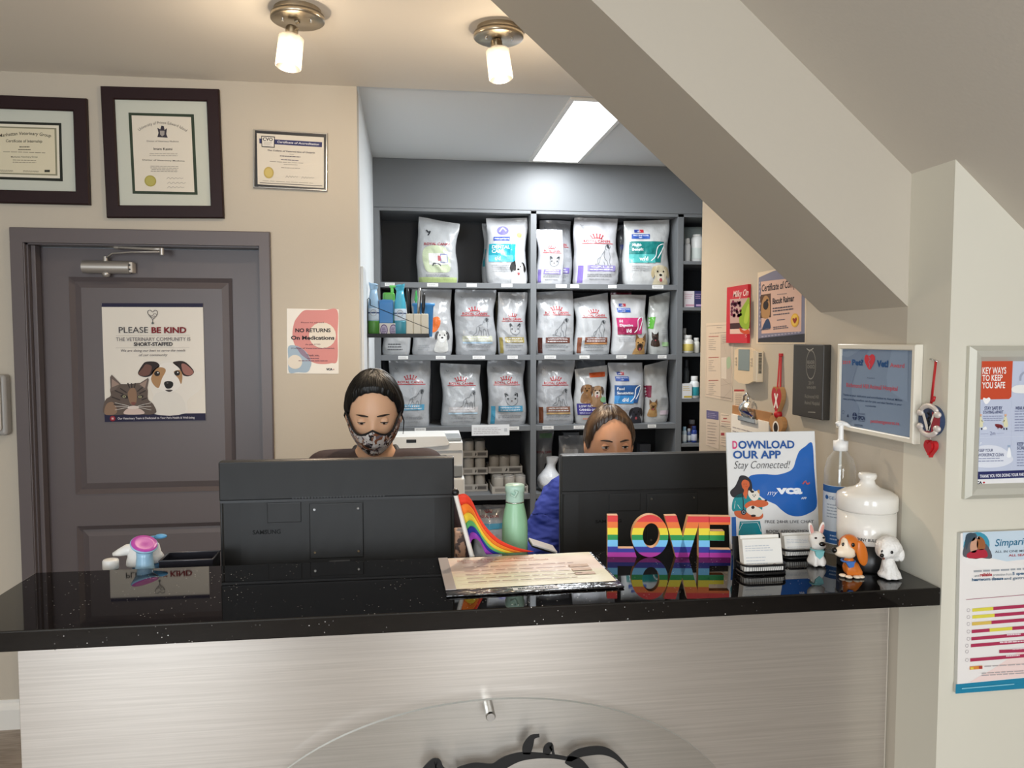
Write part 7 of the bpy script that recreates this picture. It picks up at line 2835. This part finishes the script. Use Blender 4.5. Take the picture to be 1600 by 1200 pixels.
# keep it behind the bottle: a shallow grey organiser
o_ = m.build('desk_organiser', None, Matrix.Translation(((A.x + B.x) / 2, 1.95, .7505)))
bpy.data.objects.remove(o_)
A, B = at(828, 848, Y=YL + .01), at(866, 860, Y=YL + .01)
L_ = (B - A).length
c_ = (A + B) / 2
m = MB().box(-L_ / 2, L_ / 2, -.030, .030, -.004, .0, mat('tablet_black', '151517', .3), .001).box(-L_ / 2, L_ / 2, -.030, .030, .0002, .004, mat('tablet_white', 'd2d2d2', .3), .001)
bx = MB().box(-.045, .045, -.022, .022, 0, B.z - LZ - .012, mat('box_dark', '1c1b1e', .4), .002)
tag(bx.build('dark_box', None, Matrix.Translation((c_.x + .005, YL + .006, LZ))), 'dark box under the slanted white tablet behind the flag', 'box')
ang = math.atan2(A.z - B.z, B.x - A.x)
tag(m.build('tablet', None, Matrix.Translation((c_.x, YL + .006, c_.z + .002)) @ Matrix.Rotation(ang, 4, 'Y')), 'slanted white tablet resting on a dark box behind the flag tip', 'tablet')

# ------------------------------------------------------------------ printer behind the woman in the mask
YP = 3.95
A, B = at(606, 720, Y=YP), at(725.5, 720, Y=YP)
zb_ = .78
w = B.x - A.x
t = thing('printer', 'white office printer with grey top behind the woman in the mask', 'printer', ((A.x + B.x) / 2, YP, zb_))
z_ = lambda y, Y=YP: at(700, y, Y=Y).z - zb_
PW = mat('printer_white', 'dedfdd', .4)
PG = mat('printer_grey', '8d9294', .4)
dpt = .36
MB().box(-w / 2, w / 2 + .003, 0, dpt, 0, z_(747), PW, .012, seg=3).build('base_unit', t)
MB().box(-w / 2 + .01, w / 2 - .006, .015, dpt - .01, z_(747), z_(703), PW, .01, seg=3).build('body', t)
MB().box(-w / 2 + .05, w / 2 - .09, .004, .02, z_(735), z_(712), mat('printer_slot', '2a2c2e', .5), .003).build('output_slot', t)
MB().box(w / 2 - .085, w / 2 - .01, .0, .02, z_(745), z_(728), PG, .003, M=Matrix.Identity(4)).build('control_strip', t)
m = MB().prism([(-.0, z_(704)), (.0, z_(692)), (dpt - .04, z_(684)), (dpt - .04, z_(704))], -w / 2 + .04, w / 2 - .008, PW, Matrix(((0, 0, 1, 0), (1, 0, 0, 0.0), (0, 1, 0, 0), (0, 0, 0, 1))), PW)
m.build('scanner_bed', t)
m = MB().box(w / 2 - .14, w / 2 - .012, .03, .26, z_(690), z_(686), PG, .002).build('paper_tray', t)
xl2, xr2 = -w / 2 + .0, at(702, 690, Y=YP).x - (A.x + B.x) / 2
m = MB().prism([(xl2, z_(681)), (xr2 - .02, z_(681)), (xr2, z_(692)), (xr2 - .01, z_(695)), (xl2 + .06, z_(700)), (xl2, z_(700))], -.22, .02, PW, Matrix(((1, 0, 0, 0), (0, 0, -1, 0), (0, 1, 0, 0), (0, 0, 0, 1))))
m.build('document_feeder', t)
MB().box(xl2 + .095, xl2 + .145, -.0225, -.0195, z_(690), z_(685), BLACKP, .001).build('display', t)
MB().cyl((w / 2 - .05, -.001, z_(763)), (w / 2 - .05, .002, z_(763)), .004, .004, mat('indicator', 'f4f4f0', .3), 10).build('indicator', t)
pt_ = thing('printer_stand', 'low grey stand under the printer', 'stand', ((A.x + B.x) / 2, YP, 0))
MB().box(-w / 2 - .03, w / 2 - .001, -.02, dpt + .03, .745, .7795, GREYB, .003).build('stand_top', pt_)
for sx in (-w / 2 - .02, w / 2 - .045):
    MB().box(sx, sx + .03, 0, dpt, 0, .745, GREYB).build('leg', pt_)


# ------------------------------------------------------------------ the two women
SKIN_L = mat('skin_warm', 'dcae8c', .45, 0, .4)
SKIN_R = mat('skin_tan', 'dea682', .42, 0, .4)
for s_ in (SKIN_L, SKIN_R):
    b_ = s_.node_tree.nodes['Principled BSDF']
    b_.inputs['Subsurface Weight'].default_value = .12
    b_.inputs['Subsurface Radius'].default_value = (.012, .005, .003)
    add_bump(s_, 160, .05, .002)
EYW = mat('eye_white', 'd8d0c8', .2)
IRIS = mat('eye_brown', '2c1a10', .12)
PUP = mat('eye_black', '0a0807', .1)


def g(x, s):
    return math.exp(-(x / s) ** 2)


def head_pt(az, el, nose=1.0, eyes=1.0):
    """Surface of the head; az from the front (-y), el upwards; metres."""
    ca, sa, ce, se = math.cos(az), math.sin(az), math.cos(el), math.sin(el)
    x, y, z = .0745 * sa * ce, -.094 * ca * ce, .118 * se
    if z < 0:                                   # jaw and chin narrow, the nape tucks in
        k = -z / .118
        x *= 1 - .21 * k ** 1.8
        y = y * (1 - .06 * k) if y < 0 else y * (1 - .42 * k)
    else:
        y *= 1 + .05 * (y > 0) * math.sin(min(z / .118, 1) * PI)
        x *= 1 + .03 * math.sin(min(z / .118, 1) * PI)
    if ca > 0:
        fr = ca ** 2
        zz, xx = z, x
        d = 0
        d += .019 * nose * g(xx, .0105 + .006 * max(0, min(1, -zz / .035))) * max(0, min(1, (.018 - zz) / .052)) * (1 if zz > -.040 else max(0, 1 - (-.040 - zz) / .012))
        d -= .0085 * eyes * (g(xx - .032, .019) + g(xx + .032, .019)) * g(zz - .000, .014)
        d += .0030 * (g(xx - .032, .022) + g(xx + .032, .022)) * g(zz - .022, .009)
        d += .004 * (g(xx - .045, .02) + g(xx + .045, .02)) * g(zz + .030, .02)
        d += .005 * g(xx, .022) * g(zz + .066, .010)
        d -= .003 * g(xx, .02) * g(zz + .083, .007)
        d += .006 * g(xx, .022) * g(zz + .103, .014)
        y -= d * fr
    return Vector((x, y, z))


def lerp_pts(a, b, n):
    return [a + (b - a) * (i / (n - 1)) for i in range(n)]


def limb(m, pts, rs, material, n=16):
    P, Q = [], []
    for i in range(len(pts) - 1):
        for k in range(6):
            t_ = k / 6
            P.append(Vector(pts[i]) * (1 - t_) + Vector(pts[i + 1]) * t_)
            Q.append(rs[i] * (1 - t_) + rs[i + 1] * t_)
    P.append(Vector(pts[-1]))
    Q.append(rs[-1])
    m.tube(P, Q, material, n)
    for p_, r_ in zip(pts, rs):
        m.sphere(p_, r_ * .995, material, n, 10)


def hand(m, wrist, d, side, material):
    """Palm, four curled fingers of different lengths and a thumb."""
    d = Vector(d).normalized()
    sdv = d.cross(Vector((0, 0, 1))).normalized() * side
    upv = Vector((0, 0, 1))
    pc = wrist + d * .045
    m.sphere(pc, (.036, .050, .016), material, 14, 10, rot=Matrix((sdv, d, upv)).transposed())
    for k, (o_, L) in enumerate(((-.028, .062), (-.010, .074), (.010, .070), (.028, .054))):
        b_ = wrist + d * .085 + sdv * o_
        p1 = b_ + d * L * .45 + upv * .006
        p2 = b_ + d * L * .78 - upv * .006
        p3 = b_ + d * L * .95 - upv * .022
        limb(m, [b_ - d * .02, p1, p2, p3], [.0085, .0082, .0076, .0066], material, 10)
    b_ = wrist + d * .03 - sdv * .03
    limb(m, [b_, b_ + d * .03 - sdv * .024, b_ + d * .058 - sdv * .028 - upv * .006], [.011, .0095, .0075], material, 10)


def person(name, label, cx, HC, pitch, yaw, skin, hair_col, J, eyelid, sleeves):
    """J: joints of the pose in world coordinates. Returns the root and the head frame."""
    t = thing(name, label, 'person', (HC.x, HC.y, 0.0))
    O = Matrix.Translation((-HC.x, -HC.y, 0))
    HT = Matrix.Translation(HC) @ Matrix.Rotation(yaw, 4, 'Z') @ Matrix.Rotation(pitch, 4, 'X')
    m = MB()
    m.grid(lambda u, v: HT @ head_pt((u - .5) * 2 * PI, (v - .5) * PI * .998), 150, 110, skin, True, closed=True)
    for sx in (-1, 1):      # ears
        m.sphere(HT @ Vector((sx * .0765, .012, -.012)), (.008, .019, .032), skin, 12, 10, rot=(HT.to_3x3() @ eul(z=sx * 18, x=-8)))
    limb(m, [HT @ Vector((0, .026, -.050)), J['neck']], [.052, .056], skin)
    # trunk: chest, waist, pelvis as one loft
    ch, wa, pe = J['chest'], J['waist'], J['pelvis']
    for a, b, r0, r1 in ((J['neck'], ch, (.07, .06), (.145, .095)), (ch, wa, (.145, .095), (.118, .085)), (wa, pe, (.118, .085), (.155, .105))):
        for k in range(6):
            q = k / 5
            c_ = a + (b - a) * q
            rx, ry = r0[0] + (r1[0] - r0[0]) * q, r0[1] + (r1[1] - r0[1]) * q
            m.sphere(c_, (rx, ry, .07), skin, 20, 12)
    for sx in 'lr':
        limb(m, [J['sho_' + sx], J['elb_' + sx], J['wri_' + sx]], [.050, .040, .026], skin)
        limb(m, [J['neck'] + Vector((0, .01, -.03)), J['sho_' + sx]], [.055, .048], skin)
        hand(m, J['wri_' + sx], J['hd_' + sx], 1 if sx == 'r' else -1, skin)
        limb(m, [J['hip_' + sx], J['kne_' + sx], J['ank_' + sx]], [.082, .056, .040], skin)
        limb(m, [J['ank_' + sx], J['ank_' + sx] + Vector((0, -.13, -.045))], [.04, .03], skin)
    vs, fs = blob(m, .0055, skin, 3, .4)
    body = MB().add(vs, fs, skin, True)
    # eyes, brows and lids live in the same mesh as the body
    for sx in (-1, 1):
        ec = Vector((sx * .032, -.0755, .000))
        R3 = HT.to_3x3()
        body.sphere(HT @ ec, .0122, EYW, 18, 12)
        gz = R(eyelid['gaze'])
        gd = Vector((0, -math.cos(gz), math.sin(gz)))
        ic = ec + gd * .0071
        body.sphere(HT @ ic, (.0062, .0062, .0062), IRIS, 16, 10)
        body.sphere(HT @ (ec + gd * .0112), .0029, PUP, 10, 8)
        # lids: shells just outside the eyeball
        for lo, hi, mm, off in ((eyelid['up'], 95, skin, .0012), (-95, eyelid['lo'], skin, .0010)):
            body.grid(lambda u, v: HT @ (ec + Vector((math.sin((u - .5) * 2.6), -math.cos((u - .5) * 2.6), 0)) * ((.0122 + off) * math.cos(R(lo + (hi - lo) * v))) + Vector((0, 0, (.0122 + off) * math.sin(R(lo + (hi - lo) * v))))), 16, 8, mm)
        lash = []
        for i in range(13):
            u = (i / 12 - .5) * 2.4
            e_ = R(eyelid['up'] - 10 * abs(i / 12 - .5) * 2)
            lash.append(HT @ (ec + Vector((math.sin(u) * math.cos(e_), -math.cos(u) * math.cos(e_), math.sin(e_))) * .0139))
        body.tube(lash, [.0005 + .0012 * math.sin(i / 12 * PI) for i in range(13)], PUP, 6)
        brow = []
        for i in range(13):
            u = i / 12
            az = sx * (.17 + .52 * u)
            el = math.asin(min(1, (.0185 + eyelid['arch'] * math.sin(u * 2.3) - .003 * u) / .118))
            brow.append(HT @ (head_pt(az, el) + Vector((0, -.0006, 0))))
        body.tube(brow, [(.0013 + .0040 * math.sin(min(1, (i + 1.5) / 9) * PI * .5) * (1 - (i / 12) ** 2.2)) for i in range(13)], hair_col, 8, flat=.7)
    body.build('body', t, O)
    return t, O, HT


def strand_hair(t, O, HT, material, line, thick, name, part_x, amp=.0022, freq=60, bun=None):
    """Hair pulled back: shell over the skull behind the hairline, combed in ridges."""
    m = MB()
    nu, nv = 180, 70
    ridge = lambda az, v: amp * (math.sin(az * freq + 3 * math.sin(v * 5 + az * 3)) * .5 + noise.noise(Vector((az * 16, v * 2, 1))) * 1.2)

    def f(u, v):
        az = (u - .5) * 2 * PI
        lo = line(az)
        el = lo + (PI / 2 - lo) * v
        p = head_pt(az, min(el, PI / 2 - 1e-4), 0, 0)
        n_ = Vector((p.x / .0745 ** 2, p.y / .094 ** 2, p.z / .118 ** 2)).normalized()
        th = thick * min(1, .10 + v * 5.0) ** .7
        dip = -.0035 * g(az - part_x, .05) * (1 if abs(az) < 1.2 else 0) * (1 - v * .5)
        return HT @ (p + n_ * (th + (ridge(az, v) + dip) * min(1, v * 8 + .15)))
    m.grid(f, nu, nv, material, True, closed=True)
    inner = [HT @ head_pt((i / nu - .5) * 2 * PI, line((i / nu - .5) * 2 * PI), 0, 0) * 1.0 for i in range(nu)]
    o = m.build(name, t, O)
    if bun:
        b = MB().sphere(HT @ bun[0], bun[1], material, 28, 18)
        b.build('hair_bun', t, O)
    return o


def garment(t, O, J, skinless, material, voxel, name, infl, sleeve, hem, fold=0, neck_r=.075, sleeve_r=(.068, .056, .040)):
    m = MB()
    ch, wa, pe = J['chest'], J['waist'], J['pelvis']
    nk = J['neck'] + Vector((0, .004, -.022))
    for a, b, r0, r1 in ((nk, ch, (neck_r, .062), (.150 + infl, .100 + infl)), (ch, wa, (.150 + infl, .100 + infl), (.128 + infl, .095 + infl)), (wa, pe, (.128 + infl, .095 + infl), (.160 + infl, .112 + infl))):
        for k in range(6):
            q = k / 5
            c_ = a + (b - a) * q
            rx, ry = r0[0] + (r1[0] - r0[0]) * q, r0[1] + (r1[1] - r0[1]) * q
            m.sphere(c_, (rx, ry, .06 if a is not nk else .05), material, 22, 12)
    for sx in 'lr':
        limb(m, [nk + Vector((0, .006, -.012)), J['sho_' + sx]], [.058 + infl, .056 + infl], material)
        e_ = J['elb_' + sx] + (J['wri_' + sx] - J['elb_' + sx]) * sleeve
        limb(m, [J['sho_' + sx], J['elb_' + sx], e_], [sleeve_r[0], sleeve_r[1], sleeve_r[2]], material)
    vs, fs = blob(m, voxel, material, 5, .5)
    if fold:
        out = []
        for v in vs:
            k = noise.noise(Vector((v.x * 7, v.y * 7, v.z * 16))) + .6 * (.5 - abs(noise.noise(Vector((v.x * 12 + v.z * 9, v.y * 9, v.z * 22)))))
            c_ = min((v - J[j]).length for j in ('elb_l', 'elb_r', 'chest', 'sho_l', 'sho_r'))
            n_ = (v - (J['chest'] if abs(v.x - J['chest'].x) < .15 else min((J[j] for j in ('elb_l', 'elb_r', 'sho_l', 'sho_r')), key=lambda q: (q - v).length)))
            out.append(v + n_.normalized() * fold * k)
        vs = out
    return MB().add(vs, fs, material, True).build(name, t, O)


def trousers(t, O, J, material, shoe):
    m = MB()
    m.sphere(J['pelvis'], (.168, .118, .12), material, 20, 12)
    for sx in 'lr':
        limb(m, [J['hip_' + sx], J['kne_' + sx], J['ank_' + sx] + Vector((0, 0, .02))], [.093, .068, .055], material)
    vs, fs = blob(m, .009, material, 4)
    MB().add(vs, fs, material, True).build('trousers', t, O)
    for sx in 'lr':
        a = J['ank_' + sx]
        m = MB()
        limb(m, [a + Vector((0, .03, -.035)), a + Vector((0, -.06, -.038)), a + Vector((0, -.15, -.045))], [.044, .044, .036], shoe)
        vs, fs = blob(m, .006, shoe, 4)
        zmin = .001
        vs = [Vector((v.x, v.y, max(v.z, zmin))) for v in vs]
        MB().add(vs, fs, shoe, True).build('shoe', t, O)


# --- woman in the patterned mask, standing with her head bowed
eyeL = at(582.5, 663.5, Y=2.25)
HC = Vector((eyeL.x, 2.335, eyeL.z + .030))
J = {'neck': HC + Vector((0, .055, -.155)), 'chest': HC + Vector((0, .06, -.30)), 'waist': HC + Vector((0, .07, -.47)), 'pelvis': HC + Vector((0, .08, -.62))}
x0 = HC.x
sz = HC.z - .190
J.update(sho_l=Vector((x0 - .150, 2.40, sz)), sho_r=Vector((x0 + .150, 2.40, sz)),
         elb_l=Vector((x0 - .235, 2.36, sz - .27)), elb_r=Vector((x0 + .235, 2.36, sz - .27)),
         wri_l=Vector((x0 - .10, 2.20, sz - .42)), wri_r=Vector((x0 + .10, 2.20, sz - .42)),
         hd_l=(.25, -1, -.12), hd_r=(-.25, -1, -.12),
         hip_l=Vector((x0 - .085, 2.415, .80)), hip_r=Vector((x0 + .085, 2.415, .80)),
         kne_l=Vector((x0 - .09, 2.40, .44)), kne_r=Vector((x0 + .09, 2.40, .44)),
         ank_l=Vector((x0 - .095, 2.44, .085)), ank_r=Vector((x0 + .095, 2.44, .085)))
HAIRK = mat('hair_black', '0c0a09', .42, 0, .35)
add_bump(HAIRK, 40, .4, .004, (1, 1, .15))
BROWK = mat('brow_dark', '2a1d17', .6)
w1, O1, HT1 = person('person', 'woman with black hair and dog print mask looking down behind the left monitor', 0, HC, R(15), R(0), SKIN_L, BROWK, J, {'gaze': -34, 'up': -3, 'lo': -30, 'arch': .003}, 1)


def line1(az):
    a = abs(az)
    pts = [(0, .77), (.3, .74), (.62, .64), (.95, .42), (1.2, .06), (1.42, -.16), (1.7, -.30), (2.2, -.55), (3.15, -.75)]
    for (a0, e0), (a1, e1) in zip(pts, pts[1:]):
        if a <= a1:
            k = (a - a0) / (a1 - a0)
            return e0 + (e1 - e0) * (k * k * (3 - 2 * k))
    return pts[-1][1]


strand_hair(w1, O1, HT1, HAIRK, line1, .014, 'hair', -.18, bun=(Vector((.0, .105, -.01)), (.04, .032, .04)))
MB().tube([HT1 @ Vector((-.079, -.01, .02)), HT1 @ Vector((-.088, .005, -.012)), HT1 @ Vector((-.082, .02, -.04))], [.0025, .003, .0015], HAIRK, 6).tube([HT1 @ Vector((.078, -.012, .01)), HT1 @ Vector((.089, -.004, -.03)), HT1 @ Vector((.086, .004, -.075))], [.0025, .002, .001], HAIRK, 6).build('loose_hair', w1, O1)

# mask with dog print
MSK = bpy.data.materials.new('mask_dog_print')
MSK.use_nodes = True
n_, l_, b_ = nodes_of(MSK)
b_.inputs['Roughness'].default_value = .8
tc = n_.new('ShaderNodeTexCoord')
nz = n_.new('ShaderNodeTexNoise')
nz.inputs['Scale'].default_value = 38
nz.inputs['Detail'].default_value = 2
vo = n_.new('ShaderNodeTexVoronoi')
vo.inputs['Scale'].default_value = 105
mixv = n_.new('ShaderNodeMixRGB')
mixv.inputs[0].default_value = .045
rp = n_.new('ShaderNodeValToRGB')
rp.color_ramp.interpolation = 'CONSTANT'
els = [(0.0, '1d1818'), (.22, '7d4a2e'), (.36, 'c9c2be'), (.55, 'a98a78'), (.66, '6b5f66'), (.76, 'd8d2ce'), (.90, '5a3222')]
rp.color_ramp.elements[0].color = lin(els[0][1])
rp.color_ramp.elements[1].position, rp.color_ramp.elements[1].color = els[1][0], lin(els[1][1])
for pos, c_ in els[2:]:
    e_ = rp.color_ramp.elements.new(pos)
    e_.color = lin(c_)
l_.new(tc.outputs['Object'], nz.inputs[0])
l_.new(tc.outputs['Object'], mixv.inputs[1])
l_.new(nz.outputs[1], mixv.inputs[2])
l_.new(mixv.outputs[0], vo.inputs[0])
l_.new(vo.outputs['Color'], rp.inputs[0])
l_.new(rp.outputs[0], b_.inputs['Base Color'])


def mk(u, v):
    az = (u - .5) * 2 * 1.32
    top = -.016 - .020 * math.sin(min(1, abs(az) / 1.0) * PI) + .026 * max(0, abs(az) - .75) / .57
    bot = -.128 + .040 * (abs(az) / 1.32) ** 3
    z = top + (bot - top) * v
    el = math.asin(max(-.985, min(1, z / .118)))
    p = head_pt(az, el, 0, 0)
    n_ = Vector((p.x / .0745 ** 2, p.y / .094 ** 2, p.z * .3 / .118 ** 2)).normalized()
    bump = .007 + .017 * g(az, .62) * g(v - .22, .42) + .014 * g(az, 1.2) * g(v - .75, .5)
    return HT1 @ (p + n_ * bump)


MB().grid(mk, 60, 30, MSK).build('face_mask', w1, O1)
BTR = mat('mask_black_trim', '0f0e10', .7)
MB().tube([mk(i / 40, 0.0) for i in range(41)], .0030, BTR, 8, flat=1.0).build('mask_trim', w1, O1)
for sx in (0, 1):
    a, b = mk(sx, .05), mk(sx, .95)
    e_ = HT1 @ Vector(((2 * sx - 1) * .082, .025, .012))
    e2 = HT1 @ Vector(((2 * sx - 1) * .082, .028, -.03))
    MB().tube([a, (a + e_) / 2 + Vector(((2 * sx - 1) * .002, 0, 0)), e_, e2, (b + e2) / 2, b], .0028, BTR, 8).build('ear_loop', w1, O1)
SCRUB = add_bump(mat('scrub_plum', '3d3234', .75, 0, .25), 220, .2, .002)
garment(w1, O1, J, 0, SCRUB, .008, 'jacket', .012, .9, 0, .004)
COLR = mat('collar_dark', '1c191b', .7)
m = MB()
for sx in (-1, 1):
    nb = J['neck']
    pts = [nb + Vector((sx * .058, .035, .030)), nb + Vector((sx * .070, -.020, .004)), nb + Vector((sx * .052, -.070, -.045)), nb + Vector((sx * .012, -.108, -.125))]
    m.tube(crom([tuple(p_) for p_ in pts], 6), .013, COLR, 10, flat=1.2)
m.build('collar', w1, O1)
trousers(w1, O1, J, mat('trousers_dark', '241f22', .8), mat('shoe_black', '161518', .6))

# --- woman in the blue sweater, seated, only her upper face above the monitor
eyeR = at(961.5, 698.5, Y=2.42)
HC = Vector((eyeR.x + .001, 2.505, eyeR.z + .004))
x0 = HC.x
sz = HC.z - .155
J = {'neck': HC + Vector((0, .045, -.135)), 'chest': HC + Vector((0, .06, -.28)), 'waist': HC + Vector((0, .07, -.44)), 'pelvis': HC + Vector((0, .08, -.575))}
seat = J['pelvis'].z - .130
J.update(sho_l=Vector((x0 - .140, 2.55, sz - .035)), sho_r=Vector((x0 + .140, 2.55, sz - .035)),
         elb_l=Vector((x0 - .262, 2.44, sz - .215)), elb_r=Vector((x0 + .262, 2.44, sz - .215)),
         wri_l=Vector((x0 - .12, 2.37, sz - .345)), wri_r=Vector((x0 + .12, 2.37, sz - .345)),
         hd_l=(.3, -1, -.10), hd_r=(-.3, -1, -.10),
         hip_l=Vector((x0 - .09, 2.56, seat + .105)), hip_r=Vector((x0 + .09, 2.56, seat + .105)),
         kne_l=Vector((x0 - .11, 2.24, seat + .085)), kne_r=Vector((x0 + .11, 2.24, seat + .085)),
         ank_l=Vector((x0 - .11, 2.30, .10)), ank_r=Vector((x0 + .11, 2.30, .10)))
HAIRB = mat('hair_brown', '3a2a1f', .38, 0, .5)
add_mix(HAIRB, '6a5138', 30, .5, .75, (1, 1, .25))
add_bump(HAIRB, 46, .4, .004, (1, 1, .15))
BROWB = mat('brow_brown', '24160f', .6)
w2, O2, HT2 = person('person', 'woman with brown parted hair in blue sweater behind the right monitor', 0, HC, R(3), R(0), SKIN_R, BROWB, J, {'gaze': -6, 'up': 15, 'lo': -18, 'arch': .0055}, 1)


def line2(az):
    a = abs(az)
    pts = [(0, .86), (.25, .80), (.6, .66), (.92, .42), (1.12, .12), (1.35, -.12), (1.6, -.24), (2.2, -.55), (3.15, -.75)]
    for (a0, e0), (a1, e1) in zip(pts, pts[1:]):
        if a <= a1:
            k = (a - a0) / (a1 - a0)
            return e0 + (e1 - e0) * (k * k * (3 - 2 * k))
    return pts[-1][1]


strand_hair(w2, O2, HT2, HAIRB, line2, .011, 'hair', .02, amp=.0026, bun=(Vector((.0, .108, -.03)), (.042, .034, .04)))
SWT = add_bump(mat('sweater_blue', '3546a4', .85, 0, .2), 9, .9, .05, (1, 1, 2.2), 2, 'noise', (0, .7, 0))
garment(w2, O2, J, 0, SWT, .008, 'sweater', .022, .93, 0, .022, .08, (.072, .080, .055))
trousers(w2, O2, J, mat('trousers_navy', '1d2030', .8), mat('shoe_white', 'c8c6c2', .6))
st = thing('stool', 'round black stool under the woman in the blue sweater', 'stool', (x0, 2.58, 0))
sz_ = seat - .012
MB().lathe([(.17, sz_ - .05), (.18, sz_ - .04), (.18, sz_ - .012), (.165, sz_), (0, sz_)], mat('stool_seat_black', '1a1a1c', .6), 36).build('seat', st)
MB().cyl((0, 0, .06), (0, 0, sz_ - .05), .025, .025, CHROME, 16).build('column', st)
for k in range(5):
    a = 2 * PI * k / 5 + R(54)
    MB().tube([(0, 0, .06), (.24 * math.cos(a), .24 * math.sin(a), .035)], .016, BLACKP, 8).cyl((.24 * math.cos(a), .24 * math.sin(a) - .012, .026), (.24 * math.cos(a), .24 * math.sin(a) + .012, .026), .025, .025, BLACKP, 16).build('leg', st)
